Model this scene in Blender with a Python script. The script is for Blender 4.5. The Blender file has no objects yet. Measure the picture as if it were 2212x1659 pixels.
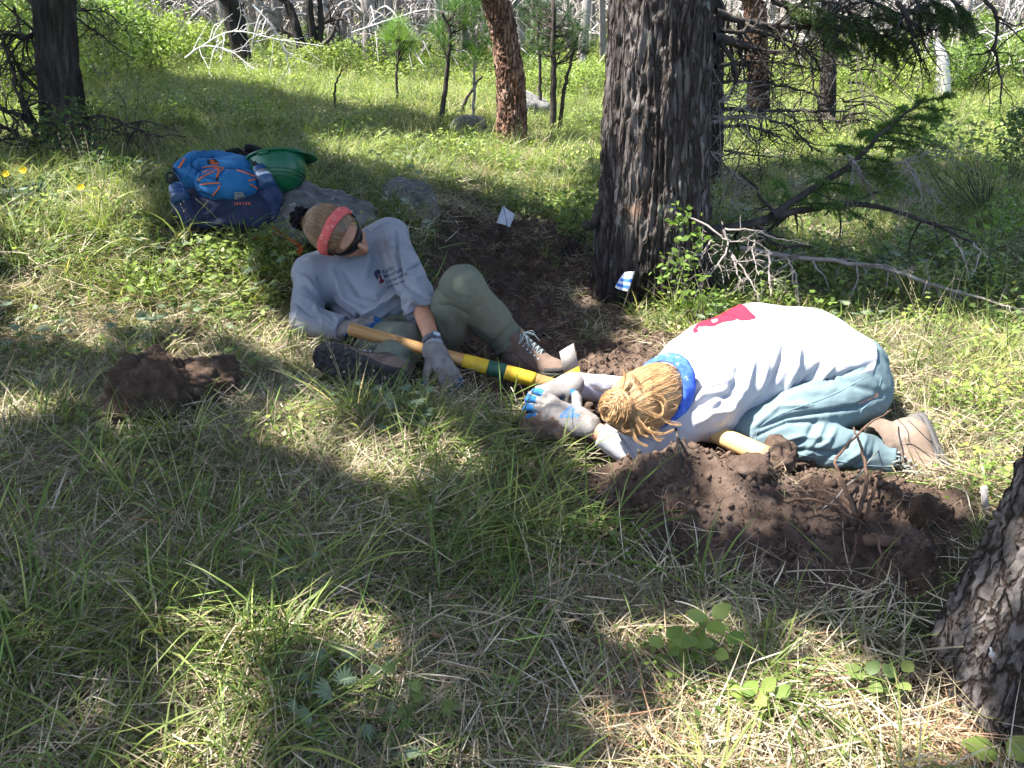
import bpy, math, random
import numpy as np
from mathutils import Vector, Matrix
from mathutils.bvhtree import BVHTree

# ------------------------------------------------------------------ camera, sky, sun, exposure
scene = bpy.context.scene
COL = scene.collection
CAM_H, PITCH, FPX = 1.30, math.radians(24.0), 1841.0        # eye height, downward pitch, focal length for a 2212 px wide frame
cam_data = bpy.data.cameras.new('camera')
cam_data.sensor_width = 36.0
cam_data.lens = 36.0 * FPX / 2212.0
cam_data.clip_start, cam_data.clip_end = 0.05, 900.0
cam = bpy.data.objects.new('camera', cam_data)
cam.location = (0, 0, CAM_H)
cam.rotation_euler = (math.radians(90) - PITCH, 0, 0)
COL.objects.link(cam)
scene.camera = cam

SUN_EL, SUN_AZ = math.radians(60.0), math.radians(-94.0)     # azimuth from +Y towards +X
SUN = np.array([math.cos(SUN_EL) * math.sin(SUN_AZ), math.cos(SUN_EL) * math.cos(SUN_AZ), math.sin(SUN_EL)])
world = bpy.data.worlds.new('World')
scene.world = world
world.use_nodes = True
_nt = world.node_tree
_nt.nodes.clear()
_sky = _nt.nodes.new('ShaderNodeTexSky')
_sky.sky_type = 'NISHITA'
_sky.sun_disc = False
_sky.sun_elevation, _sky.sun_rotation = SUN_EL, SUN_AZ
_sky.air_density, _sky.dust_density, _sky.altitude = 1.0, 3.0, 800
_bg = _nt.nodes.new('ShaderNodeBackground')
_bg.inputs['Strength'].default_value = 0.11
_out = _nt.nodes.new('ShaderNodeOutputWorld')
_nt.links.new(_sky.outputs[0], _bg.inputs[0])
_nt.links.new(_bg.outputs[0], _out.inputs[0])
sun_data = bpy.data.lights.new('sun', 'SUN')
sun_data.energy, sun_data.angle, sun_data.color = 5.0, math.radians(0.53), (1.0, 0.955, 0.88)
sun = bpy.data.objects.new('sun', sun_data)
sun.rotation_euler = Vector(SUN).to_track_quat('Z', 'Y').to_euler()
sun.location = Vector(SUN) * 30
COL.objects.link(sun)
scene.view_settings.view_transform = 'Standard'
scene.view_settings.look = 'None'
scene.view_settings.exposure = 2.2
scene.view_settings.gamma = 1.0
scene.view_settings.use_curve_mapping = False
scene.render.engine = 'CYCLES'
scene.cycles.use_denoising = True
scene.cycles.max_bounces = 5
scene.cycles.diffuse_bounces = 3
scene.cycles.glossy_bounces = 2
scene.cycles.transmission_bounces = 3
scene.cycles.adaptive_threshold = 0.03
scene.cycles.transparent_max_bounces = 4
scene.cycles.caustics_reflective = scene.cycles.caustics_refractive = False
scene.cycles.sample_clamp_indirect = 6.0

# ------------------------------------------------------------------ helpers: numbers
RNG = np.random.default_rng(11)
random.seed(11)
SP, CP = math.sin(PITCH), math.cos(PITCH)

def Pt(px, py, t):
    """A point t metres into the scene that the photograph shows at (px, py)."""
    u, v = (px - 1106.0) / FPX, (829.5 - py) / FPX
    return np.array([u * t, t * (CP + v * SP), CAM_H - t * (SP - v * CP)])

def to_px(p):
    p = np.asarray(p, float)
    x, y, z = p[..., 0], p[..., 1], p[..., 2] - CAM_H
    t = y * CP - z * SP
    t = np.where(np.abs(t) < 1e-6, 1e-6, t)
    return 1106 + FPX * x / t, 829.5 - FPX * (y * SP + z * CP) / t, t

def S(a, b, x):
    u = np.clip((np.asarray(x, float) - a) / (b - a), 0, 1)
    return u * u * (3 - 2 * u)

def _h3(ix, iy, iz, seed):
    n = (ix * 374761393 + iy * 668265263 + iz * 2147483647 + seed * 1274126177) & 0xFFFFFFFF
    n = ((n ^ (n >> 13)) * 1274126177) & 0xFFFFFFFF
    n = (n ^ (n >> 16)) & 0xFFFF
    return n / 65535.0

def vnoise(p, seed=0):
    """Value noise in [-1, 1] at points p (N,3)."""
    p = np.asarray(p, float)
    i = np.floor(p).astype(np.int64)
    f = p - i
    f = f * f * f * (f * (f * 6 - 15) + 10)
    r = 0
    for dx in (0, 1):
        wx = f[..., 0] if dx else 1 - f[..., 0]
        for dy in (0, 1):
            wy = f[..., 1] if dy else 1 - f[..., 1]
            for dz in (0, 1):
                wz = f[..., 2] if dz else 1 - f[..., 2]
                r = r + wx * wy * wz * _h3(i[..., 0] + dx, i[..., 1] + dy, i[..., 2] + dz, seed)
    return r * 2 - 1

def fbm(p, octs=4, seed=0, gain=0.5):
    r, a = 0, 1.0
    p = np.asarray(p, float)
    for k in range(octs):
        r = r + a * vnoise(p * (2.03 ** k) + 17.3 * k, seed + k)
        a *= gain
    return r

def unit(v):
    v = np.asarray(v, float)
    return v / max(1e-9, np.linalg.norm(v))

def in_poly(x, y, poly):
    x, y = np.asarray(x), np.asarray(y)
    c = np.zeros(x.shape, bool)
    n = len(poly)
    for i in range(n):
        x0, y0 = poly[i][:2]
        x1, y1 = poly[(i + 1) % n][:2]
        with np.errstate(divide='ignore', invalid='ignore'):
            c ^= ((y0 > y) != (y1 > y)) & (x < (x1 - x0) * (y - y0) / (y1 - y0 + 1e-12) + x0)
    return c

def poly_dist(x, y, poly):
    """Signed distance to a polygon's edge, positive inside."""
    d = np.full(np.shape(x), 1e9)
    n = len(poly)
    for i in range(n):
        a, b = np.array(poly[i][:2], float), np.array(poly[(i + 1) % n][:2], float)
        e = b - a
        t = np.clip(((x - a[0]) * e[0] + (y - a[1]) * e[1]) / max(1e-9, e @ e), 0, 1)
        d = np.minimum(d, np.hypot(x - a[0] - t * e[0], y - a[1] - t * e[1]))
    return np.where(in_poly(x, y, poly), d, -d)

# ------------------------------------------------------------------ helpers: meshes and objects
def build(name, verts, faces, mat=None, parent=None, smooth=True, colors=None, mats=None, fmat=None):
    """Links ONE mesh object. faces: a list of tuples or an (N,3)/(N,4) array, or a list of such arrays."""
    me = bpy.data.meshes.new(name)
    verts = np.asarray(verts, np.float32).reshape(-1, 3)
    if isinstance(faces, np.ndarray):
        faces = [faces]
    if len(faces) and isinstance(faces[0], np.ndarray) and faces[0].ndim == 2:
        faces = [f for f in faces if len(f)]
        loops = np.concatenate([f.ravel() for f in faces]).astype(np.int32)
        sizes = np.concatenate([np.full(len(f), f.shape[1]) for f in faces]).astype(np.int32)
    else:
        loops = np.array([i for f in faces for i in f], np.int32)
        sizes = np.array([len(f) for f in faces], np.int32)
    starts = np.concatenate([[0], np.cumsum(sizes)[:-1]]).astype(np.int32)
    me.vertices.add(len(verts))
    me.vertices.foreach_set('co', verts.ravel())
    me.loops.add(len(loops))
    me.loops.foreach_set('vertex_index', loops)
    me.polygons.add(len(sizes))
    me.polygons.foreach_set('loop_start', starts)
    me.update(calc_edges=True)
    me.validate()
    if smooth and len(me.polygons):
        me.polygons.foreach_set('use_smooth', np.ones(len(me.polygons), bool))
    if colors is not None:
        c = np.ones((len(verts), 4), np.float32)
        c[:, :np.shape(colors)[1]] = colors
        at = me.color_attributes.new('tint', 'FLOAT_COLOR', 'POINT')
        at.data.foreach_set('color', c.ravel())
    for m in (mats or ([mat] if mat else [])):
        me.materials.append(m)
    if fmat is not None:
        me.polygons.foreach_set('material_index', np.asarray(fmat, np.int32))
    o = bpy.data.objects.new(name, me)
    if parent is not None:
        o.parent = parent
        o.matrix_parent_inverse = parent.matrix_world.inverted() if parent.get('_inv') else Matrix.Identity(4)
    COL.objects.link(o)
    return o

def tag(o, label=None, cat=None, group=None, kind=None):
    if label: o['label'] = label
    if cat: o['category'] = cat
    if group: o['group'] = group
    if kind: o['kind'] = kind
    return o

def thing(name, label, cat, loc=(0, 0, 0), group=None):
    """An Empty at the thing's base. Parts are given in world coordinates and moved to the base's frame by part()."""
    o = bpy.data.objects.new(name, None)
    o.empty_display_size = 0.1
    o.location = [float(a) for a in loc]
    COL.objects.link(o)
    return tag(o, label, cat, group)

def base_of(o):
    p = np.zeros(3)
    while o is not None:
        p += np.array(o.location)
        o = o.parent
    return p

def part(name, verts, faces, mat, parent, **kw):
    return build(name, np.asarray(verts, float).reshape(-1, 3) - base_of(parent), faces, mat, parent, **kw)

def solo(name, verts, faces, mat, label, cat, loc, group=None, kind=None, **kw):
    o = build(name, np.asarray(verts, float).reshape(-1, 3) - np.asarray(loc, float), faces, mat, **kw)
    o.location = [float(a) for a in loc]
    return tag(o, label, cat, group, kind)

def copy_tree(o, parent=None):
    c = o.copy()
    COL.objects.link(c)
    c.parent = parent
    for ch in list(o.children):
        copy_tree(ch, c)
    return c

class Buf:
    def __init__(s):
        s.v, s.f, s.c, s.n = [], {3: [], 4: []}, [], 0
    def add(s, v, f, col=None):
        v = np.asarray(v, float).reshape(-1, 3)
        for fa in (f if isinstance(f, list) else [f]):
            fa = np.asarray(fa)
            if len(fa):
                s.f[fa.shape[1]].append(fa + s.n)
        s.v.append(v)
        if col is not None:
            s.c.append(np.broadcast_to(np.asarray(col, float), (len(v), 3)))
        s.n += len(v)
        return s
    def data(s):
        v = np.concatenate(s.v)
        f = [np.concatenate(a) for a in s.f.values() if a]
        return v, f
    def cols(s):
        return np.concatenate(s.c) if s.c else None

def frames(pts):
    pts = np.asarray(pts, float)
    T = np.gradient(pts, axis=0)
    T /= np.maximum(1e-9, np.linalg.norm(T, axis=1))[:, None]
    ref = np.array([0, 0, 1.0]) if abs(T[0][2]) < 0.9 else np.array([1.0, 0, 0])
    N = np.cross(T[0], ref); N /= np.linalg.norm(N)
    Ns = [N]
    for i in range(1, len(pts)):
        N = N - T[i] * (N @ T[i])
        l = np.linalg.norm(N)
        N = N / l if l > 1e-6 else Ns[-1]
        Ns.append(N)
    Ns = np.array(Ns)
    return T, Ns, np.cross(T, Ns)

def tube(pts, radii, n=8, cap=True):
    pts = np.asarray(pts, float)
    m = len(pts)
    radii = np.broadcast_to(np.asarray(radii, float), (m,))
    T, N, B = frames(pts)
    a = np.linspace(0, 2 * np.pi, n, endpoint=False)
    v = pts[:, None, :] + radii[:, None, None] * (np.cos(a)[None, :, None] * N[:, None, :] + np.sin(a)[None, :, None] * B[:, None, :])
    v = v.reshape(-1, 3)
    i = np.arange(m - 1)[:, None] * n
    j = np.arange(n)[None, :]
    q = np.stack([i + j, i + (j + 1) % n, i + n + (j + 1) % n, i + n + j], -1).reshape(-1, 4)
    fs = [q]
    if cap:
        v = np.concatenate([v, pts[:1], pts[-1:]])
        jj = np.arange(n)
        c0 = np.stack([np.full(n, m * n), (jj + 1) % n, jj], -1)
        c1 = np.stack([np.full(n, m * n + 1), (m - 1) * n + jj, (m - 1) * n + (jj + 1) % n], -1)
        fs.append(np.concatenate([c0, c1]))
    return v, fs

def smooth_path(pts, n=24):
    """Catmull-Rom through the given points."""
    p = np.asarray(pts, float)
    p = np.concatenate([[2 * p[0] - p[1]], p, [2 * p[-1] - p[-2]]])
    k = len(p) - 3
    out = []
    for s in np.linspace(0, k - 1e-6, n):
        i = int(s); t = s - i
        a, b, c, d = p[i], p[i + 1], p[i + 2], p[i + 3]
        out.append(0.5 * ((2 * b) + (-a + c) * t + (2 * a - 5 * b + 4 * c - d) * t * t + (-a + 3 * b - 3 * c + d) * t ** 3))
    return np.array(out)

def box(c, size, rot=None):
    s = np.array(size, float) / 2
    v = np.array([[x, y, z] for x in (-1, 1) for y in (-1, 1) for z in (-1, 1)], float) * s
    if rot is not None:
        v = v @ np.asarray(rot).T
    f = np.array([[0, 1, 3, 2], [4, 6, 7, 5], [0, 4, 5, 1], [2, 3, 7, 6], [0, 2, 6, 4], [1, 5, 7, 3]])
    return v + np.asarray(c, float), f

def prism(poly, z0, z1):
    """An outline (N,2) raised from z0 to z1, with fan caps from its centre."""
    poly = np.asarray(poly, float)
    n = len(poly)
    v = np.concatenate([np.c_[poly, np.full(n, z0)], np.c_[poly, np.full(n, z1)], [[*poly.mean(0), z0], [*poly.mean(0), z1]]])
    j = np.arange(n); k = (j + 1) % n
    q = np.stack([j, k, k + n, j + n], -1)
    t = np.concatenate([np.stack([np.full(n, 2 * n), k, j], -1), np.stack([np.full(n, 2 * n + 1), j + n, k + n], -1)])
    return v, [q, t]

def rot_from(x_axis, z_axis):
    """3x3 with columns x, y, z from a forward and an approximate up vector."""
    x = unit(x_axis)
    z = np.asarray(z_axis, float); z = unit(z - x * (z @ x))
    return np.stack([x, np.cross(z, x), z], 1)

def vnormals(v, faces):
    n = np.zeros_like(v)
    for f in (faces if isinstance(faces, list) else [faces]):
        a, b, c = v[f[:, 0]], v[f[:, 1]], v[f[:, 2]]
        fn = np.cross(b - a, c - a)
        for k in range(f.shape[1]):
            np.add.at(n, f[:, k], fn)
    return n / np.maximum(1e-12, np.linalg.norm(n, axis=1))[:, None]

# ------------------------------------------------------------------ helpers: solids from distance fields
class Field:
    """A signed distance field on a grid; add() joins tapered limbs smoothly, mesh() returns one continuous skin."""
    def __init__(s, lo, hi, h):
        s.lo, s.h = np.asarray(lo, float), h
        s.n = np.ceil((np.asarray(hi, float) - s.lo) / h).astype(int) + 1
        s.d = np.full(s.n, 1.0, np.float32)
        s.ax = [s.lo[i] + h * np.arange(s.n[i]) for i in range(3)]
    def _region(s, lo, hi):
        a = np.clip(np.floor((np.asarray(lo) - s.lo) / s.h).astype(int), 0, s.n)
        b = np.clip(np.ceil((np.asarray(hi) - s.lo) / s.h).astype(int) + 1, 0, s.n)
        sl = tuple(slice(a[i], b[i]) for i in range(3))
        g = np.meshgrid(*[s.ax[i][sl[i]] for i in range(3)], indexing='ij')
        return sl, np.stack(g, -1)
    def _join(s, sl, d, k, op):
        e = s.d[sl]
        if op == 'add':
            if k > 0:
                hh = np.clip(0.5 + 0.5 * (e - d) / k, 0, 1)
                r = e + (d - e) * hh - k * hh * (1 - hh)
            else:
                r = np.minimum(e, d)
        elif op == 'sub':
            d = -d
            if k > 0:
                hh = np.clip(0.5 - 0.5 * (e - d) / k, 0, 1)
                r = e + (d - e) * hh + k * hh * (1 - hh)
            else:
                r = np.maximum(e, d)
        s.d[sl] = r
    def cone(s, a, b, ra, rb, k=0.02, flat=None, op='add'):
        """Tapered capsule; flat=(axis, f) makes it f times as wide along that axis."""
        a, b = np.asarray(a, float), np.asarray(b, float)
        m = max(ra, rb) * (max(1, flat[1]) if flat else 1) + 2 * k + 2 * s.h
        sl, P = s._region(np.minimum(a, b) - m, np.maximum(a, b) + m)
        if P.size == 0: return s
        e = b - a
        q = P - a
        t = np.clip((q @ e) / max(1e-12, e @ e), 0, 1)
        q = q - t[..., None] * e
        if flat:
            ax = unit(flat[0])
            q = q + (1 / flat[1] - 1) * (q @ ax)[..., None] * ax
        d = np.linalg.norm(q, axis=-1) - (ra + (rb - ra) * t)
        s._join(sl, d, k, op); return s
    def ell(s, c, r, R=None, k=0.02, op='add'):
        c, r = np.asarray(c, float), np.asarray(r, float)
        m = max(r) + 2 * k + 2 * s.h
        sl, P = s._region(c - m, c + m)
        if P.size == 0: return s
        q = P - c
        if R is not None:
            R = np.asarray(R); f = np.linalg.norm(R[:, 0]); q = q @ (R / f); r = r * f
        k0 = np.linalg.norm(q / r, axis=-1)
        k1 = np.maximum(1e-6, np.linalg.norm(q / (r * r), axis=-1))
        s._join(sl, k0 * (k0 - 1) / k1, k, op); return s
    def path(s, pts, radii, k=0.02, flat=None):
        for i in range(len(pts) - 1):
            s.cone(pts[i], pts[i + 1], radii[i], radii[i + 1], k, flat)
        return s
    def cut(s, p, n, r=None, k=0.0):
        """Removes what lies on the n side of the plane through p (within radius r of p)."""
        p, n = np.asarray(p, float), unit(n)
        if r is None:
            sl, P = s._region(s.lo, s.lo + s.h * s.n)
            d = (P - p) @ n
        else:
            sl, P = s._region(p - r, p + r)
            d = np.minimum((P - p) @ n, r - np.linalg.norm(P - p, axis=-1))
        s.d[sl] = np.maximum(s.d[sl], d)
        return s
    def mesh(s):
        d = s.d
        sg = d < 0
        nx, ny, nz = s.n
        cnt = np.zeros((nx - 1, ny - 1, nz - 1), np.int8)
        for dx in (0, 1):
            for dy in (0, 1):
                for dz in (0, 1):
                    cnt += sg[dx:nx - 1 + dx, dy:ny - 1 + dy, dz:nz - 1 + dz]
        cells = np.argwhere((cnt > 0) & (cnt < 8))
        idx = np.full(cnt.shape, -1, np.int32)
        idx[tuple(cells.T)] = np.arange(len(cells))
        acc = np.zeros((len(cells), 3)); w = np.zeros(len(cells))
        corners = [(x, y, z) for x in (0, 1) for y in (0, 1) for z in (0, 1)]
        for a in corners:
            for ax in range(3):
                if a[ax]: continue
                b = list(a); b[ax] = 1
                da = d[cells[:, 0] + a[0], cells[:, 1] + a[1], cells[:, 2] + a[2]]
                db = d[cells[:, 0] + b[0], cells[:, 1] + b[1], cells[:, 2] + b[2]]
                m = (da < 0) != (db < 0)
                t = np.where(m, da / np.where(m, da - db, 1), 0)
                p = np.array(a, float)[None] + t[:, None] * (np.array(b) - np.array(a))
                acc[m] += p[m]; w[m] += 1
        v = s.lo + s.h * (cells + acc / w[:, None])
        quads = []
        for ax in range(3):
            o1, o2 = [(1, 2), (2, 0), (0, 1)][ax]
            A = [slice(None)] * 3; B = [slice(None)] * 3
            A[ax] = slice(0, s.n[ax] - 1); B[ax] = slice(1, s.n[ax])
            ch = sg[tuple(A)] != sg[tuple(B)]
            e = np.argwhere(ch)
            e = e[(e[:, o1] > 0) & (e[:, o2] > 0) & (e[:, o1] < s.n[o1] - 1) & (e[:, o2] < s.n[o2] - 1)]
            inside = sg[tuple(A)][tuple(e.T)]
            def cell(a1, a2):
                c = e.copy(); c[:, o1] -= a1; c[:, o2] -= a2
                return idx[tuple(c.T)]
            q = np.stack([cell(0, 0), cell(1, 0), cell(1, 1), cell(0, 1)], 1)
            q[~inside] = q[~inside][:, ::-1]
            quads.append(q)
        q = np.concatenate(quads)
        q = q[(q >= 0).all(1)]
        return v, q

def relax(v, q, it=2, f=0.5):
    v = v.copy()
    for _ in range(it):
        acc = np.zeros_like(v); w = np.zeros(len(v))
        for k in range(q.shape[1]):
            a, b = q[:, k], q[:, (k + 1) % q.shape[1]]
            np.add.at(acc, a, v[b]); np.add.at(acc, b, v[a])
            np.add.at(w, a, 1); np.add.at(w, b, 1)
        m = w > 0
        v[m] += f * (acc[m] / w[m][:, None] - v[m])
    return v

def folds(v, q, lines, facing=0.0):
    """Presses creases into cloth: lines = [(points in the photograph, width px, height mm)]. Acts on the side turned to the photographer."""
    n = vnormals(v, q)
    x, y, t = to_px(v)
    view = v - np.array([0, 0, CAM_H]); view /= np.linalg.norm(view, axis=1)[:, None]
    face = np.clip(-(n * view).sum(1) * 3 - facing, 0, 1)
    off = np.zeros(len(v))
    for pts, w, hmm in lines:
        best = np.full(len(v), 1e9); tt = np.zeros(len(v)); L = len(pts) - 1
        for i in range(L):
            a, b = np.array(pts[i], float), np.array(pts[i + 1], float)
            e = b - a
            s_ = np.clip(((x - a[0]) * e[0] + (y - a[1]) * e[1]) / max(1e-9, e @ e), 0, 1)
            dd = np.hypot(x - a[0] - s_ * e[0], y - a[1] - s_ * e[1])
            m = dd < best
            best[m] = dd[m]; tt[m] = (i + s_[m]) / L
        taper = np.sqrt(np.clip(np.sin(np.pi * np.clip(tt * 0.9 + 0.05, 0, 1)), 0, 1))
        off += 1.7 * hmm * 0.001 * taper * np.exp(-(best / w) ** 2)
    return v + n * (off * face)[:, None]

def drape(text_obj_verts, origin, right, up, target_bvh, direction, lift):
    """Lays flat lettering (x right, y up) onto a surface along `direction`."""
    out = []
    d = Vector(unit(direction))
    for p in text_obj_verts:
        o = np.asarray(origin) + p[0] * np.asarray(right) + p[1] * np.asarray(up)
        hit = target_bvh.ray_cast(Vector(o) - d * 0.3, d, 0.8)
        if hit[0] is None:
            out.append(o)
        else:
            out.append(np.array(hit[0] - d * lift))
    return np.array(out)

def text_mesh(s, size, bold=0.0, fine=0.0):
    cu = bpy.data.curves.new('lettering', 'FONT')
    cu.body = s
    cu.size = size
    cu.offset = bold
    cu.resolution_u = 3
    cu.align_x = 'LEFT'
    o = bpy.data.objects.new('lettering', cu)
    COL.objects.link(o)
    dg = bpy.context.evaluated_depsgraph_get()
    me = bpy.data.meshes.new_from_object(o.evaluated_get(dg))
    v = np.array([x.co[:] for x in me.vertices])
    f = [tuple(p.vertices) for p in me.polygons]
    bpy.data.objects.remove(o)
    bpy.data.curves.remove(cu)
    bpy.data.meshes.remove(me)
    return v, f

def bvh_of(v, f):
    fl = []
    for a in (f if isinstance(f, list) else [f]):
        fl += [tuple(map(int, r)) for r in a]
    return BVHTree.FromPolygons([tuple(map(float, p)) for p in v], fl)
# ------------------------------------------------------------------ materials
def new_mat(name):
    m = bpy.data.materials.new(name)
    m.use_nodes = True
    nt = m.node_tree
    nt.nodes.clear()
    out = nt.nodes.new('ShaderNodeOutputMaterial')
    b = nt.nodes.new('ShaderNodeBsdfPrincipled')
    nt.links.new(b.outputs[0], out.inputs[0])
    return m, nt, b, out

def N(nt, typ, **kw):
    n = nt.nodes.new(typ)
    for k, v in kw.items():
        if k.startswith('_'):
            setattr(n, k[1:], v)
        else:
            n.inputs[k.replace('_', ' ')].default_value = v
    return n

def ramp(nt, stops):
    r = nt.nodes.new('ShaderNodeValToRGB')
    els = r.color_ramp.elements
    while len(els) < len(stops): els.new(0.5)
    for e, (p, c) in zip(els, stops):
        e.position = p; e.color = (*c, 1)
    return r

def surf(name, stops, scale=8.0, detail=6.0, rough=0.8, bump=0.3, bdist=0.01, bscale=None, stretch=(1, 1, 1), tint=False, spec=0.3,
         sss=0.0, sss_r=(1, .3, .15), sheen=0.0, distort=0.0, speck=None, metal=0.0, weave=0.0, per_obj=0.0, plates=None):
    m, nt, b, out = new_mat(name)
    L = nt.links.new
    tc = N(nt, 'ShaderNodeTexCoord')
    mp = N(nt, 'ShaderNodeMapping'); mp.inputs['Scale'].default_value = stretch
    L(tc.outputs['Object'], mp.inputs[0])
    if per_obj:
        oi = N(nt, 'ShaderNodeObjectInfo')
        ml = N(nt, 'ShaderNodeMath', _operation='MULTIPLY'); ml.inputs[1].default_value = 37.0
        L(oi.outputs['Random'], ml.inputs[0]); L(ml.outputs[0], mp.inputs['Location'])
    no = N(nt, 'ShaderNodeTexNoise', Scale=scale, Detail=detail, Roughness=0.62, Distortion=distort)
    L(mp.outputs[0], no.inputs['Vector'])
    r = ramp(nt, stops)
    L(no.outputs['Fac'], r.inputs[0])
    col = r.outputs[0]
    if speck:                                             # (colour, scale, threshold): blotches of another kind on the surface, e.g. lichen
        n2 = N(nt, 'ShaderNodeTexNoise', Scale=speck[1], Detail=5.0, Roughness=0.6)
        L(tc.outputs['Object'], n2.inputs['Vector'])
        r2 = ramp(nt, [(speck[2], (0, 0, 0)), (speck[2] + 0.07, (1, 1, 1))])
        L(n2.outputs['Fac'], r2.inputs[0])
        mx = N(nt, 'ShaderNodeMix', _data_type='RGBA')
        L(r2.outputs[0], mx.inputs[0]); L(col, mx.inputs[6]); mx.inputs[7].default_value = (*speck[0], 1)
        col = mx.outputs[2]
    pl = None
    if plates:                                            # (scale, stretch z, furrow colour): scales of outer bark with inner bark showing between
        m2 = N(nt, 'ShaderNodeMapping'); m2.inputs['Scale'].default_value = (1, 1, plates[1]); L(tc.outputs['Object'], m2.inputs[0])
        nw = N(nt, 'ShaderNodeTexNoise', Scale=plates[0] * .6, Detail=4.0); L(m2.outputs[0], nw.inputs['Vector'])
        wv_ = N(nt, 'ShaderNodeVectorMath', _operation='MULTIPLY_ADD'); wv_.inputs[1].default_value = (.10, .10, .10); L(nw.outputs['Color'], wv_.inputs[0]); L(m2.outputs[0], wv_.inputs[2])
        vo = N(nt, 'ShaderNodeTexVoronoi', Scale=plates[0], _feature='DISTANCE_TO_EDGE'); L(wv_.outputs[0], vo.inputs['Vector'])
        pr = ramp(nt, [(.0, (0, 0, 0)), (.16, (1, 1, 1))]); L(vo.outputs['Distance'], pr.inputs[0])
        pl = pr.outputs[0]
        mx = N(nt, 'ShaderNodeMix', _data_type='RGBA'); L(pl, mx.inputs[0]); mx.inputs[6].default_value = (*plates[2], 1); L(col, mx.inputs[7])
        col = mx.outputs[2]
    if tint:
        at = N(nt, 'ShaderNodeAttribute', _attribute_name='tint')
        mx = N(nt, 'ShaderNodeMix', _data_type='RGBA', _blend_type='MULTIPLY'); mx.inputs[0].default_value = 1
        L(col, mx.inputs[6]); L(at.outputs['Color'], mx.inputs[7])
        col = mx.outputs[2]
    L(col, b.inputs['Base Color'])
    b.inputs['Roughness'].default_value = rough
    b.inputs['Specular IOR Level'].default_value = spec
    b.inputs['Metallic'].default_value = metal
    if sss:
        b.inputs['Subsurface Weight'].default_value = sss
        b.inputs['Subsurface Radius'].default_value = sss_r
        b.inputs['Subsurface Scale'].default_value = 0.01
    if sheen:
        b.inputs['Sheen Weight'].default_value = sheen
    if bump:
        nb = N(nt, 'ShaderNodeTexNoise', Scale=bscale or scale * 2.5, Detail=8.0, Roughness=0.65, Distortion=distort)
        L(mp.outputs[0], nb.inputs['Vector'])
        hgt = nb.outputs['Fac']
        if weave:
            wv = N(nt, 'ShaderNodeTexVoronoi', Scale=weave)
            L(tc.outputs['Object'], wv.inputs['Vector'])
            ad = N(nt, 'ShaderNodeMath', _operation='MULTIPLY_ADD'); ad.inputs[1].default_value = 0.35
            L(wv.outputs['Distance'], ad.inputs[0]); L(hgt, ad.inputs[2])
            hgt = ad.outputs[0]
        if pl is not None:
            ad = N(nt, 'ShaderNodeMath', _operation='MULTIPLY_ADD'); ad.inputs[1].default_value = 0.9
            L(pl, ad.inputs[0]); L(hgt, ad.inputs[2]); hgt = ad.outputs[0]
        bp = N(nt, 'ShaderNodeBump', Strength=bump, Distance=bdist)
        L(hgt, bp.inputs['Height']); L(bp.outputs[0], b.inputs['Normal'])
    return m

def flat(name, c, rough=0.6, spec=0.4, metal=0.0, var=0.12, scale=30, bump=0.05, **kw):
    lo = tuple(a * (1 - var) for a in c); hi = tuple(min(1, a * (1 + var)) for a in c)
    return surf(name, [(0.3, lo), (0.7, hi)], scale=scale, rough=rough, spec=spec, metal=metal, bump=bump, bdist=0.003, **kw)

def leafy(name, stops, transl=0.4, rough=0.55, tint=True, spec=0.3):
    """Thin green or dry blades: colour runs over the copies at random, light passes through."""
    m, nt, b, out = new_mat(name)
    L = nt.links.new
    oi = N(nt, 'ShaderNodeObjectInfo')
    r = ramp(nt, stops)
    tc = N(nt, 'ShaderNodeTexCoord')
    no = N(nt, 'ShaderNodeTexNoise', Scale=14.0, Detail=3.0)
    L(tc.outputs['Object'], no.inputs['Vector'])
    a = N(nt, 'ShaderNodeMath', _operation='MULTIPLY_ADD'); a.inputs[1].default_value = 0.6; a.inputs[2].default_value = -0.3
    L(no.outputs['Fac'], a.inputs[0])
    s = N(nt, 'ShaderNodeMath', _operation='ADD'); L(oi.outputs['Random'], s.inputs[0]); L(a.outputs[0], s.inputs[1])
    L(s.outputs[0], r.inputs[0])
    col = r.outputs[0]
    if tint:
        at = N(nt, 'ShaderNodeAttribute', _attribute_name='tint')
        mx = N(nt, 'ShaderNodeMix', _data_type='RGBA', _blend_type='MULTIPLY'); mx.inputs[0].default_value = 1
        L(col, mx.inputs[6]); L(at.outputs['Color'], mx.inputs[7])
        col = mx.outputs[2]
    L(col, b.inputs['Base Color'])
    b.inputs['Roughness'].default_value = rough
    b.inputs['Specular IOR Level'].default_value = spec
    if transl:
        tr = N(nt, 'ShaderNodeBsdfTranslucent')
        gm = N(nt, 'ShaderNodeMix', _data_type='RGBA', _blend_type='MULTIPLY'); gm.inputs[0].default_value = 1
        L(col, gm.inputs[6]); gm.inputs[7].default_value = (1.25, 1.35, 0.75, 1)
        L(gm.outputs[2], tr.inputs[0])
        ms = N(nt, 'ShaderNodeMixShader'); ms.inputs[0].default_value = transl
        L(b.outputs[0], ms.inputs[1]); L(tr.outputs[0], ms.inputs[2]); L(ms.outputs[0], out.inputs[0])
    return m

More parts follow.
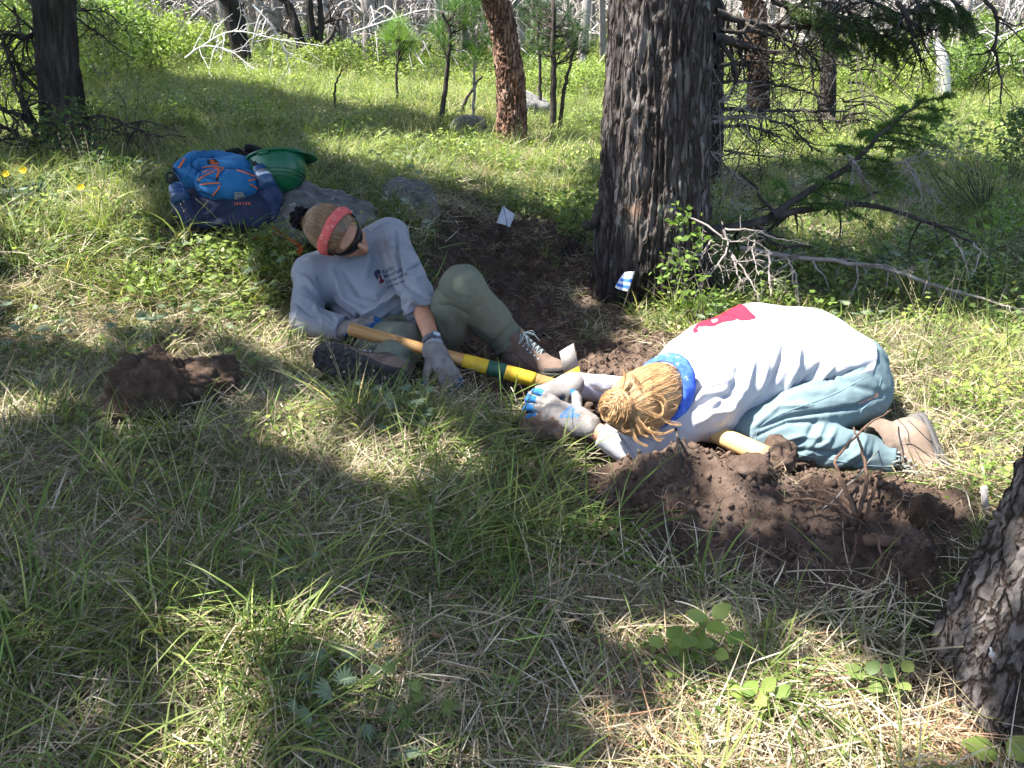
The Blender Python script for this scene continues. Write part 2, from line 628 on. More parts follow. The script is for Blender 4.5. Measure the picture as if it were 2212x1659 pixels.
M = {}
M['ground'] = None                                        # made with the terrain
M['bark_fir'] = surf('bark_fir', [(0.25, (.030, .026, .024)), (.5, (.095, .083, .078)), (.72, (.21, .19, .18))], 9, 9, .95, .9, .02, 26, (1, 1, .35),
                     spec=.1, speck=((.22, .235, .19), 9, .63), tint=True, plates=(30, .16, (.048, .037, .032)))
M['bark_scaly'] = surf('bark_scaly', [(.25, (.046, .040, .038)), (.5, (.115, .102, .097)), (.72, (.24, .22, .21))], 14, 9, .95, 1.0, .014, 40, (1, 1, .5), spec=.1, tint=True,
                       speck=((.24, .20, .13), 12, .66), plates=(26, .38, (.034, .024, .019)))
M['bark_pine'] = surf('bark_pine', [(.3, (.085, .048, .034)), (.55, (.24, .145, .105)), (.75, (.42, .30, .24))], 9, 8, .95, .8, .02, 22, (1, 1, .4), spec=.1, tint=True, plates=(24, .3, (.06, .03, .02)))
M['bark_dark'] = surf('bark_dark', [(.3, (.012, .011, .010)), (.6, (.045, .040, .037)), (.78, (.12, .108, .10))], 9, 8, .95, .8, .02, 24, (1, 1, .35), spec=.1, tint=True)
M['dead_wood'] = surf('dead_wood', [(.3, (.20, .18, .165)), (.7, (.46, .43, .41))], 12, 6, .9, .4, .01, stretch=(1, 1, .3), spec=.15)
M['white_wood'] = surf('white_wood', [(.3, (.42, .40, .38)), (.7, (.70, .68, .66))], 8, 6, .85, .4, .01, stretch=(1, 1, .2), spec=.2)
M['twig_dark'] = surf('twig_dark', [(.3, (.022, .019, .017)), (.7, (.085, .073, .064))], 16, 5, .95, .5, .01, spec=.1)
M['twig_grey'] = surf('twig_grey', [(.3, (.13, .11, .10)), (.7, (.36, .32, .29))], 16, 5, .9, .5, .006, spec=.15)
M['twig_red'] = surf('twig_red', [(.3, (.10, .045, .03)), (.7, (.26, .13, .08))], 20, 4, .8, .2, .004)
M['root'] = surf('root', [(.3, (.055, .033, .024)), (.7, (.17, .11, .08))], 30, 5, .95, .6, .005, spec=.1)
M['needles'] = leafy('needles', [(.1, (.020, .045, .014)), (.5, (.045, .085, .025)), (.9, (.09, .14, .04))], .25, .5)
M['needles_new'] = leafy('needles_new', [(.1, (.07, .14, .03)), (.9, (.16, .26, .06))], .35, .5)
M['leaf'] = leafy('leaf', [(.05, (.055, .095, .026)), (.5, (.10, .15, .042)), (.95, (.18, .23, .07))], .4, .5)
M['leaf_bright'] = leafy('leaf_bright', [(.05, (.13, .20, .045)), (.5, (.20, .27, .065)), (.95, (.30, .35, .10))], .42, .45)
M['leaf_blue'] = leafy('leaf_blue', [(.05, (.10, .15, .085)), (.95, (.20, .25, .16))], .35, .5)
M['grass'] = leafy('grass', [(.02, (.060, .098, .026)), (.35, (.115, .165, .045)), (.7, (.185, .23, .072)), (.97, (.29, .31, .12))], .4, .5)
M['straw'] = leafy('straw', [(.02, (.15, .115, .08)), (.35, (.29, .235, .165)), (.7, (.43, .36, .265)), (.97, (.56, .50, .39))], .2, .75, spec=.15)
M['pineneedle'] = leafy('pineneedle', [(.02, (.20, .10, .055)), (.5, (.34, .19, .11)), (.97, (.46, .30, .19))], .1, .7, spec=.2)
M['soil_clod'] = surf('soil_clod', [(.3, (.050, .034, .026)), (.55, (.092, .064, .050)), (.75, (.15, .11, .088))], 30, 8, 1.0, .9, .01, spec=.05, per_obj=1)
M['crumb'] = surf('crumb', [(.3, (.055, .037, .028)), (.7, (.12, .086, .068))], 1.5, 3, 1.0, 0, spec=.05, per_obj=1)
M['rock_lichen'] = surf('rock_lichen', [(.3, (.050, .048, .047)), (.55, (.15, .145, .14)), (.75, (.30, .29, .28))], 14, 10, .95, .8, .012, 40, spec=.15,
                        speck=((.36, .37, .33), 26, .60))
M['rock_brown'] = surf('rock_brown', [(.3, (.042, .027, .019)), (.52, (.095, .064, .046)), (.75, (.20, .142, .108))], 16, 10, .97, 1.0, .02, 45, spec=.1)
M['rock_held'] = surf('rock_held', [(.3, (.06, .04, .03)), (.6, (.13, .092, .072)), (.8, (.28, .24, .22))], 16, 9, .95, .7, .01, 40, spec=.1)
M['cone'] = surf('cone', [(.3, (.035, .022, .016)), (.7, (.13, .085, .06))], 40, 4, .9, .4, .004)
M['skin'] = surf('skin', [(.3, (.50, .235, .155)), (.7, (.60, .31, .215))], 40, 4, .5, .15, .002, 240, sss=.25, spec=.4)
M['skin_tan'] = surf('skin_tan', [(.3, (.36, .175, .105)), (.7, (.44, .225, .14))], 40, 4, .5, .15, .002, 240, sss=.2, spec=.4, tint=True)
M['shirt_white'] = surf('shirt_white', [(.3, (.42, .425, .46)), (.7, (.49, .495, .53))], 6, 5, .9, .35, .006, 42, weave=900, spec=.15, sheen=.15)
M['shirt_grey'] = surf('shirt_grey', [(.3, (.20, .21, .245)), (.7, (.25, .262, .30))], 6, 5, .92, .35, .006, 42, weave=900, spec=.12, sheen=.15)
M['pants_blue'] = surf('pants_blue', [(.3, (.112, .168, .185)), (.7, (.15, .21, .225))], 7, 5, .85, .3, .005, 50, weave=1000, spec=.2, speck=((.20, .20, .19), 5, .68))
M['pants_olive'] = surf('pants_olive', [(.3, (.098, .110, .082)), (.7, (.140, .150, .115))], 7, 5, .85, .3, .005, 50, weave=1000, spec=.2)
M['stitch'] = flat('stitch', (.16, .25, .28), .9, .1)
M['glove_knit'] = surf('glove_knit', [(.3, (.20, .185, .172)), (.7, (.34, .32, .305))], 30, 5, .95, .7, .004, 160, weave=700, spec=.1, tint=True)
M['watch'] = flat('watch', (.055, .065, .085), .4, .5)
M['watch_face'] = flat('watch_face', (.42, .46, .52), .25, .6)
M['boot_brown'] = surf('boot_brown', [(.3, (.105, .072, .055)), (.7, (.175, .125, .098))], 18, 6, .85, .4, .003, 90, spec=.2, speck=((.21, .165, .135), 9, .62))
M['boot_tan'] = surf('boot_tan', [(.3, (.19, .135, .10)), (.7, (.27, .20, .155))], 18, 6, .85, .4, .003, 90, spec=.2, speck=((.33, .26, .21), 9, .62))
M['rubber'] = surf('rubber', [(.3, (.022, .021, .021)), (.7, (.055, .052, .050))], 22, 6, .85, .3, .003, 80, spec=.25, speck=((.12, .095, .075), 12, .62))
M['rubber_grey'] = surf('rubber_grey', [(.3, (.07, .066, .064)), (.7, (.13, .122, .116))], 22, 6, .85, .3, .003, 80, spec=.25, speck=((.2, .15, .12), 12, .62))
M['lace'] = flat('lace', (.22, .27, .28), .9, .1, var=.4, scale=120)
M['stud'] = flat('stud', (.28, .21, .15), .5, .5)
M['hair'] = surf('hair', [(.3, (.20, .115, .055)), (.6, (.35, .22, .11)), (.8, (.50, .35, .19))], 18, 6, .45, .5, .004, 60, spec=.5, tint=True)
M['hair_brown'] = surf('hair_brown', [(.3, (.12, .068, .036)), (.6, (.23, .14, .078)), (.8, (.34, .225, .14))], 18, 6, .45, .5, .004, 60, spec=.5, tint=True)
M['band_red'] = surf('band_red', [(.35, (.56, .10, .095)), (.65, (.66, .145, .13))], 12, 4, .9, .3, .004, 60, weave=900, spec=.1)
M['band_print'] = flat('band_print', (.72, .42, .37), .9, .1)
M['band_blue'] = surf('band_blue', [(.35, (.035, .085, .46)), (.62, (.07, .16, .62)), (.7, (.5, .58, .8))], 60, 3, .9, .3, .004, 60, spec=.1)
M['scrunchie'] = surf('scrunchie', [(.3, (.006, .006, .007)), (.7, (.02, .02, .021))], 60, 4, .95, .9, .006, 120, spec=.1)
M['shades'] = flat('shades', (.006, .006, .007), .25, .25, bump=0)
M['ink_navy'] = flat('ink_navy', (.035, .04, .075), .9, .1)
M['ink_maroon'] = flat('ink_maroon', (.11, .018, .028), .9, .1)
M['ink_blue'] = flat('ink_blue', (.04, .19, .56), .9, .1)
M['ink_red'] = flat('ink_red', (.36, .022, .045), .9, .1)
M['ink_pale'] = flat('ink_pale', (.60, .61, .64), .9, .1)
M['wood_orange'] = surf('wood_orange', [(.25, (.15, .07, .025)), (.45, (.34, .175, .062)), (.7, (.45, .265, .11))], 5, 8, .6, .3, .003, 30, (.7, 9, 9), spec=.35, speck=((.16, .085, .035), 9, .66))
M['wood_pale'] = surf('wood_pale', [(.25, (.38, .24, .095)), (.6, (.52, .35, .155)), (.8, (.58, .42, .21))], 5, 8, .6, .25, .003, 30, (.7, 9, 9), spec=.35)
M['wood_end'] = surf('wood_end', [(.3, (.22, .17, .12)), (.7, (.42, .33, .23))], 60, 5, .95, .8, .004, 100, spec=.1)
M['paint_yellow'] = surf('paint_yellow', [(.3, (.44, .28, .012)), (.7, (.58, .39, .025))], 14, 6, .6, .2, .003, spec=.4, speck=((.30, .20, .10), 15, .64))
M['paint_green'] = surf('paint_green', [(.3, (.008, .055, .035)), (.7, (.018, .095, .06))], 14, 6, .5, .2, .003, spec=.4, speck=((.09, .07, .05), 17, .66))
M['steel'] = surf('steel', [(.3, (.17, .155, .14)), (.7, (.31, .29, .265))], 14, 8, .6, .35, .003, 40, spec=.4, metal=.25, speck=((.20, .13, .09), 12, .62))
M['pack_blue'] = surf('pack_blue', [(.3, (.010, .095, .24)), (.7, (.018, .135, .31))], 8, 5, .75, .3, .005, 45, weave=900, spec=.25)
M['pack_navy'] = surf('pack_navy', [(.3, (.012, .016, .042)), (.7, (.024, .031, .068))], 8, 5, .8, .3, .005, 45, weave=900, spec=.25)
M['pack_mesh'] = surf('pack_mesh', [(.3, (.018, .026, .065)), (.7, (.04, .055, .12))], 20, 5, .8, .5, .005, 300, spec=.25)
M['strap_black'] = flat('strap_black', (.012, .012, .013), .8, .3)
M['cord_orange'] = flat('cord_orange', (.62, .14, .045), .8, .2, var=.25, scale=200)
M['strap_orange'] = flat('strap_orange', (.52, .065, .02), .8, .2, weave=800)
M['grey_patch'] = flat('grey_patch', (.25, .27, .29), .6, .4)
M['bottle_blue'] = flat('bottle_blue', (.025, .065, .16), .25, .5, bump=0)
M['bottle_steel'] = surf('bottle_steel', [(.3, (.42, .44, .48)), (.7, (.56, .58, .62))], 10, 4, .32, .05, .002, metal=.7)
M['helmet'] = surf('helmet', [(.3, (.004, .085, .035)), (.7, (.007, .115, .05))], 6, 4, .32, .04, .002, 60, spec=.5)
M['flag'] = flat('flag', (.68, .71, .78), .5, .3)
M['flag_blue'] = flat('flag_blue', (.04, .14, .55), .5, .3)
M['flag_dark'] = flat('flag_dark', (.08, .10, .16), .5, .3)
M['flag_orange'] = flat('flag_orange', (.75, .12, .02), .5, .3)
M['wire'] = flat('wire', (.12, .11, .10), .5, .4)
M['petal'] = flat('petal', (.75, .50, .02), .6, .2)
M['petal_white'] = flat('petal_white', (.7, .7, .62), .6, .2)
# ------------------------------------------------------------------ the ground
def bump2(x, y, cx, cy, sx, sy, a):
    return a * np.exp(-((x - cx) / sx) ** 2 - ((y - cy) / sy) ** 2)

def ground_smooth(x, y):
    x, y = np.asarray(x, float), np.asarray(y, float)
    h = 0.11 * S(0.10, -0.50, x) * S(0.4, 1.6, y)                         # the slope climbs to the left
    w = 0.6 + 0.7 * np.maximum(0, y - 4.2)
    h = h + 0.25 * S(3.05, 3.95, y) * S(0.0, 1.0, (-0.12 - x) / w)        # bank above the dug tread
    tread = np.exp(-(((x + 0.42) / 0.42) ** 4 + ((y - 3.12) / 0.30) ** 4))
    h = h * (1 - tread) + 0.015 * tread                                   # level seat cut into the bank
    tr2 = np.exp(-(((x - 0.12 - 0.02 * (y - 4)) / 0.45) ** 4 + ((y - 3.9) / 1.0) ** 4))
    h = h * (1 - 0.85 * tr2) - 0.012 * tr2
    h = h + bump2(x, y, .46, 2.07, .22, .15, .125) + bump2(x, y, .80, 2.0, .36, .20, .065) + bump2(x, y, 1.08, 1.95, .24, .22, .04)
    h = h - bump2(x, y, .27, 2.36, .16, .12, .06)
    h = h + bump2(x, y, -0.35, 4.9, .5, .35, .06) + bump2(x, y, 0.1, 5.05, .3, .25, .07)       # spoil behind the tread
    yy = np.maximum(0, y - 15)
    h = h + 0.055 * yy * yy / (yy + 6.0) + 0.30 * np.maximum(0, y - 42) ** 2 / (np.maximum(0, y - 42) + 8) + 0.05 * np.maximum(0, np.abs(x + 2) - 6) * S(6, 20, y)
    r = np.stack([x * 0.9, y * 0.9, 0 * x], -1)
    h = h + 0.022 * vnoise(r, 5) * S(0.0, 0.5, np.abs(y)) + 0.10 * vnoise(r * 0.22, 6) * S(6, 12, y)
    return h

def G(px, py):
    """Where the ray through a photograph pixel meets the ground."""
    lo, prev = 0.6, None
    for t in np.concatenate([np.arange(0.8, 8, 0.02), np.arange(8, 90, 0.1)]):
        p = Pt(px, py, t)
        if p[2] <= float(ground_smooth(p[0], p[1])):
            a, b = lo, t
            for _ in range(18):
                m = (a + b) / 2
                q = Pt(px, py, m)
                if q[2] <= float(ground_smooth(q[0], q[1])): b = m
                else: a = m
            q = Pt(px, py, b)
            q[2] = float(ground_smooth(q[0], q[1]))
            return q
        lo = t
    return Pt(px, py, 90)

def gz(x, y):
    return float(ground_smooth(x, y))

def P2(*pix):
    return [G(*p)[:2] for p in pix]

SOIL = [  # bare dug earth: the spoil heap in front, the hole, the tread behind with its scattered spoil
    P2((990, 850), (1110, 905), (1190, 985), (1205, 1070), (1250, 1170), (1360, 1245), (1560, 1305), (1760, 1330), (1980, 1290), (2110, 1190),
       (2110, 1080), (2000, 1050), (1700, 1000), (1450, 800), (1460, 740), (1390, 700), (1310, 650), (1290, 570), (1250, 505), (1190, 475), (1100, 470), (990, 430), (930, 420),
       (920, 500), (930, 600), (925, 680), (800, 700), (640, 690), (650, 740), (760, 800), (900, 850)),
]
NEEDLE = [P2((180, 300), (420, 300), (420, 355), (330, 370), (180, 350)), P2((1330, 1520), (1700, 1420), (2130, 1500), (2212, 1659), (1300, 1659))]

def soil_mask(x, y):
    d = np.full(np.shape(x), -9.0)
    for p in SOIL:
        d = np.maximum(d, poly_dist(x, y, p))
    r = np.stack([x * 7, y * 7, 0 * np.asarray(x)], -1)
    return S(-0.045, 0.05, d + 0.05 * fbm(r, 3, 40))

def needle_mask(x, y):
    d = np.full(np.shape(x), -9.0)
    for p in NEEDLE:
        d = np.maximum(d, poly_dist(x, y, p))
    r = np.stack([x * 5, y * 5, 0 * np.asarray(x)], -1)
    return S(-0.15, 0.15, d + 0.15 * fbm(r, 3, 50))

def ground_h(x, y):
    h = ground_smooth(x, y)
    m = np.zeros(np.shape(x))
    near = (np.abs(x - 0.3) < 1.6) & (y > 1.2) & (y < 6.2)
    m[near] = soil_mask(x[near], y[near])
    r = np.stack([x, y, 0 * x], -1)
    rough = 0.022 * fbm(r * 8, 3, 60) + 0.026 * np.abs(fbm(r * 19, 3, 61)) + 0.013 * np.abs(fbm(r * 48, 2, 66)) - .02
    return h + m * rough + (1 - m) * 0.008 * fbm(r * 6, 2, 62) * (y < 9), m

def _lines(a, b, fa, fb, fine, far):
    c = list(np.arange(fa, fb, fine))
    s, p = fine, fb
    while p < b:
        c.append(p); s *= far; p += s
    c.append(b)
    s, p = fine * far, fa - fine
    while p > a:
        c.insert(0, p); s *= far; p -= s
    c.insert(0, a)
    return np.array(c)

gx = _lines(-160, 160, -0.9, 1.5, 0.0085, 1.05)
gy = _lines(-30, 220, 1.5, 5.4, 0.0105, 1.035)
X, Y = np.meshgrid(gx, gy, indexing='ij')
Z, SOILM = ground_h(X, Y)
gv = np.stack([X, Y, Z], -1).reshape(-1, 3)
ni, nj = len(gx), len(gy)
ii, jj = np.meshgrid(np.arange(ni - 1), np.arange(nj - 1), indexing='ij')
gq = np.stack([ii * nj + jj, (ii + 1) * nj + jj, (ii + 1) * nj + jj + 1, ii * nj + jj + 1], -1).reshape(-1, 4)
ND = needle_mask(X.ravel(), Y.ravel()) * (Y.ravel() < 12)
gcol = np.stack([SOILM.ravel(), ND, S(30, 48, Y.ravel())], -1)

def ground_material():
    m, nt, b, out = new_mat('earth_and_thatch')
    L = nt.links.new
    tc = N(nt, 'ShaderNodeTexCoord')
    at = N(nt, 'ShaderNodeAttribute', _attribute_name='tint')
    sep = N(nt, 'ShaderNodeSeparateColor'); L(at.outputs['Color'], sep.inputs[0])
    n1 = N(nt, 'ShaderNodeTexNoise', Scale=9.0, Detail=9.0, Roughness=.65); L(tc.outputs['Object'], n1.inputs['Vector'])
    n2 = N(nt, 'ShaderNodeTexNoise', Scale=70.0, Detail=5.0, Roughness=.6); L(tc.outputs['Object'], n2.inputs['Vector'])
    soil = ramp(nt, [(.3, (.046, .031, .023)), (.5, (.090, .063, .049)), (.7, (.15, .11, .088))]); L(n1.outputs['Fac'], soil.inputs[0])
    that = ramp(nt, [(.38, (.016, .013, .008)), (.52, (.045, .038, .022)), (.70, (.15, .125, .075))]); L(n2.outputs['Fac'], that.inputs[0])
    need = ramp(nt, [(.35, (.10, .060, .038)), (.65, (.28, .18, .12))]); L(n2.outputs['Fac'], need.inputs[0])
    green = ramp(nt, [(.4, (.025, .035, .012)), (.6, (.06, .075, .025))]); 
    n3 = N(nt, 'ShaderNodeTexNoise', Scale=1.3, Detail=4.0); L(tc.outputs['Object'], n3.inputs['Vector']); L(n3.outputs['Fac'], green.inputs[0])
    gm = N(nt, 'ShaderNodeMix', _data_type='RGBA'); gm.inputs[0].default_value = .45
    L(that.outputs[0], gm.inputs[6]); L(green.outputs[0], gm.inputs[7])
    m1 = N(nt, 'ShaderNodeMix', _data_type='RGBA'); L(sep.outputs[1], m1.inputs[0]); L(gm.outputs[2], m1.inputs[6]); L(need.outputs[0], m1.inputs[7])
    m2 = N(nt, 'ShaderNodeMix', _data_type='RGBA'); L(sep.outputs[0], m2.inputs[0]); L(m1.outputs[2], m2.inputs[6]); L(soil.outputs[0], m2.inputs[7])
    hill = ramp(nt, [(.35, (.10, .09, .07)), (.55, (.20, .18, .15)), (.7, (.17, .18, .10))]); L(n3.outputs['Fac'], hill.inputs[0])
    m3 = N(nt, 'ShaderNodeMix', _data_type='RGBA'); L(sep.outputs[2], m3.inputs[0]); L(m2.outputs[2], m3.inputs[6]); L(hill.outputs[0], m3.inputs[7])
    L(m3.outputs[2], b.inputs['Base Color'])
    b.inputs['Roughness'].default_value = 1.0
    b.inputs['Specular IOR Level'].default_value = .05
    bp = N(nt, 'ShaderNodeBump', Strength=.9, Distance=.012)
    n4 = N(nt, 'ShaderNodeTexNoise', Scale=55.0, Detail=10.0, Roughness=.7); L(tc.outputs['Object'], n4.inputs['Vector'])
    L(n4.outputs['Fac'], bp.inputs['Height']); L(bp.outputs[0], b.inputs['Normal'])
    return m

M['ground'] = ground_material()
ground = build('ground', gv, gq, M['ground'], colors=gcol)
tag(ground, kind='structure')
ground['label'] = 'grassy forest floor with bare dug earth in the middle'
# ------------------------------------------------------------------ people: shared builders
IMG_R, IMG_U, IMG_C = np.array([1., 0, 0]), np.array([0, SP, CP]), np.array([0, -CP, SP])
def img(v):
    return unit(v[0] * IMG_R + v[1] * IMG_U + v[2] * IMG_C)

def xf(v, R, o):
    return np.asarray(v) @ R.T + o

def make_boot(person, heel, toe_dir, up_dir, L, mat_upper, mat_sole, laces=True, label=None):
    """A lace-up hiking boot: upper, sole with lugs, laces. heel = the bottom of the heel."""
    R = rot_from(toe_dir, up_dir)
    k = L / 0.29
    heel = np.asarray(heel, float)
    F = Field((-.03, -.075, -.01), (.31, .075, .23), .004)
    F.ell((.055, 0, .060), (.058, .040, .062), k=.02)
    F.cone((.050, 0, .07), (.038, 0, .165), .046, .047, .03)
    F.cone((.055, 0, .060), (.175, 0, .048), .044, .036, .03, ((0, 1, 0), 1.08))
    F.ell((.215, .002, .040), (.066, .047, .037), k=.03)
    F.cone((.070, 0, .135), (.175, 0, .068), .030, .030, .02)
    F.cone((.02, 0, .15), (.06, 0, .152), .044, .040, .012)
    F.cone((.036, 0, .150), (.034, 0, .26), .038, .040, .004, op='sub')
    F.cut((0, 0, .016), (0, 0, -1))
    F.cut((.03, 0, .185), (.25, 0, 1))
    v, q = F.mesh()
    v = relax(v, q, 1)
    up = part('boot', xf(v * k, R, heel), q, mat_upper, person)
    if label: up['label'] = label
    bl_ = bvh_of(v, q)
    def seam(pts):
        out = []
        for p in smooth_path(pts, 22):
            o = np.array([p[0], p[1] * 4, p[2] + (.25 if abs(p[1]) < .02 else .04)])
            dd = unit(np.array([p[0], 0, p[2] * .55]) - o)
            h = bl_.ray_cast(Vector(o), Vector(dd))
            if h[0] is not None: out.append(np.array(h[0]))
        if len(out) > 4: part('seam', *[xf(x * k, R, heel) if i == 0 else x for i, x in enumerate(tube(np.array(out), .0017, 5, False))], M['rubber'], up)
    for s_ in (-1, 1):
        seam([(.205, s_ * .05, .030), (.185, s_ * .045, .055), (.175, s_ * .022, .075)])
        seam([(.165, s_ * .05, .050), (.12, s_ * .045, .085), (.085, s_ * .045, .130), (.08, s_ * .045, .160)])
        seam([(.01, s_ * .04, .095), (.05, s_ * .05, .080), (.085, s_ * .05, .050), (.09, s_ * .05, .030)])
        seam([(-.01, s_ * .03, .135), (.04, s_ * .05, .130), (.075, s_ * .045, .140)])
    # sole outline
    xs = np.array([-.012, -.008, .01, .05, .10, .15, .20, .235, .262, .282, .290])
    wl = np.array([.008, .022, .034, .036, .033, .037, .047, .047, .040, .024, .006])
    wr = np.array([.008, .022, .034, .036, .033, .040, .050, .049, .040, .022, .006])
    o = np.concatenate([np.c_[xs, wl], np.c_[xs, -wr][::-1]])
    B = Buf()
    B.add(*prism(o * [1, 1], 0.0, .020))
    o2 = o.copy(); o2[:, 1] *= 1.05
    B.add(*prism(o2, .019, .036))
    rand = o.copy()
    B.add(*prism(np.array([[.215, .046], [.245, .047], [.272, .036], [.292, .012], [.292, -.012], [.272, -.036], [.245, -.048], [.215, -.050]]), .034, .052))
    sv, sf = B.data()
    so = part('sole', xf(sv * k, R, heel), sf, mat_sole, up, smooth=False)
    T = Buf()                                                           # lugs of the tread
    def lug(x, y, sx, sy, a=0):
        c, s_ = math.cos(a), math.sin(a)
        T.add(*box((x, y, -.0006), (sx, sy, .0042), [[c, -s_, 0], [s_, c, 0], [0, 0, 1]]))
    for x in np.arange(.006, .285, .0235):
        w = np.interp(x, xs, wl) - .0105
        for s_ in (-1, 1):
            if w > .010:
                lug(x, s_ * w, .0195, .019, s_ * .25)
    for x in list(np.arange(.155, .262, .021)) + [.02, .045, .07]:
        lug(x, .0105, .014, .019, .5); lug(x, -.0105, .014, .019, -.5)
    lug(.284, 0, .012, .02); lug(-.004, 0, .012, .026)
    tv, tf = T.data()
    part('tread', xf(tv * k, R, heel), tf, mat_sole, up, smooth=False)
    D = Buf()
    for x, y in ((.10, .012), (.125, -.012), (.145, .02), (.235, .012), (.185, -.022), (.06, 0)):
        D.add(*tube([(x, y, .002), (x, y, -.0036)], .0045, 8))
    dv, df = D.data()
    tag(part('tread_stud', xf(dv * k, R, heel), df, M['stud'], up), kind='stuff')
    if laces:
        Lc = Buf()
        ys = np.linspace(0, 1, 7)
        top = lambda s_: np.array([.185 - .098 * s_, 0, .094 + .070 * s_])
        for i in range(6):
            a, b = top(ys[i]), top(ys[i + 1])
            for s_ in (-1, 1):
                p0 = a + [-.004, s_ * .021, -.010]; p1 = (a + b) / 2 + [.006, 0, .010]; p2 = b + [-.004, -s_ * .021, -.010]
                Lc.add(*tube(smooth_path([p0, p1, p2], 6), .0026, 5))
        for s_ in (-1, 1):
            b = top(.95)
            Lc.add(*tube(smooth_path([b + [.004, 0, .008], b + [.03, s_ * .03, .012], b + [.025, s_ * .048, -.012], b + [.002, s_ * .012, .008]], 14), .0024, 5))
            Lc.add(*tube(smooth_path([b + [.004, 0, .008], b + [.035, s_ * .022, .004], b + [.055, s_ * .04, -.03]], 10), .0024, 5))
        lv, lf = Lc.data()
        part('laces', xf(lv * k, R, heel), lf, M['lace'], up)
        E = Buf()
        for i in range(6):
            for s_ in (-1, 1):
                c = top(ys[i]) + [-.006, s_ * .027, -.015]
                E.add(*tube([c, c + np.array([.001, s_ * .005, .003])], .004, 6))
        ev, ef = E.data()
        tag(part('eyelets', xf(ev * k, R, heel), ef, M['watch_face'], up), kind='stuff')
    return up

def hand_field(side, curl, spread, thumb, scale=1.0, cuff=.055):
    """A gloved hand in its own frame: x to the fingertips, z out of the back, thumb at side*y. Returns mesh and tint (grey knit, blue palm)."""
    F = Field((-.09, -.09, -.13), (.20, .09, .06), .0026)
    F.cone((.000, 0, 0), (.078, 0, .002), .023, .021, .01, ((0, 1, 0), 1.72))
    F.cone((-cuff, 0, 0), (0, 0, 0), .029, .026, .02, ((0, 1, 0), 1.18))
    tips = []
    for i, (y, ln, r) in enumerate(((.031, .070, .0108), (.0105, .078, .0110), (-.0105, .073, .0106), (-.031, .057, .0095))):
        p = np.array([.082, side * y, .002])
        a = 0.0
        ya = side * spread * (1.5 - i) * .5
        rr = r
        cs = curl[i] if hasattr(curl[0], '__len__') else curl
        for f, c in zip((.46, .30, .24), cs):
            a += c
            d = np.array([math.cos(a) * math.cos(ya), math.sin(ya), -math.sin(a)])
            e = p + d * ln * f
            F.cone(p, e, rr, rr * .94, .004 if f != .46 else .006)
            p, rr = e, rr * .94
        tips.append(p)
    p = np.array([.016, side * .030, -.008]); rr = .0155
    a1, a2 = thumb                                                        # outwards angle, downwards angle
    for f, c in ((.040, 0), (.032, .25), (.026, .25)):
        a1 -= c * .7; a2 += c * .3
        d = np.array([math.cos(a1) * math.cos(a2), side * math.sin(a1) * math.cos(a2), -math.sin(a2)])
        e = p + d * f
        F.cone(p, e, rr, rr * .86, .006)
        p, rr = e, rr * .86
    tips.append(p)
    v, q = F.mesh()
    n = vnormals(v, q)
    blue = np.clip(.5 - n[:, 2] * 2.2 - (v[:, 0] < .01) * 2 - .15, 0, 1)
    for tp in tips:
        blue = np.maximum(blue, S(.044, .030, np.linalg.norm(v - tp, axis=1)))
    blue *= S(-.01, .02, v[:, 0])
    blue = S(.25, .6, blue + .25 * vnoise(v * 60, 3))
    dirt = .82 + .18 * vnoise(v * 45, 8)
    col = (1 - blue)[:, None] * np.array([1, 1, 1.0]) + blue[:, None] * np.array([.14, .62, 1.55])
    return v * scale, q, col * dirt[:, None]

def strands(starts, ends, centre, R, radii, n, thick, mat, name, parent, spread=.012, lift=1.03, seed=1, base_tint=1.0, cap=None):
    """Locks of hair laid over a skull from start points to an end point."""
    rg = np.random.default_rng(seed)
    B = Buf()
    radii = np.asarray(radii)
    for k in range(n):
        a = starts[rg.integers(len(starts))] + rg.normal(0, spread * .6, 3)
        b = ends[rg.integers(len(ends))] + rg.normal(0, spread, 3)
        pts = []
        lf = lift + rg.uniform(-.015, .05)
        for s_ in np.linspace(0, 1, 14):
            p = a * (1 - s_) + b * s_
            l = np.linalg.norm(p / radii)
            if l < lf: p = p / max(l, .2) * lf
            pts.append(p)
        pts = xf(np.array(pts) + rg.normal(0, .0005, (14, 3)), R, centre)
        if cap is not None:                                                            # lay the lock on the hair beneath it
            off = rg.uniform(.0008, .0030)
            for i in range(13):
                h = cap.find_nearest(Vector(pts[i]))
                if h[0] is not None: pts[i] = np.array(h[0] + h[1] * off)
        t = base_tint * rg.uniform(.55, 1.35)
        v, f = tube(pts, np.linspace(thick, thick * .7, 14) * rg.uniform(.6, 1.3), 4)
        B.add(v, f, (t, t * rg.uniform(.92, 1.02), t * rg.uniform(.8, 1.0)))
    v, f = B.data()
    return part(name, v, f, mat, parent, colors=B.cols())

def curl_lock(B, pts, thick, n=22, t=1.0):
    p = smooth_path(pts, n)
    v, f = tube(p, np.interp(np.linspace(0, 1, n), [0, .3, 1], [thick, thick, thick * .3]), 5)
    B.add(v, f, (t, t * .97, t * .9))

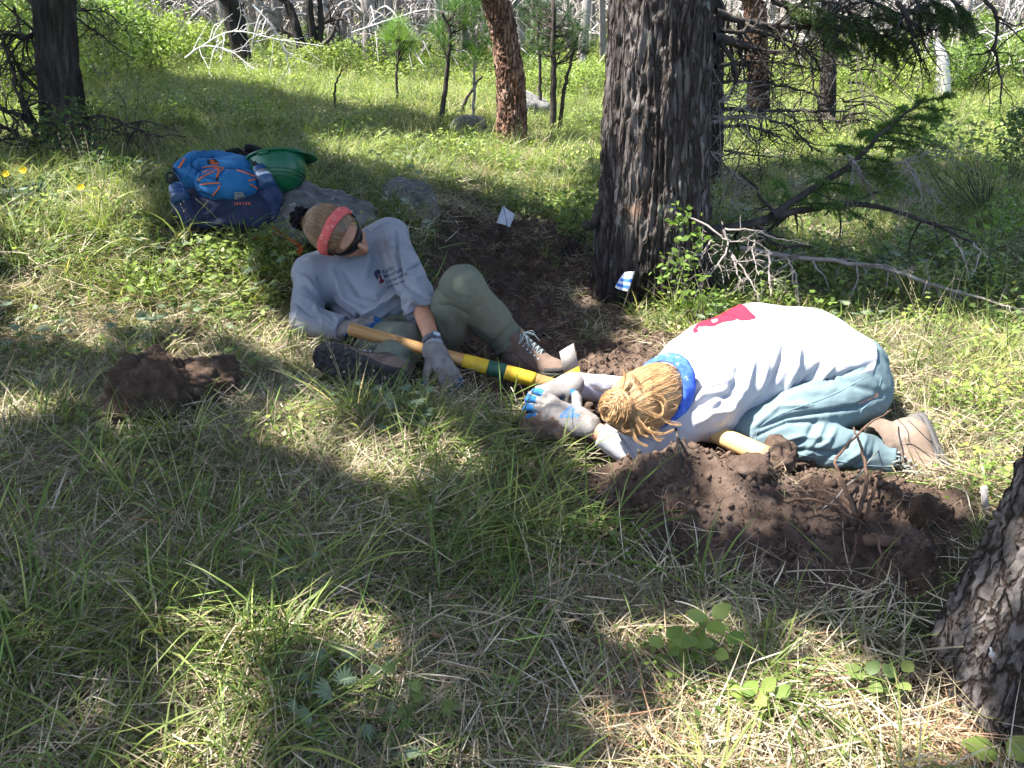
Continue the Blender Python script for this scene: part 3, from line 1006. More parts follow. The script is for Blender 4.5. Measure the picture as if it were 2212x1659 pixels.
def ring_strip(name, pts_c, half_w, width_dir, normals, thick, mat, parent, wob=.0, seed=3):
    """A closed band of cloth: centre points, outward normals; outer and inner skins joined."""
    m = len(pts_c)
    rg = np.random.default_rng(seed)
    rows = []
    for s_, off in ((-1, 0), (-1.0, thick), (-.4, thick * 1.6), (.3, thick * 1.2), (1.0, thick), (1, 0)):
        w = half_w * s_
        rows.append(pts_c + width_dir * (w[:, None] if hasattr(w, '__len__') else w) + normals * (off + wob * (vnoise(pts_c * 60 + s_ * 3, seed)[:, None] if off else 0)))
    v = np.concatenate(rows)
    r = len(rows)
    q = []
    for a in range(r):
        b = (a + 1) % r
        for i in range(m):
            j = (i + 1) % m
            q.append((a * m + i, a * m + j, b * m + j, b * m + i))
    return part(name, v, np.array(q), mat, parent)

# ------------------------------------------------------------------ the kneeling person
def kneeling():
    A = {k: Pt(*v) for k, v in dict(
        pelvis=(1825, 812, 2.80), waist=(1745, 768, 2.80), back=(1640, 760, 2.78), chest=(1545, 790, 2.74), neckb=(1462, 815, 2.70),
        lsh=(1545, 862, 2.58), lel=(1385, 985, 2.60), lwr=(1272, 922, 2.62), rsh=(1480, 782, 2.88), rel=(1385, 850, 2.95), rwr=(1240, 830, 2.81),
        lhip=(1835, 850, 2.70), lkn=(1630, 935, 2.60), lan=(1912, 990, 2.58), rhip=(1835, 790, 2.92), rkn=(1640, 880, 2.95), ran=(1880, 905, 2.95),
        head=(1393, 872, 2.56)).items()}
    base = np.array([A['pelvis'][0], A['pelvis'][1], gz(A['pelvis'][0], A['pelvis'][1])])
    T = thing('person', 'person in a white long-sleeved shirt and pale blue trousers kneeling bent forward over a rock', 'person', base)
    lat = unit(A['lsh'] - A['rsh']); lat = unit([0.02, -1, 0.0])
    hu = img((-.80, -.34, .50)); hf = img((-.25, -.72, -.62)); HR = rot_from(hf - hu * (hf @ hu), hu)
    hc = A['head']
    H = lambda x, y, z: xf(np.array([x, y, z], float), HR, hc)
    lo = np.array([-.02, 1.9, -.1]); hi = np.array([1.5, 3.0, .62])
    # skin: one continuous body under the clothes
    F = Field(lo, hi, .0055)
    F.path([A['pelvis'], A['waist'], A['back'], A['chest'], A['neckb']], [.10, .10, .105, .10, .06], .05, (lat, 1.35))
    F.cone(A['neckb'], H(-.01, 0, -.05), .058, .055, .03)
    F.ell(H(-.012, 0, .02), (.092, .074, .094), HR, .02)
    F.ell(H(.035, 0, -.035), (.058, .056, .075), HR, .02)
    F.cone(H(.088, 0, .0), H(.106, 0, -.035), .009, .013, .012)
    F.ell(H(.06, 0, -.088), (.03, .028, .024), HR, .02)
    for s_ in (-1, 1):
        F.ell(H(-.005, s_ * .076, -.015), (.018, .009, .03), HR, .006)
    for s_ in 'lr':
        F.path([A['chest'] * .4 + A[s_ + 'sh'] * .6, A[s_ + 'sh'], A[s_ + 'el'], A[s_ + 'wr']], [.06, .046, .036, .026], .03)
        F.path([A['pelvis'], A[s_ + 'hip'], A[s_ + 'kn'], A[s_ + 'an']], [.09, .085, .055, .038], .03)
    v, q = F.mesh()
    body = part('body', v, q, M['skin'], T)
    # trousers
    F = Field(lo, hi, .0052)
    F.cone(A['pelvis'], A['pelvis'] * .45 + A['waist'] * .55, .132, .118, .04, (lat, 1.22))
    F.ell(Pt(1862, 850, 2.74), (.085, .085, .085), k=.05)
    F.ell(Pt(1862, 790, 2.92), (.085, .085, .085), k=.05)
    for s_ in 'lr':
        hip, kn, an = A[s_ + 'hip'], A[s_ + 'kn'], A[s_ + 'an']
        F.cone(hip, kn * .55 + hip * .45, .102, .092, .04); F.cone(kn * .55 + hip * .45, kn, .092, .072, .03)
        F.cone(kn, kn * .45 + an * .55, .072, .067, .015); F.cone(kn * .45 + an * .55, an * 1.06 - kn * .06, .067, .060, .02)
        ax = unit(an - kn)
        F.cut(an + ax * .012, ax, .15)
    wd = unit(A['waist'] - A['pelvis'])
    F.cut(A['pelvis'] * .4 + A['waist'] * .6, wd, .2)
    v, q = F.mesh()
    v = relax(v, q, 1)
    L = []
    for i, (x, y) in enumerate(((1622, 905), (1628, 925), (1640, 945), (1655, 962))):       # creases raying out of the bent knee
        L.append(([(x + 4, y + 18), (x + 60 + 14 * i, y - 26 + 12 * i), (x + 130 + 10 * i, y - 30 + 16 * i)], 5, -7 if i % 2 else 6))
    L += [([(1660, 990), (1745, 945), (1765, 905)], 6, -6), ([(1700, 1000), (1790, 955), (1805, 925)], 6, 6), ([(1760, 1005), (1835, 965), (1850, 935)], 6, -7),
          ([(1800, 1012), (1860, 975), (1872, 945)], 5, 7), ([(1830, 1015), (1885, 985), (1892, 950)], 4, -6), ([(1740, 975), (1770, 940), (1780, 915)], 4, 5),
          ([(1640, 925), (1700, 900), (1850, 880), (1915, 850)], 5, -9), ([(1800, 800), (1850, 835), (1905, 850)], 7, -5), ([(1700, 850), (1790, 815), (1860, 812)], 6, 4),
          ([(1880, 790), (1905, 830), (1900, 880)], 6, -4), ([(1650, 880), (1720, 850), (1800, 840)], 8, 4), ([(1690, 1010), (1800, 1018), (1930, 1030)], 4, -4)]
    v = folds(v, q, L)
    n = vnormals(v, q)
    v = v + n * (.0022 * fbm(v * np.array([22, 22, 34]), 3, 70))[:, None]
    pants = part('trousers', v, q, M['pants_blue'], T)
    bv = bvh_of(v, q)
    # seam lines and back pocket
    def seam(name, pix, mat, rad=.0016, lift=.0):
        pts = []
        for p in smooth_path([(a, b, 0) for a, b in pix], 40)[:, :2]:
            d = unit(Pt(p[0], p[1], 1) - np.array([0, 0, CAM_H]))
            h = bv.ray_cast(Vector((0, 0, CAM_H)), Vector(d))
            if h[0] is not None: pts.append(np.array(h[0]))
        if len(pts) > 3:
            pts = np.array(pts)
            pv, pf = tube(pts, rad, 5)
            part(name, pv, pf, mat, pants)
    seam('seam', [(1632, 960), (1640, 925), (1690, 893), (1790, 856), (1870, 815)], M['stitch'])
    seam('seam', [(1700, 978), (1790, 992), (1870, 1005), (1935, 1008)], M['stitch'])
    seam('seam', [(1905, 815), (1890, 860), (1862, 885), (1858, 905)], M['stitch'])
    # shirt
    F = Field(lo, hi, .0052)
    hem = A['pelvis'] + (A['pelvis'] - A['waist']) * .12
    F.cone(hem, A['waist'], .143, .140, .05, (lat, 1.28))
    F.cone(A['waist'], A['back'], .140, .142, .05, (lat, 1.34))
    F.cone(A['back'], A['chest'], .142, .125, .05, (lat, 1.38))
    F.cone(A['chest'], A['neckb'] * .75 + A['chest'] * .25, .122, .076, .05, (lat, 1.5))
    for s_ in 'lr':
        sh, el, wr = A[s_ + 'sh'], A[s_ + 'el'], A[s_ + 'wr']
        F.cone(A['chest'] * .5 + sh * .5, sh, .105 if s_ == 'l' else .09, .078 if s_ == 'l' else .066, .05)
        F.cone(sh, el, .078, .056, .035); F.cone(el, wr, .056, .040, .02)
        ax = unit(wr - el)
        F.cut(wr - ax * (.040 if s_ == 'l' else -.012), ax, .11)
    F.cone(Pt(1600, 830, 2.66), Pt(1545, 905, 2.64), .095, .075, .05)                    # cloth hanging from the chest
    F.cone(A['neckb'], H(-.01, 0, -.03), .064, .066, .004, op='sub')
    F.cut(hem, hem - A['waist'], .26)
    v, q = F.mesh()
    v = relax(v, q, 1)
    L = [([(1600, 905), (1660, 850), (1690, 780), (1698, 735)], 8, -9), ([(1620, 905), (1690, 850), (1722, 790), (1728, 745)], 7, 8),
         ([(1650, 885), (1730, 840), (1775, 785)], 7, -9), ([(1670, 878), (1760, 835), (1800, 790)], 6, 8), ([(1720, 862), (1800, 822), (1845, 800)], 6, -7),
         ([(1760, 845), (1830, 812), (1880, 800)], 5, 7), ([(1790, 830), (1850, 800), (1895, 780)], 5, -5), ([(1540, 900), (1585, 840), (1600, 780)], 8, -8),
         ([(1560, 910), (1610, 840), (1632, 770)], 7, 7), ([(1500, 870), (1530, 835), (1590, 815)], 7, 7), ([(1490, 885), (1540, 858), (1600, 850)], 7, -8),
         ([(1505, 915), (1550, 890), (1590, 880)], 6, 6), ([(1490, 800), (1520, 780), (1560, 775)], 6, 6), ([(1475, 765), (1530, 755), (1560, 775)], 6, -6),
         ([(1440, 745), (1445, 790), (1462, 825)], 5, -6), ([(1500, 850), (1520, 815), (1540, 790)], 6, -7), ([(1640, 850), (1655, 800), (1662, 750)], 6, 5),
         ([(1300, 930), (1330, 945), (1365, 985)], 5, 5), ([(1330, 925), (1350, 950), (1375, 985)], 5, -6), ([(1275, 835), (1300, 850), (1330, 848)], 5, -4),
         ([(1255, 822), (1275, 842), (1290, 858)], 4, 4), ([(1745, 850), (1700, 870), (1640, 905)], 6, -8), ([(1820, 800), (1790, 770), (1780, 740)], 8, -4)]
    v = folds(v, q, L)
    n = vnormals(v, q)
    v = v + n * (.0035 * fbm(v * np.array([11, 11, 15]), 3, 71))[:, None]
    shirt = part('shirt', v, q, M['shirt_white'], T)
    bs = bvh_of(v, q)
    def on_shirt(name, pix, mat, lift=.0022):
        """A printed shape given by its outline in the photograph, laid on the cloth."""
        from mathutils.geometry import tessellate_polygon
        ring = smooth_path([(a, b, 0) for a, b in list(pix) + [pix[0]]], len(pix) * 4)[:-1, :2]
        c = ring.mean(0)
        vs, fs = [], []
        m = len(ring)
        for p in ring: vs.append(p)
        tri = tessellate_polygon([[Vector((p[0], p[1], 0)) for p in ring]])
        vs = np.array(vs); tri = np.array(tri)
        for _ in range(3):                                                            # split so that it follows the cloth
            mid, nt_, vl = {}, [], list(vs)
            for a, b, cc in tri:
                ms = []
                for e0, e1 in ((a, b), (b, cc), (cc, a)):
                    kk = (min(e0, e1), max(e0, e1))
                    if kk not in mid:
                        mid[kk] = len(vl); vl.append((vl[e0] + vl[e1]) / 2)
                    ms.append(mid[kk])
                nt_ += [(a, ms[0], ms[2]), (b, ms[1], ms[0]), (cc, ms[2], ms[1]), tuple(ms)]
            vs, tri = np.array(vl), np.array(nt_)
        out = []
        for p in vs:
            d = Vector(unit(Pt(p[0], p[1], 1) - np.array([0, 0, CAM_H])))
            h = bs.ray_cast(Vector((0, 0, CAM_H)), d)
            k = 0
            while h[0] is None and k < 40:
                k += 1
                d = Vector(unit(Pt(p[0], p[1] + k, 1) - np.array([0, 0, CAM_H])))
                h = bs.ray_cast(Vector((0, 0, CAM_H)), d)
            loc, nn = (h[0], h[1]) if h[0] is not None else (Vector(Pt(p[0], p[1], 2.72)), -d)
            if nn.dot(d) > 0: nn = -nn
            out.append(np.array(loc + nn * lift))
        return part(name, np.array(out), tri, mat, shirt)
    on_shirt('print', [(1497, 713), (1512, 695), (1535, 690), (1560, 681), (1590, 683), (1588, 692), (1560, 697), (1540, 706), (1520, 705), (1512, 714), (1500, 720)], M['ink_red'])
    on_shirt('print', [(1546, 677), (1572, 665), (1604, 660), (1622, 676), (1632, 688), (1600, 693), (1585, 683), (1570, 681)], M['ink_red'], .0036)
    on_shirt('print', [(1507, 712), (1513, 707), (1517, 711), (1511, 717)], M['shirt_white'], .0034)
    on_shirt('print', [(1537, 693), (1549, 691), (1549, 696), (1540, 698)], M['ink_pale'], .0030)
    # rolled white cuff of the near sleeve
    # gloves
    def glove(wr, tip_dir, back_dir, side, curl, spread, th, sc, nm):
        gv_, gq_, gc = hand_field(side, curl, spread, th, sc, .030 if nm == 'l' else .018)
        R = rot_from(tip_dir, back_dir)
        return part('glove', xf(gv_, R, wr), gq_, M['glove_knit'], T, colors=gc), R
    lw = Pt(1250, 910, 2.63)
    lgd = unit(Pt(1168, 876, 2.66) - lw)
    lback = img((.05, .55, .80))
    gl, Rl = glove(lw, lgd, lback, -1, [(.0, .28, .35), (.03, .34, .4), (.08, .38, .4), (.16, .40, .4)], .22, (1.15, .05), 1.18, 'l')
    gvw = np.array([x.co[:] for x in gl.data.vertices]) + base
    bg = bvh_of(gvw, np.array([tuple(p.vertices) for p in gl.data.polygons]))
    for k, (tx, sz, off) in enumerate((('SHOWA', .0150, 0), ('ATLAS', .0150, 1), ('300', .0150, 2), ('7/S', .0140, 3))):
        tv, tf = text_mesh(tx, sz, .0004)
        right = Rl @ unit([-.25, -1.0, 0]); upv = Rl @ unit([1.0, -.25, 0])
        org = lw + Rl @ np.array([.046 - .0142 * off, .028 - .004 * off, .02])
        pv = drape(tv, org, right, upv, bg, -Rl[:, 2], .0010)
        part('lettering', pv, tf, M['ink_blue'], gl, smooth=False)
    rw = Pt(1228, 832, 2.79)
    rgd = unit(Pt(1150, 862, 2.76) - rw)
    gr, Rr = glove(rw, rgd, img((-.25, .75, .60)), 1, [(.30, .45, .4), (.33, .5, .4), (.38, .55, .4), (.45, .55, .45)], .05, (.35, .9), 1.16, 'r')
    # hair
    F = Field(hc - .19, hc + .19, .0045)
    F.ell(H(-.016, 0, .022), (.104, .087, .106), HR, .0)
    pn = HR @ unit([.75, 0, -.66])
    F.ell(H(-.035, 0, -.045), (.082, .083, .085), HR, .03)
    F.cut(hc + pn * .034, pn)
    bunc = np.array([-.045, .0, .122])
    F.ell(H(*bunc), (.052, .055, .038), HR, .012)
    F.ell(H(*(bunc + [.02, .02, .012])), (.03, .035, .03), HR, .01)
    v, q = F.mesh()
    n = vnormals(v, q)
    loc = (v - hc) @ HR
    ang = np.arctan2(loc[:, 1], loc[:, 0])
    v = v + n * (.0028 * vnoise(np.c_[ang * 14, np.linalg.norm(loc, axis=1) * 20, 0 * ang], 5))[:, None]
    tint = .85 + .35 * vnoise(np.c_[ang * 22, loc[:, 2] * 12, 0 * ang], 9)
    hair = part('hair', v, q, M['hair'], T, colors=np.stack([tint] * 3, -1))
    cap = bvh_of(v, q)
    rad = np.array([.106, .089, .108])
    st = []
    for a in np.linspace(0, 2 * np.pi, 60):
        d = np.array([math.cos(a), math.sin(a), -.62 + .50 * math.cos(a)])
        st.append(d / np.linalg.norm(d / rad))
    en = [bunc + np.array([.02 * math.cos(a), .025 * math.sin(a), -.015]) for a in np.linspace(0, 6.2, 12)]
    strands(np.array(st), np.array(en), hc + HR @ np.array([-.016, 0, .022]), HR, rad, 2300, .0008, M['hair'], 'hair_strands', hair, .011, 1.0, 4, 1.4, cap)
    B = Buf()
    rg = np.random.default_rng(8)
    for k in range(620):                                                              # the bun: loops of hair wound round
        a0 = rg.uniform(0, 6.28); rr = rg.uniform(.018, .056); zz = rg.uniform(-.012, .034) * (1 - rr / .09)
        pts = []
        for s_ in np.linspace(0, rg.uniform(1.5, 4.0), 10):
            pts.append(bunc + [rr * math.cos(a0 + s_), rr * 1.05 * math.sin(a0 + s_), zz + .012 * math.sin(2 * s_ + a0) + .02 * (1 - (rr / .056) ** 2)])
        t = rg.uniform(.6, 1.45)
        tv, tf = tube(xf(np.array(pts), HR, hc), .0010, 4)
        B.add(tv, tf, (t, t * .96, t * .88))
    for pix in ([(1390, 855), (1425, 865), (1432, 890), (1415, 905)], [(1380, 880), (1420, 900), (1450, 915), (1472, 918)], [(1375, 900), (1400, 930), (1430, 938), (1455, 930)],
                [(1370, 905), (1385, 935), (1400, 945)], [(1335, 905), (1345, 928), (1360, 932), (1375, 925)], [(1345, 835), (1350, 812), (1346, 800)], [(1385, 840), (1372, 815), (1362, 808)],
                [(1360, 910), (1375, 950), (1400, 965)], [(1405, 850), (1430, 860), (1440, 880)], [(1400, 925), (1420, 950), (1432, 948)]):
        for j in range(16):
            curl_lock(B, [Pt(a + rg.normal(0, 2.2), b + rg.normal(0, 2.2), 2.44 + rg.normal(0, .006)) for a, b in pix], .0008, 22, rg.uniform(.9, 1.5))
    for k in range(70):                                                               # flyaway hairs
        a = rg.uniform(0, 6.28)
        d = unit([math.cos(a), math.sin(a), rg.uniform(-.2, .9)])
        p0 = d * rad
        p = [p0, p0 * 1.10 + rg.normal(0, .012, 3), p0 * rg.uniform(1.1, 1.3) + rg.normal(0, .03, 3)]
        curl_lock(B, xf(np.array(p), HR, hc), .0006, 8, rg.uniform(1.0, 1.6))
    v, f = B.data()
    part('hair_bun', v, f, M['hair'], hair, colors=B.cols())
    # blue headband round the nape
    a = np.linspace(0, 2 * np.pi, 64, endpoint=False)
    ctr = np.stack([.109 * np.cos(a) - .014, .092 * np.sin(a), -.048 + .055 * np.cos(a)], -1)
    nr = np.stack([np.cos(a), np.sin(a), 0 * a], -1)
    wdl = np.stack([-.25 * np.cos(a), -.25 * np.sin(a), 1 + 0 * a], -1); wdl /= np.linalg.norm(wdl, axis=1)[:, None]
    ring_strip('headband', xf(ctr, HR, hc), .021, wdl @ HR.T, nr @ HR.T, .005, M['band_blue'], T, .002)
    # boots
    heel = Pt(1962, 908, 2.60); toe = Pt(2034, 1070, 2.52)
    td = unit(toe - heel)
    make_boot(T, Pt(1987, 900, 2.62), td, unit(A['lkn'] - A['lan'] + np.array([0, -.10, -.05])), .285, M['boot_tan'], M['rubber_grey'], True)
    h2 = Pt(1905, 860, 2.98)
    make_boot(T, h2, unit(Pt(1945, 965, 2.90) - h2), unit(A['rkn'] - A['ran']), .27, M['boot_tan'], M['rubber'], False)
    return T
kneeling()
# ------------------------------------------------------------------ the seated person
def seated():
    A = {k: Pt(*v) for k, v in dict(
        pelvis=(862, 735, 3.38), waist=(818, 672, 3.46), chest=(768, 595, 3.56), neckb=(752, 540, 3.62),
        lsh=(842, 512, 3.60), lel=(898, 630, 3.24), lwr=(934, 738, 2.98), rsh=(675, 590, 3.50), rel=(662, 690, 3.36), rwr=(752, 712, 3.27),
        lhip=(930, 752, 3.36), lkn=(1000, 625, 3.06), lan=(1112, 752, 3.30), rhip=(822, 745, 3.32), rkn=(868, 745, 3.10), ran=(838, 788, 2.93),
        head=(728, 503, 3.36)).items()}
    base = np.array([A['pelvis'][0], A['pelvis'][1], gz(A['pelvis'][0], A['pelvis'][1])])
    T = thing('person', 'person in grey shirt, olive trousers, sunglasses and red bandana reclining on one elbow', 'person', base)
    hu = img((-.33, .20, .92)); hl = img((.50, .86, -.02)); hf = np.cross(hl, hu); HR = rot_from(hf, hu)
    hc = A['head']
    HS = 1.06
    HR = HR * HS
    H = lambda x, y, z: xf(np.array([x, y, z], float), HR, hc)
    lo = np.array([-1.1, 2.3, -.06]); hi = np.array([.32, 3.75, .72])
    lat = unit(A['lsh'] - A['rsh'])
    F = Field(lo, hi, .0050)
    F.path([A['pelvis'], A['waist'], A['chest'], A['neckb']], [.10, .095, .10, .055], .05, (lat, 1.3))
    F.cone(A['neckb'], H(-.02, 0, -.06), .055, .052, .03)
    F.ell(H(-.012, 0, .02), (.094, .074, .094), HR, .02)
    F.ell(H(.034, 0, -.038), (.058, .058, .076), HR, .02)
    F.ell(H(.062, 0, -.092), (.030, .028, .024), HR, .02)
    F.cone(H(.094, 0, .006), H(.121, 0, -.033), .008, .0120, .008)
    for s_ in (-1, 1):
        F.ell(H(.102, s_ * .011, -.036), (.010, .008, .008), HR, .006)
        F.ell(H(.066, s_ * .036, -.030), (.024, .022, .022), HR, .02)
        F.ell(H(-.005, s_ * .077, -.015), (.018, .009, .031), HR, .006)
    F.ell(H(.078, 0, .030), (.022, .050, .012), HR, .015)
    F.ell(H(.094, 0, -.060), (.013, .023, .0065), HR, .003); F.ell(H(.092, 0, -.074), (.013, .020, .0080), HR, .003)
    for s_ in 'lr':
        F.path([A['chest'] * .4 + A[s_ + 'sh'] * .6, A[s_ + 'sh'], A[s_ + 'el'], A[s_ + 'wr']], [.05, .044, .040, .027], .03)
        F.path([A['pelvis'], A[s_ + 'hip'], A[s_ + 'kn'], A[s_ + 'an']], [.09, .08, .05, .035], .03)
    v, q = F.mesh()
    col = np.ones((len(v), 3))
    lip = S(.027, .016, np.linalg.norm(((v - H(.098, 0, -.067)) @ HR) * [1, .75, 1.5], axis=1))[:, None]
    col = col * (1 - lip * np.array([.05, .38, .30]))
    part('body', v, q, M['skin_tan'], T, colors=col)
    # trousers
    F = Field(lo, hi, .0052)
    F.cone(A['pelvis'], A['pelvis'] * .5 + A['waist'] * .5, .118, .112, .04, (lat, 1.25))
    hip, kn, an = A['lhip'], A['lkn'], A['lan']
    F.cone(hip, kn * .5 + hip * .5, .098, .092, .03); F.cone(kn * .5 + hip * .5, kn, .092, .082, .02); F.ell(kn + unit(kn - hip * .5 - an * .5) * .012, (.078, .078, .078), k=.02)
    F.cone(kn, kn * .5 + an * .5, .080, .072, .012); F.cone(kn * .5 + an * .5, an, .072, .066, .02)
    ax = unit(an - kn); F.cut(an + ax * .005, ax, .12)
    F.cone(an - ax * .05, an - ax * .012, .072, .072, .004)
    hip, kn, an = A['rhip'], A['rkn'], A['ran']
    F.cone(hip, kn, .100, .082, .03); F.cone(kn, an, .080, .066, .015)
    ax2 = unit(an - kn); F.cut(an + ax2 * .03, ax2, .13)
    F.cut(A['pelvis'] * .4 + A['waist'] * .6, unit(A['waist'] - A['pelvis']), .19)
    v, q = F.mesh()
    v = relax(v, q, 1)
    L = [([(945, 625), (965, 648), (985, 700)], 5, -3), ([(985, 640), (1020, 645), (1050, 620)], 4, -2), ([(975, 640), (1005, 690), (1000, 745)], 6, 2), ([(950, 660), (985, 665), (1012, 680)], 4, -3),
         ([(1010, 672), (1040, 660), (1075, 632)], 3, -2.5), ([(930, 650), (940, 690), (960, 730)], 6, 4), ([(1040, 760), (1075, 735), (1110, 700)], 5, -6), ([(1050, 775), (1090, 755), (1125, 715)], 5, 6),
         ([(1000, 700), (1030, 720), (1070, 745)], 6, -4), ([(1030, 625), (1060, 670), (1095, 715)], 5, 1.5), ([(800, 750), (850, 745), (905, 765)], 5, 6), ([(805, 770), (860, 762), (912, 780)], 5, -6),
         ([(815, 785), (865, 778), (910, 795)], 4, 5), ([(850, 735), (880, 745), (905, 765)], 5, -5), ([(830, 700), (870, 690), (915, 690)], 5, -5), ([(840, 720), (880, 705), (920, 705)], 5, 4)]
    v = folds(v, q, L)
    v = v + vnormals(v, q) * (.0025 * fbm(v * 20, 3, 75))[:, None]
    part('trousers', v, q, M['pants_olive'], T)
    # shirt
    F = Field(lo, hi, .0052)
    hem = A['pelvis'] * .78 + A['waist'] * .22
    F.cone(hem, A['waist'], .132, .122, .05, (lat, 1.22)); F.cone(A['waist'], A['chest'], .122, .120, .05, (lat, 1.28))
    F.cone(A['chest'], A['neckb'] * .8 + A['chest'] * .2, .120, .075, .05, (lat, 1.55))
    F.cone(A['lsh'], A['neckb'], .066, .055, .04); F.cone(A['rsh'], A['neckb'], .066, .055, .04)
    for s_ in 'lr':
        sh, el, wr = A[s_ + 'sh'], A[s_ + 'el'], A[s_ + 'wr']
        F.cone(A['chest'] * .55 + sh * .45, sh, .090, .072, .05)
        F.cone(sh, el, .072, .064, .02); F.cone(el, wr, .064, .048, .015)
        ax = unit(wr - el)
        if s_ == 'l':
            c = el * .56 + wr * .44
            F.cone(c - ax * .07, c - ax * .012, .066, .064, .006)
            F.cut(c, ax, .22)
        else:
            F.cut(wr - ax * .02, ax, .10)
    F.cone(A['neckb'], H(-.02, 0, -.05), .060, .062, .004, op='sub')
    F.cut(hem, hem - A['waist'], .22)
    v, q = F.mesh()
    v = relax(v, q, 1)
    L = [([(690, 600), (715, 660), (760, 690), (800, 690)], 9, -6), ([(720, 590), (745, 650), (790, 675), (830, 665)], 9, 7), ([(745, 590), (775, 635), (815, 645), (850, 615)], 9, -6),
         ([(770, 690), (815, 675), (870, 625)], 6, 7), ([(785, 705), (830, 688), (880, 650)], 5, -7), ([(800, 710), (850, 690), (895, 668)], 5, 6), ([(820, 715), (860, 705), (905, 690)], 4, -5),
         ([(868, 585), (890, 575), (925, 560)], 4, -8), ([(870, 600), (900, 605), (922, 590)], 5, 6), ([(872, 615), (905, 635), (925, 640)], 5, -7), ([(880, 640), (905, 655), (930, 655)], 5, 6),
         ([(845, 530), (865, 545), (890, 530)], 6, 5), ([(855, 500), (860, 560), (872, 615)], 5, -7), ([(890, 660), (915, 672), (935, 672)], 4, -5), ([(660, 620), (690, 640), (720, 690)], 7, -6),
         ([(650, 640), (680, 660), (700, 700)], 6, 5), ([(780, 480), (800, 500), (840, 480)], 4, -4), ([(640, 655), (670, 680), (720, 700)], 6, -5), ([(640, 590), (660, 600), (690, 640)], 6, 4),
         ([(790, 520), (800, 560), (790, 600)], 8, 4), ([(825, 500), (830, 545), (845, 590)], 7, -4)]
    L = [(p_, w_ * .8, h_ * 1.7) for p_, w_, h_ in L]
    v = folds(v, q, L)
    v = v + vnormals(v, q) * (.003 * fbm(v * np.array([12, 12, 14]), 3, 76))[:, None]
    shirt = part('shirt', v, q, M['shirt_grey'], T)
    bs = bvh_of(v, q)
    # chest print: red emblem and four lines of lettering
    org_px = (825, 588)
    o0 = Pt(*org_px, 3.44)
    sc = .80 * 3.46 / FPX
    right = img((.90, .42, 0)); upv = img((-.36, .93, 0))
    vd = unit(o0 - np.array([0, 0, CAM_H]))
    for k, (tx, sz) in enumerate((('Rocky', 13.5), ('Mountain', 13.5), ('Conservancy', 11.0), ('Conservation Corps', 5.5))):
        tv, tf = text_mesh(tx, sz * sc * 1.25, .0003)
        tv = tv * [.80, 1, 1]
        pv = drape(tv, o0 + upv * sc * (-13.5 * k + (2 if k == 3 else 0)) - upv * sc * 6, right, upv, bs, vd, .0022)
        part('lettering', pv, tf, M['ink_navy'], shirt, smooth=False)
    def emblem(poly, mat, lift):
        vs = np.array(poly, float)
        n = len(vs)
        vs = np.c_[vs * sc, np.zeros(n)]
        c = vs.mean(0)
        vv = np.concatenate([vs, (vs + c) / 2, [c]])
        f = [(i, (i + 1) % n, n + (i + 1) % n, n + i) for i in range(n)]
        g = [(n + i, n + (i + 1) % n, 2 * n) for i in range(n)]
        pv = drape(vv, o0, right, upv, bs, vd, lift)
        part('emblem', pv, [np.array(f), np.array(g)], mat, shirt)
    emblem([(-16, -26), (-4, -26), (-2, -22), (-6, -16), (-5, -8), (-8, -2), (-12, -6), (-11, -14), (-16, -20)], M['ink_maroon'], .0026)
    emblem([(-22, 6), (-18, 10), (-8, 12), (-3, 8), (-3, -2), (-8, 0), (-13, -4), (-14, -12), (-20, -12)], M['ink_navy'], .0020)
    # collar edge
    # hair
    F = Field(hc - .2, hc + .2, .0042)
    F.ell(H(-.014, 0, .022), (.104, .085, .105), HR, .0)
    F.ell(H(-.035, 0, -.025), (.078, .080, .070), HR, .02)
    pn = HR @ unit([.78, 0, -.62])
    F.cut(hc + pn * .024, pn)
    v, q = F.mesh()
    loc = (v - hc) @ HR
    ang = np.arctan2(loc[:, 1], loc[:, 2])
    v = v + vnormals(v, q) * (.0022 * vnoise(np.c_[ang * 16, loc[:, 0] * 8, 0 * ang], 5))[:, None]
    tint = .9 + .3 * vnoise(np.c_[ang * 24, loc[:, 0] * 10, 0 * ang], 9)
    hair = part('hair', v, q, M['hair_brown'], T, colors=np.stack([tint] * 3, -1))
    cap = bvh_of(v, q)
    rad = np.array([.106, .087, .107])
    bunc = np.array([-.118, -.020, .060])
    st = []
    for a in np.linspace(-2.2, 2.2, 50):
        st.append(np.array([.062 - .055 * abs(a) / 2.2, .086 * math.sin(a), .02 + .092 * math.cos(a)]))
    strands(np.array(st), np.array([bunc * .93 + [0, .015 * math.cos(a), .015 * math.sin(a)] for a in np.linspace(0, 6, 9)]), hc, HR, rad, 1700, .0008, M['hair_brown'], 'hair_strands', hair, .008, 1.02, 5, 1.15, cap)
    B = Buf()
    rg = np.random.default_rng(5)
    for k in range(90):
        a0 = rg.uniform(0, 6.28); rr = rg.uniform(.006, .030)
        pts = [bunc + np.array([-.006 - .028 * s_ + rg.normal(0, .002), rr * math.cos(a0 + s_ * 1.5) * (1 + .5 * s_), -.02 * s_ + rr * math.sin(a0 + s_ * 1.5) * (1 + .5 * s_)]) for s_ in np.linspace(-.3, 1.3, 7)]
        t = rg.uniform(.5, 1.2)
        B.add(*tube(xf(np.array(pts), HR, hc), .0026, 4), (t, t * .96, t * .9))
    v, f = B.data()
    part('hair_bun', v, f, M['hair_brown'], hair, colors=B.cols())
    a = np.linspace(0, 2 * np.pi, 36, endpoint=False)
    B = Buf()
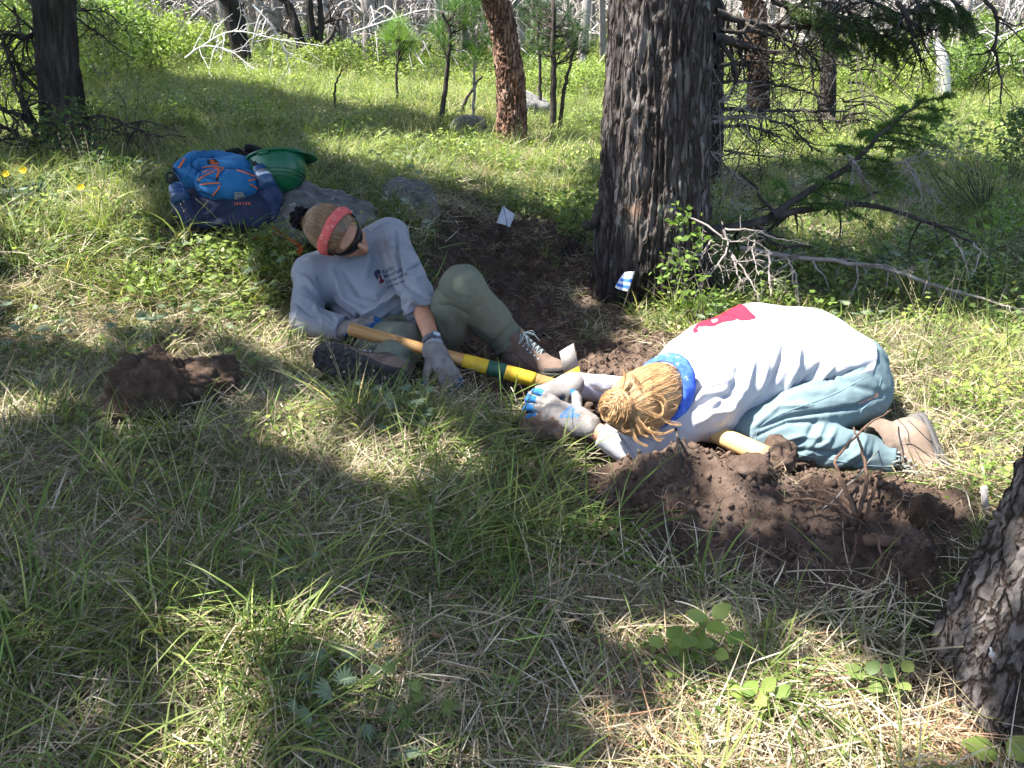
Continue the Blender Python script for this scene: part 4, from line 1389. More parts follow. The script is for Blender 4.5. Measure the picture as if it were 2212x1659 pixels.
    for k in range(7):                                                                 # ruffled black scrunchie
        rr = .026 + .010 * (k % 2) + .004 * np.sin(9 * a + k)
        pts = bunc[None] + np.stack([np.full(36, .006 - .006 * k) + .004 * np.sin(7 * a + k), rr * np.cos(a), rr * np.sin(a)], -1)
        pts = np.concatenate([pts, pts[:1]])
        B.add(*tube(xf(pts, HR, hc), .0065, 6, cap=False))
    v, f = B.data()
    part('scrunchie', v, f, M['scrunchie'], T)
    # red bandana over the crown
    a = np.linspace(0, 2 * np.pi, 72, endpoint=False)
    ctr = np.stack([.004 + .042 * np.sin(a), .091 * np.cos(a), .012 + .103 * np.sin(a)], -1)
    l = np.linalg.norm((ctr - [-.014, 0, .018]) / [.106, .087, .107], axis=1)
    ctr = (ctr - [-.014, 0, .018]) / np.maximum(l, .75)[:, None] * 1.02 + [-.014, 0, .018]
    nr = np.stack([.12 + 0 * a, np.cos(a), np.sin(a)], -1); nr /= np.linalg.norm(nr, axis=1)[:, None]
    wd = np.stack([1 + 0 * a, -.15 * np.cos(a), -.10 * np.sin(a)], -1); wd /= np.linalg.norm(wd, axis=1)[:, None]
    band = ring_strip('bandana', xf(ctr, HR, hc), .021, wd @ HR.T, nr @ HR.T, .006, M['band_red'], T, .0035, 12)
    bvv = np.array([x.co[:] for x in band.data.vertices]) + base
    bb = bvh_of(bvv, np.array([tuple(p.vertices) for p in band.data.polygons]))
    for px, py, r in ((722, 470, 4.2), (708, 492, 3.2), (695, 512, 4.2), (684, 530, 3.4), (702, 524, 3), (732, 452, 3), (718, 489, 2.6)):    # paisley marks
        th = np.linspace(0, 6.28, 14)
        d = unit(Pt(px, py, 1) - np.array([0, 0, CAM_H]))
        o = Pt(px, py, 3.35)
        ring = np.stack([r * sc * np.cos(th), 1.25 * r * sc * np.sin(th), 0 * th], -1)
        rp = drape(ring, o, IMG_R, IMG_U, bb, d, .001)
        if np.ptp(np.linalg.norm(rp - o, axis=1)) < .05:
            part('paisley', *tube(rp, .0011, 4), M['band_print'], band)
    # wrap-round sunglasses
    B = Buf()
    th = np.linspace(-1.15, 1.15, 33)
    rows = []
    for z0, z1 in ((.026, -.014),):
        for th_i in th:
            c = abs(th_i) / 1.15
            zt = .024 - .004 * c; zb = -.012 + .026 * c ** 3 + (.014 if abs(th_i) < .12 else 0)
            for zz, rr in ((zt, .0), (zb, -.001)):
                rows.append((.100 * math.cos(th_i * .95) + .010 - .004 * c, .082 * math.sin(th_i) * 1.02, zz))
    v = np.array(rows)
    m = len(th)
    vi = v * [1, 1, 1] - [.005, 0, 0]
    q = []
    for i in range(m - 1):
        q += [(2 * i, 2 * i + 2, 2 * i + 3, 2 * i + 1), (2 * m + 2 * i + 1, 2 * m + 2 * i + 3, 2 * m + 2 * i + 2, 2 * m + 2 * i),
              (2 * i, 2 * m + 2 * i, 2 * m + 2 * i + 2, 2 * i + 2), (2 * i + 1, 2 * i + 3, 2 * m + 2 * i + 3, 2 * m + 2 * i + 1)]
    B.add(np.concatenate([v, vi]), np.array(q))
    for s_ in (-1, 1):
        B.add(*tube(smooth_path([(.048, s_ * .080, .014), (.02, s_ * .084, .014), (-.015, s_ * .084, .010)], 10), .0035, 6))
    v, f = B.data()
    part('sunglasses', xf(v, HR, hc), f, M['shades'], T)
    # gloves, watch
    def glove(wr, tip_dir, back_dir, side, curl, spread, th, sc_):
        gv_, gq_, gc = hand_field(side, curl, spread, th, sc_, .022)
        R = rot_from(tip_dir, back_dir)
        return part('glove', xf(gv_, R, wr), gq_, M['glove_knit'], T, colors=gc * .85)
    lw = Pt(941, 764, 2.95)
    glove(lw, unit(Pt(975, 820, 2.92) - lw), img((.45, .15, .85)), -1, [(.30, .5, .4), (.35, .5, .4), (.4, .55, .4), (.45, .5, .4)], .10, (.7, .4), 1.08)
    rw = Pt(748, 711, 3.27)
    glove(rw, unit(Pt(800, 694, 3.20) - rw), img((.1, .75, .6)), 1, [(.25, .4, .3), (.3, .45, .3), (.35, .45, .3), (.4, .5, .3)], .05, (.5, .3), 1.05)
    c = A['lwr']
    ax = unit(A['lwr'] - A['lel'])
    R = rot_from(ax, img((.5, .3, .8)))
    a = np.linspace(0, 2 * np.pi, 28, endpoint=False)
    ctr = c + (np.stack([0 * a, .030 * np.cos(a), .026 * np.sin(a)], -1) @ R.T)
    nr = np.stack([0 * a, np.cos(a), np.sin(a)], -1) @ R.T
    wt = ring_strip('watch', ctr, .011, np.broadcast_to(ax, (28, 3)), nr, .004, M['watch'], T)
    cv, cf = tube([c + R @ np.array([0, 0, .026]), c + R @ np.array([0, 0, .034]), c + R @ np.array([0, 0, .037])], [.019, .019, .015], 20)
    part('watch_case', cv, cf, M['watch'], wt)
    cv, cf = tube([c + R @ np.array([0, 0, .0365]), c + R @ np.array([0, 0, .0385])], .0135, 20)
    part('watch_dial', cv, cf, M['watch_face'], wt)
    # boots
    hl_ = Pt(1095, 812, 3.30)
    make_boot(T, hl_ + [0, 0, .022], unit(Pt(1205, 828, 3.17) - hl_), [.0, 0, 1], .275, M['boot_brown'], M['rubber'], True)
    hb = Pt(872, 828, 2.84); tp = Pt(686, 770, 2.80)
    make_boot(T, hb, unit(tp - hb), -img((.10, -.35, .93)), .31, M['boot_brown'], M['rubber'], True, 'dark lugged sole turned towards the viewer')
    return T
seated()
# ------------------------------------------------------------------ rocks
_ico_cache = {}
def ico(sub):
    if sub not in _ico_cache:
        import bmesh
        bm = bmesh.new()
        bmesh.ops.create_icosphere(bm, subdivisions=sub, radius=1.0)
        v = np.array([x.co[:] for x in bm.verts]); f = np.array([[x.index for x in p.verts] for p in bm.faces])
        bm.free()
        _ico_cache[sub] = (v, f)
    v, f = _ico_cache[sub]
    return v.copy(), f

def rock_mesh(r, seed, sub=4, cuts=9, rough=.10, fine=.03):
    v, f = ico(sub)
    rg = np.random.default_rng(seed)
    for k in range(cuts):
        n = unit(rg.normal(0, 1, 3)); d = rg.uniform(.62, .9)
        s = v @ n - d
        v = v - np.clip(s, 0, None)[:, None] * n * .92
    n = v / np.maximum(1e-6, np.linalg.norm(v, axis=1))[:, None]
    v = v + n * (rough * fbm(v * 1.7 + seed, 3, seed))[:, None] + n * (fine * fbm(v * 7 + seed, 3, seed + 1))[:, None]
    return v * np.asarray(r), f

def rock(name, label, c, r, seed, mat, rot=0, sub=4, cat='rock', **kw):
    v, f = rock_mesh(r, seed, sub, **kw)
    ca, sa = math.cos(rot), math.sin(rot)
    v = v @ np.array([[ca, sa, 0], [-sa, ca, 0], [0, 0, 1]])
    c = np.asarray(c, float)
    return solo(name, v + c, f, mat, label, cat, (c[0], c[1], c[2] - r[2] * .8))

rock('boulder', 'grey lichen-covered boulder under the green hard hat, behind the reclining person', Pt(680, 500, 4.12), (.32, .30, .23), 3, M['rock_lichen'], .2, 5, 'boulder', cuts=6, rough=.09)
rock('boulder', 'slanting grey lichen-covered boulder at the head of the dug strip', Pt(882, 452, 4.75), (.15, .26, .17), 8, M['rock_lichen'], .5, 5, 'boulder', cuts=6)
p = G(1140, 250); rock('boulder', 'dark boulder in sunlit grass just beside the tilted pine trunk', p + [0, 0, .10], (.28, .25, .2), 14, M['rock_lichen'], .2, 4, 'boulder')
p = G(1012, 285); rock('boulder', 'small grey boulder half sunk in the shaded meadow behind the thin saplings', p + [0, 0, .04], (.20, .2, .12), 15, M['rock_lichen'], .9, 4, 'boulder')
rock('rock', 'dark brown soil-covered rock with a peaked top, the nearer of two in the grass', Pt(325, 862, 2.62), (.15, .13, .155), 21, M['rock_brown'], .5, 5, rough=.16, fine=.09)
rock('rock', 'reddish brown rock leaning behind the peaked dark rock in the grass', Pt(436, 822, 2.72), (.12, .12, .10), 24, M['rock_brown'], .2, 5, rough=.14, fine=.09)
rock('rock', 'pale-edged brown rock held under the two gloved hands', Pt(1188, 915, 2.72), (.135, .12, .085), 31, M['rock_held'], .3, 5, rough=.12, fine=.07)
p = Pt(1680, 985, 2.46); rock('earth_clod', 'crumbling clod of earth against the end of the pale handle', p, (.062, .055, .058), 33, M['soil_clod'], .3, 4, 'clod', rough=.2, fine=.09)
p = G(1165, 722); rock('earth_clod', 'small lone clod on the bare tread above the laced boot', p + [0, 0, .02], (.045, .035, .03), 34, M['soil_clod'], .3, 3, 'clod', rough=.2, fine=.08)
p = G(1527, 1302); rock('earth_clod', 'brown lump of earth in dry grass above the leafy seedling', p + [0, 0, .015], (.024, .022, .028), 35, M['soil_clod'], .3, 3, 'clod', rough=.2, fine=.08)
p = G(1615, 1015); rock('earth_clod', 'broad lump of dark earth below the pale handle on the heap', p + [0, 0, .0], (.085, .06, .045), 36, M['soil_clod'], .1, 4, 'clod', rough=.2, fine=.09)
p = G(1735, 1000); rock('earth_clod', 'dark clod of earth in front of the kneeling shin', p + [0, 0, .005], (.05, .045, .035), 37, M['soil_clod'], .8, 4, 'clod', rough=.2, fine=.09)
p = G(1990, 1115); rock('rock', 'grey flat-sided stone half buried at the edge of the heap near the trunk', p + [0, 0, .015], (.05, .04, .05), 38, M['rock_brown'], .8, 4, rough=.1)

# ------------------------------------------------------------------ tools
def local(name, v, f, mat, parent, o, d):
    """A part whose own x axis runs along d, so that wood grain follows the handle."""
    R = rot_from(d, (0, 0, 1))
    ob = build(name, (np.asarray(v) - o) @ R, f, mat, parent)
    ob.location = np.asarray(o) - base_of(parent)
    ob.rotation_euler = Matrix(R.tolist()).to_euler()
    return ob
def tool():
    a, b = Pt(757, 711, 2.98), Pt(1246, 846, 2.98)
    T = thing('pick_mattock', 'mattock with orange wooden handle banded yellow and green lying across the legs', 'mattock', b)
    d = b - a
    def seg(name, s0, s1, mat, extra=0.0, n=10):
        s = np.linspace(s0, s1, n)
        r = .0220 + .003 * s + extra + .0015 * np.cos(s * 9)
        pts = a + s[:, None] * d
        if s0 == 0:
            pts = np.concatenate([[pts[0] - unit(d) * .006], pts]); r = np.concatenate([[.017], r])
        return local(name, *tube(pts, r, 20), mat, T, a, d)
    h = seg('handle', 0, 1.0, M['wood_orange'], n=30)
    e = unit(d)
    part('end_grain', *tube([a - e * .0058, a - e * .0075], .0160, 18), M['wood_end'], T)
    seg('painted_band', .497, .607, M['paint_yellow'], .0012)
    seg('painted_band', .607, .683, M['paint_green'], .0014)
    seg('painted_band', .683, .815, M['paint_yellow'], .0012)
    # head: adze blade standing up, eye, pick end in the ground
    tl, tr, br, bl = Pt(1208, 760, 2.99), Pt(1239, 741, 2.99), Pt(1257, 822, 2.98), Pt(1224, 832, 2.98)
    nrm = unit(np.cross(tr - tl, bl - tl)) * .006
    def slab(q, th0, th1):
        q = np.array(q)
        n = nrm / np.linalg.norm(nrm)
        th = np.array([th0, th0, th1, th1])[:, None]
        v = np.concatenate([q + n * th, q - n * th])
        return v, np.array([[0, 1, 2, 3], [7, 6, 5, 4], [0, 4, 5, 1], [1, 5, 6, 2], [2, 6, 7, 3], [3, 7, 4, 0]])
    mid = lambda p, q, s: p * (1 - s) + q * s
    part('blade', *slab([tl, tr, mid(tr, br, .62), mid(tl, bl, .66)], .0022, .0055), M['steel'], T, smooth=False)
    part('blade_paint', *slab([mid(tl, bl, .66), mid(tr, br, .62), br, bl], .0057, .0085), M['paint_yellow'], T, smooth=False)
    eye = (br + bl) / 2
    part('eye', *tube([eye + [0, 0, .01], eye - [0, 0, .05]], [.030, .034], 14), M['steel'], T)
    part('pick_end', *tube(smooth_path([eye - [0, 0, .04], eye - [.02, .01, .10], eye - [.05, .02, .16]], 8), np.linspace(.022, .008, 8), 10), M['steel'], T)
    a, b = Pt(1500, 915, 2.66), Pt(1654, 986, 2.43)
    T = thing('tool_handle', 'pale yellow wooden tool handle poking out from under the kneeling person', 'tool handle', a)
    d = b - a; e = unit(d)
    s = np.linspace(0, 1, 14)
    local('handle', *tube(np.concatenate([a + s[:, None] * d, [b + e * .004]]), np.concatenate([.0275 + .0035 * s, [.027]]), 22), M['wood_pale'], T, a, d)
    part('end_grain', *tube([b + e * .0035, b + e * .0052], .0262, 20), M['wood_end'], T)
tool()

# ------------------------------------------------------------------ backpack, bottles, hard hat
def pack():
    Z1 = lambda zx, zy: ((600 + zx * .4069) / 1.8228, (540 + zy * .4069) / 1.8228)
    base = Pt(500, 495, 3.95)
    T = thing('backpack', 'bright blue and navy backpack with orange cords propped on the grassy bank', 'backpack', base)
    lo, hi = np.array([-1.75, 3.35, .15]), np.array([-.85, 4.25, .85])
    F = Field(lo, hi, .0055)
    F.cone(Pt(440, 452, 3.92), Pt(562, 452, 3.92), .086, .092, .05); F.cone(Pt(430, 430, 3.98), Pt(570, 425, 3.98), .09, .09, .05)
    F.cone(Pt(430, 375, 4.08), Pt(545, 380, 4.08), .085, .09, .05)
    F.cone(Pt(420, 472, 3.87), Pt(560, 478, 3.90), .045, .045, .03)
    v, q = F.mesh(); v = relax(v, q, 1)
    v = folds(v, q, [([(420, 470), (460, 455), (500, 420)], 6, 6), ([(425, 485), (480, 465), (520, 450)], 6, -6), ([(560, 430), (575, 460), (590, 485)], 6, 5), ([(440, 490), (490, 480), (550, 486)], 6, 5),
                     ([(410, 450), (435, 462), (470, 445)], 5, -5)])
    v = v + vnormals(v, q) * (.004 * fbm(v * 14, 3, 81))[:, None]
    body = part('pack_body', v, q, M['pack_navy'], T)
    bb = bvh_of(v, q)
    F = Field(lo, hi, .005)
    F.cone(Pt(452, 398, 3.87), Pt(530, 397, 3.87), .064, .066, .03); F.cone(Pt(440, 372, 3.97), Pt(530, 372, 3.98), .062, .07, .04)
    F.cone(Pt(462, 350, 4.06), Pt(520, 362, 4.06), .055, .06, .04); F.ell(Pt(497, 408, 3.86), (.10, .07, .06), k=.03)
    v, q = F.mesh(); v = relax(v, q, 1)
    v = folds(v, q, [([(425, 395), (450, 402), (475, 398)], 4, -6), ([(430, 410), (460, 415), (480, 408)], 4, 5), ([(540, 372), (560, 392), (565, 415)], 4, -5), ([(440, 375), (465, 385), (490, 365)], 4, -6),
                     ([(500, 352), (530, 362), (555, 380)], 5, -5), ([(420, 420), (450, 425), (470, 432)], 3, 4)])
    v = v + vnormals(v, q) * (.003 * fbm(v * 18, 3, 82))[:, None]
    fr = part('front_panel', v, q, M['pack_blue'], T)
    bf = bvh_of(v, q)
    F = Field(lo, hi, .005)
    F.cone(Pt(399, 368, 3.96), Pt(428, 352, 4.00), .050, .052, .03); F.cone(Pt(408, 385, 3.92), Pt(428, 392, 3.90), .048, .046, .03); F.cone(Pt(415, 350, 4.02), Pt(455, 345, 4.04), .045, .04, .03)
    v, q = F.mesh(); v = relax(v, q, 1)
    v = folds(v, q, [([(425, 345), (430, 370), (428, 395)], 3.5, -9), ([(412, 345), (410, 365), (400, 385)], 4, 5), ([(385, 375), (405, 385), (425, 400)], 3, -5), ([(390, 360), (410, 350), (430, 340)], 3, -5)])
    v = v + vnormals(v, q) * (.004 * fbm(v * 20, 3, 83))[:, None]
    part('top_pocket', v, q, M['pack_blue'], T)
    for nm, pp in (('side_pocket', [(Pt(380, 418, 3.84), .036), (Pt(393, 440, 3.85), .044), (Pt(415, 470, 3.87), .046)]), ('side_pocket', [(Pt(576, 398, 3.91), .040), (Pt(583, 425, 3.90), .050), (Pt(578, 462, 3.91), .056)])):
        F = Field(lo, hi, .005)
        for i in range(2): F.cone(pp[i][0], pp[i + 1][0], pp[i][1], pp[i + 1][1], .02)
        ax = unit(pp[0][0] - pp[1][0])
        F.cut(pp[0][0], ax)
        v, q = F.mesh(); v = relax(v, q, 1)
        v = v + vnormals(v, q) * (.005 * fbm(v * np.array([25, 25, 10]), 3, 84))[:, None]
        sp_ = part(nm, v, q, M['pack_mesh'], T)
    def on(bv, zpts, rad, name, mat, par, n=14, lift=.002):
        pts = []
        for x, y, _ in smooth_path([(*Z1(*z), 0) for z in zpts], n):
            d = Vector(unit(Pt(x, y, 1) - np.array([0, 0, CAM_H])))
            h = bv.ray_cast(Vector((0, 0, CAM_H)), d)
            if h[0] is not None: pts.append(np.array(h[0] - d * lift))
        if len(pts) > 2: part(name, *tube(np.array(pts), rad, 6), mat, par)
    for z in ([(440, 420), (500, 375), (600, 330)], [(470, 460), (560, 447), (650, 446)], [(655, 470), (625, 515), (585, 565)], [(480, 300), (540, 285), (640, 290)], [(490, 340), (560, 318), (640, 305)],
              [(640, 295), (690, 300), (640, 345), (628, 400)], [(820, 320), (900, 345), (990, 380)], [(930, 425), (965, 412), (1000, 408)], [(945, 455), (990, 480), (1038, 512)], [(645, 300), (635, 340), (622, 385)]):
        on(bf, z, .0032, 'cord', M['cord_orange'], fr)
    for z in ([(430, 470), (520, 545), (620, 590), (800, 606), (960, 600), (1040, 560), (1050, 470)], [(470, 330), (450, 400), (440, 460)], [(730, 300), (860, 310), (980, 370), (1030, 440)]):
        on(bf, z, .0022, 'piping', M['pack_navy'], fr, 30, .001)
    on(bf, [(628, 395), (627, 408), (626, 425)], .0065, 'cord_lock', M['strap_black'], fr)
    def quad(bv, corners, name, mat, par, lift, n=5):
        c = np.array([Z1(*p) for p in corners]); vs = []
        for i in range(n):
            for j in range(n):
                s, t_ = i / (n - 1), j / (n - 1)
                p = (c[0] * (1 - s) + c[1] * s) * (1 - t_) + (c[3] * (1 - s) + c[2] * s) * t_
                d = Vector(unit(Pt(p[0], p[1], 1) - np.array([0, 0, CAM_H])))
                h = bv.ray_cast(Vector((0, 0, CAM_H)), d)
                vs.append(np.array(h[0] - d * lift) if h[0] is not None else Pt(p[0], p[1], 3.8))
        f = [(i * n + j, i * n + j + 1, (i + 1) * n + j + 1, (i + 1) * n + j) for i in range(n - 1) for j in range(n - 1)]
        return part(name, np.array(vs), np.array(f), mat, par)
    pt = quad(bf, [(792, 535), (872, 530), (908, 598), (796, 604)], 'lash_patch', M['grey_patch'], fr, .003)
    quad(bf, [(808, 548), (868, 545), (868, 551), (808, 554)], 'slot', M['strap_black'], pt, .0045, 3)
    quad(bf, [(822, 580), (882, 577), (884, 583), (822, 586)], 'slot', M['strap_black'], pt, .0045, 3)
    quad(bf, [(515, 185), (575, 170), (650, 255), (535, 262)], 'logo_panel', M['strap_black'], fr, .003)
    sc = 3.85 / FPX
    o = Pt(*Z1(793, 654), 3.75); vd = unit(o - np.array([0, 0, CAM_H]))
    tv, tf = text_mesh('J E S T E R', 6.6 * sc * 1.1, .0003)
    tv = tv * [1.12, 1, 1]
    part('lettering', drape(tv, o, IMG_R, IMG_U, bb, vd, .0025), tf, M['cord_orange'], body, smooth=False)
    for k, tx in enumerate(('THE', 'NORTH', 'FACE')):
        tv, tf = text_mesh(tx, 5.0 * sc * 1.1, .0003)
        o = Pt(*Z1(538 + 8 * k, 208 + 19 * k), 3.7)
        part('lettering', drape(tv, o, img((.97, -.2, 0)), img((.2, .97, 0)), bf, vd, .0042), tf, M['cord_orange'], fr, smooth=False)
    # straps: haul loop, shoulder strap, hip belt, orange webbing
    def ribbon(name, pts, w, wdir, mat, n=18, th=.003):
        p = smooth_path(pts, n)
        wd = np.asarray(wdir, float)
        Tn = np.gradient(p, axis=0); nn = np.cross(Tn, wd); nn /= np.linalg.norm(nn, axis=1)[:, None]
        wv = np.cross(nn, Tn); wv /= np.linalg.norm(wv, axis=1)[:, None]
        a = [p + wv * w / 2 + nn * th / 2, p - wv * w / 2 + nn * th / 2, p - wv * w / 2 - nn * th / 2, p + wv * w / 2 - nn * th / 2]
        v = np.concatenate(a)
        q = [(k * n + i, k * n + i + 1, ((k + 1) % 4) * n + i + 1, ((k + 1) % 4) * n + i) for k in range(4) for i in range(n - 1)] + [(0, n, 2 * n, 3 * n), (n - 1, 4 * n - 1, 3 * n - 1, 2 * n - 1)]
        return part(name, v, np.array(q), mat, T, smooth=False)
    P1 = lambda zx, zy, t: Pt(*Z1(zx, zy), t)
    ribbon('haul_loop', [P1(440, 380, 3.86), P1(450, 250, 3.93), P1(480, 150, 4.0), P1(515, 150, 4.02), P1(520, 250, 3.96)], .022, [.2, -.8, .3], M['pack_blue'])
    ribbon('shoulder_strap', [P1(700, 175, 4.05), P1(790, 150, 4.1), P1(850, 200, 4.1), P1(890, 250, 4.05), P1(900, 300, 4.0)], .05, [.2, -.6, .5], M['strap_black'], th=.012)
    ribbon('hip_belt', [P1(800, 130, 4.12), P1(850, 150, 4.14), P1(900, 180, 4.13), P1(960, 200, 4.12)], .035, [.2, -.3, .8], M['strap_black'], th=.010)
    ribbon('hip_belt', [P1(890, 125, 4.16), P1(960, 125, 4.18), P1(1040, 150, 4.18), P1(1100, 185, 4.16)], .06, [.1, -.5, .8], M['strap_black'], th=.014)
    ribbon('side_strap', [P1(235, 200, 4.0), P1(200, 280, 3.95), P1(205, 380, 3.86), P1(240, 430, 3.82)], .020, [.5, -.6, .2], M['strap_black'])
    ribbon('webbing', [P1(1150, 880, 3.86), P1(1210, 905, 3.84), P1(1330, 990, 3.78), P1(1440, 1065, 3.74)], .026, [.2, -.5, .7], M['strap_orange'])
    ribbon('webbing', [P1(1440, 1060, 3.74), P1(1425, 1100, 3.72), P1(1420, 1150, 3.71)], .026, [.9, -.3, .1], M['strap_orange'])
    ribbon('webbing', [P1(960, 975, 3.80), P1(1050, 985, 3.79), P1(1150, 970, 3.80), P1(1230, 930, 3.82)], .024, [.1, -.4, .8], M['strap_orange'])
    pp = P1(275, 235, 3.83)
    part('zip_pull', *tube(smooth_path([P1(310, 210, 3.84), P1(290, 245, 3.83), P1(255, 300, 3.82)], 8), .0045, 6), M['cord_orange'], T)
    # bottles
    def bottle(label, a, b, r, cap_r, body_m, lower_m, cap_m):
        d = unit(b - a)
        B = thing('water_bottle', label, 'bottle', b)
        part('bottle_body', *tube([a - d * .0, a + d * .012, a + d * .03, b], [r * .62, r * .9, r, r], 22), lower_m, B)
        part('bottle_band', *tube([a + d * .045, a + d * .075], [r * 1.015, r * 1.015], 22), body_m, B)
        part('bottle_cap', *tube([a - d * .028, a - d * .024, a + d * .002], [cap_r * .85, cap_r, cap_r], 18), cap_m, B)
        s = np.cross(d, [0, 0, 1]); s = unit(s)
        part('carry_loop', *tube(smooth_path([a - d * .015 + s * cap_r, a - d * .045 + s * cap_r * .8, a - d * .060, a - d * .045 - s * cap_r * .8, a - d * .015 - s * cap_r], 16), .0045, 8), cap_m, B)
    bottle('steel and blue water bottle in the pack side pocket beside the hard hat', P1(1030, 290, 3.90), P1(1120, 480, 3.86), .040, .022, M['bottle_steel'], M['bottle_blue'], M['strap_black'])
    bottle('blue water bottle with white and orange mark in the pocket away from the hat', P1(215, 455, 3.81), P1(290, 620, 3.80), .038, .024, M['bottle_blue'], M['bottle_blue'], M['strap_black'])
pack()

def helmet():
    c = Pt(598, 341, 3.98)
    up = img((.10, -.97, .10)); X = img((.985, .13, -.10))
    R = rot_from(X, up)
    T = thing('hard_hat', 'green hard hat lying upside down on the boulder beside the backpack', 'helmet', Pt(612, 412, 3.98))
    nu, nv = 56, 18
    a = np.linspace(0, 2 * np.pi, nu, endpoint=False)
    rx, ry, hz = .130, .110, .168
    rows, inner = [], []
    for i in range(nv):
        s = i / (nv - 1) * .985
        z = hz * math.sin(s * math.pi / 2) ** 1.0
        k = max(0.02, (1 - (z / hz) ** 2.6)) ** .5
        rows.append(np.stack([rx * k * np.cos(a), ry * k * np.sin(a), np.full(nu, z)], -1))
        inner.append(np.stack([(rx - .004) * k * np.cos(a), (ry - .004) * k * np.sin(a), np.full(nu, max(0, z - .004))], -1))
    v = np.concatenate(rows + inner)
    q = []
    for blk in (0, nv * nu):
        for i in range(nv - 1):
            for j in range(nu):
                r_ = (blk + i * nu + j, blk + i * nu + (j + 1) % nu, blk + (i + 1) * nu + (j + 1) % nu, blk + (i + 1) * nu + j)
                q.append(r_ if blk == 0 else r_[::-1])
    for j in range(nu): q.append((j, nv * nu + j, nv * nu + (j + 1) % nu, (j + 1) % nu))
    for blk in (0,):
        o = (nv - 1) * nu
    q = np.array(q)
    cap = [tuple((nv - 1) * nu + j for j in range(nu))]
    B = Buf(); B.add(v, q)
    n0 = len(v)
    B.add(np.concatenate([rows[-1], [[0, 0, rows[-1][0, 2] + .0005]]]), np.array([[j, (j + 1) % nu, nu] for j in range(nu)]))
    pv, pf = B.data()
    part('shell', xf(pv, R, c), pf, M['helmet'], T)
    # rim lip and peak
    rim = np.stack([(rx + .006) * np.cos(a), (ry + .006) * np.sin(a), .003 + 0 * a], -1)
    rim = np.concatenate([rim, rim[:1]])
    part('rim', *[xf(x, R, c) if i == 0 else x for i, x in enumerate(tube(rim, .0065, 8, False))], M['helmet'], T)
    th = np.linspace(-1.15, 1.15, 25)
    inn = np.stack([rx * .97 * np.cos(th), ry * .97 * np.sin(th), .004 + 0 * th], -1)
    outp = np.stack([rx * np.cos(th) + .062 * np.cos(th) ** 2 * .9, ry * 1.03 * np.sin(th), .012 + .012 * np.cos(th) ** 2], -1)
    m = len(th)
    v = np.concatenate([inn, outp, inn - [0, 0, .004], outp - [0, 0, .004]])
    q = []
    for i in range(m - 1):
        q += [(i, m + i, m + i + 1, i + 1), (2 * m + i, 2 * m + i + 1, 3 * m + i + 1, 3 * m + i), (m + i, 3 * m + i, 3 * m + i + 1, m + i + 1), (i, i + 1, 2 * m + i + 1, 2 * m + i)]
    part('peak', xf(v, R, c), np.array(q), M['helmet'], T)
    for z in (.085, .100, .115):                                                       # raised ribs low on the dome
        k = (1 - (z / hz) ** 2.6) ** .5
        tt = np.linspace(-2.5, 2.5, 40)
        pts = np.stack([(rx * k + .0005) * np.cos(tt), (ry * k + .0005) * np.sin(tt), z + .012 * np.cos(tt)], -1)
        part('ridge', *[xf(x, R, c) if i == 0 else x for i, x in enumerate(tube(pts, .0028, 6))], M['helmet'], T)
    for th0 in (-1.9, -1.2, 1.9):
        o = np.array([(rx + .002) * math.cos(th0), (ry + .002) * math.sin(th0), .012])
        Rz = np.array([[math.cos(th0), -math.sin(th0), 0], [math.sin(th0), math.cos(th0), 0], [0, 0, 1.0]])
        bv_, bf_ = box((0, 0, 0), (.012, .05, .016))
        part('harness_slot', xf(bv_ @ Rz.T + o, R, c), bf_, M['helmet'], T, smooth=False)
helmet()

# ------------------------------------------------------------------ marker flags
def flag(label, quad, stake, mat, stripes=(), fold=.015, group=None):
    """A plastic flag on a wire stake; quad in pixels with a depth, stake foot in pixels."""
    t = quad[0][2]
    top = Pt(*quad[0]); foot = G(*stake)
    foot = np.array([foot[0], foot[1], foot[2]])
    T = thing('marker_flag', label, 'flag', foot, group)
    part('stake', *tube([foot - [0, 0, .03], (foot + top) / 2 + [.004, 0, 0], top], .0022 * max(1, t / 6), 5), M['wire'], T)
    c = np.array([Pt(*p) for p in quad])
    n = 7
    nn = unit(np.cross(c[1] - c[0], c[3] - c[0]))
    def sheet(s0, s1, off):
        vs = []
        for i in range(n):
            for j in range(n):
                s, u = s0 + (s1 - s0) * i / (n - 1), j / (n - 1)
                p = (c[0] * (1 - u) + c[1] * u) * (1 - s) + (c[3] * (1 - u) + c[2] * u) * s
                vs.append(p + nn * (fold * math.sin(u * 5 + s * 2.0) * t / 5 + off))
        vs = np.array(vs)
        k = len(vs)
        f = [(i * n + j, i * n + j + 1, (i + 1) * n + j + 1, (i + 1) * n + j) for i in range(n - 1) for j in range(n - 1)]
        return np.concatenate([vs, vs + nn * .0012]), np.array(f + [tuple(k + x for x in r[::-1]) for r in f])
    part('pennant', *sheet(0, 1, 0), mat, T)
    for s0, s1, m_ in stripes:
        for sg in (-1, 1):
            part('stripe', *sheet(s0, s1, sg * .0025), m_, T)
flag('blank white marker flag at the back edge of the dug strip', [(1087, 443, 4.95), (1111, 464, 4.97), (1102, 491, 4.95), (1074, 481, 4.95)], (1098, 512), M['flag'])
flag('white marker flag with blue stripes at the foot of the big trunk', [(1371, 586, 3.72), (1352, 588, 3.70), (1326, 620, 3.68), (1351, 629, 3.71)], (1335, 690), M['flag'], ((.40, .56, M['flag_blue']), (.72, .88, M['flag_blue'])))
flag('striped white and dark marker flag standing in the shaded meadow grass', [(570, 237, 10.2), (576, 240, 10.2), (577, 257, 10.2), (565, 258, 10.2)], (570, 272), M['flag'], ((.2, .35, M['flag_dark']), (.55, .7, M['flag_dark']), (.85, .97, M['flag_dark'])))
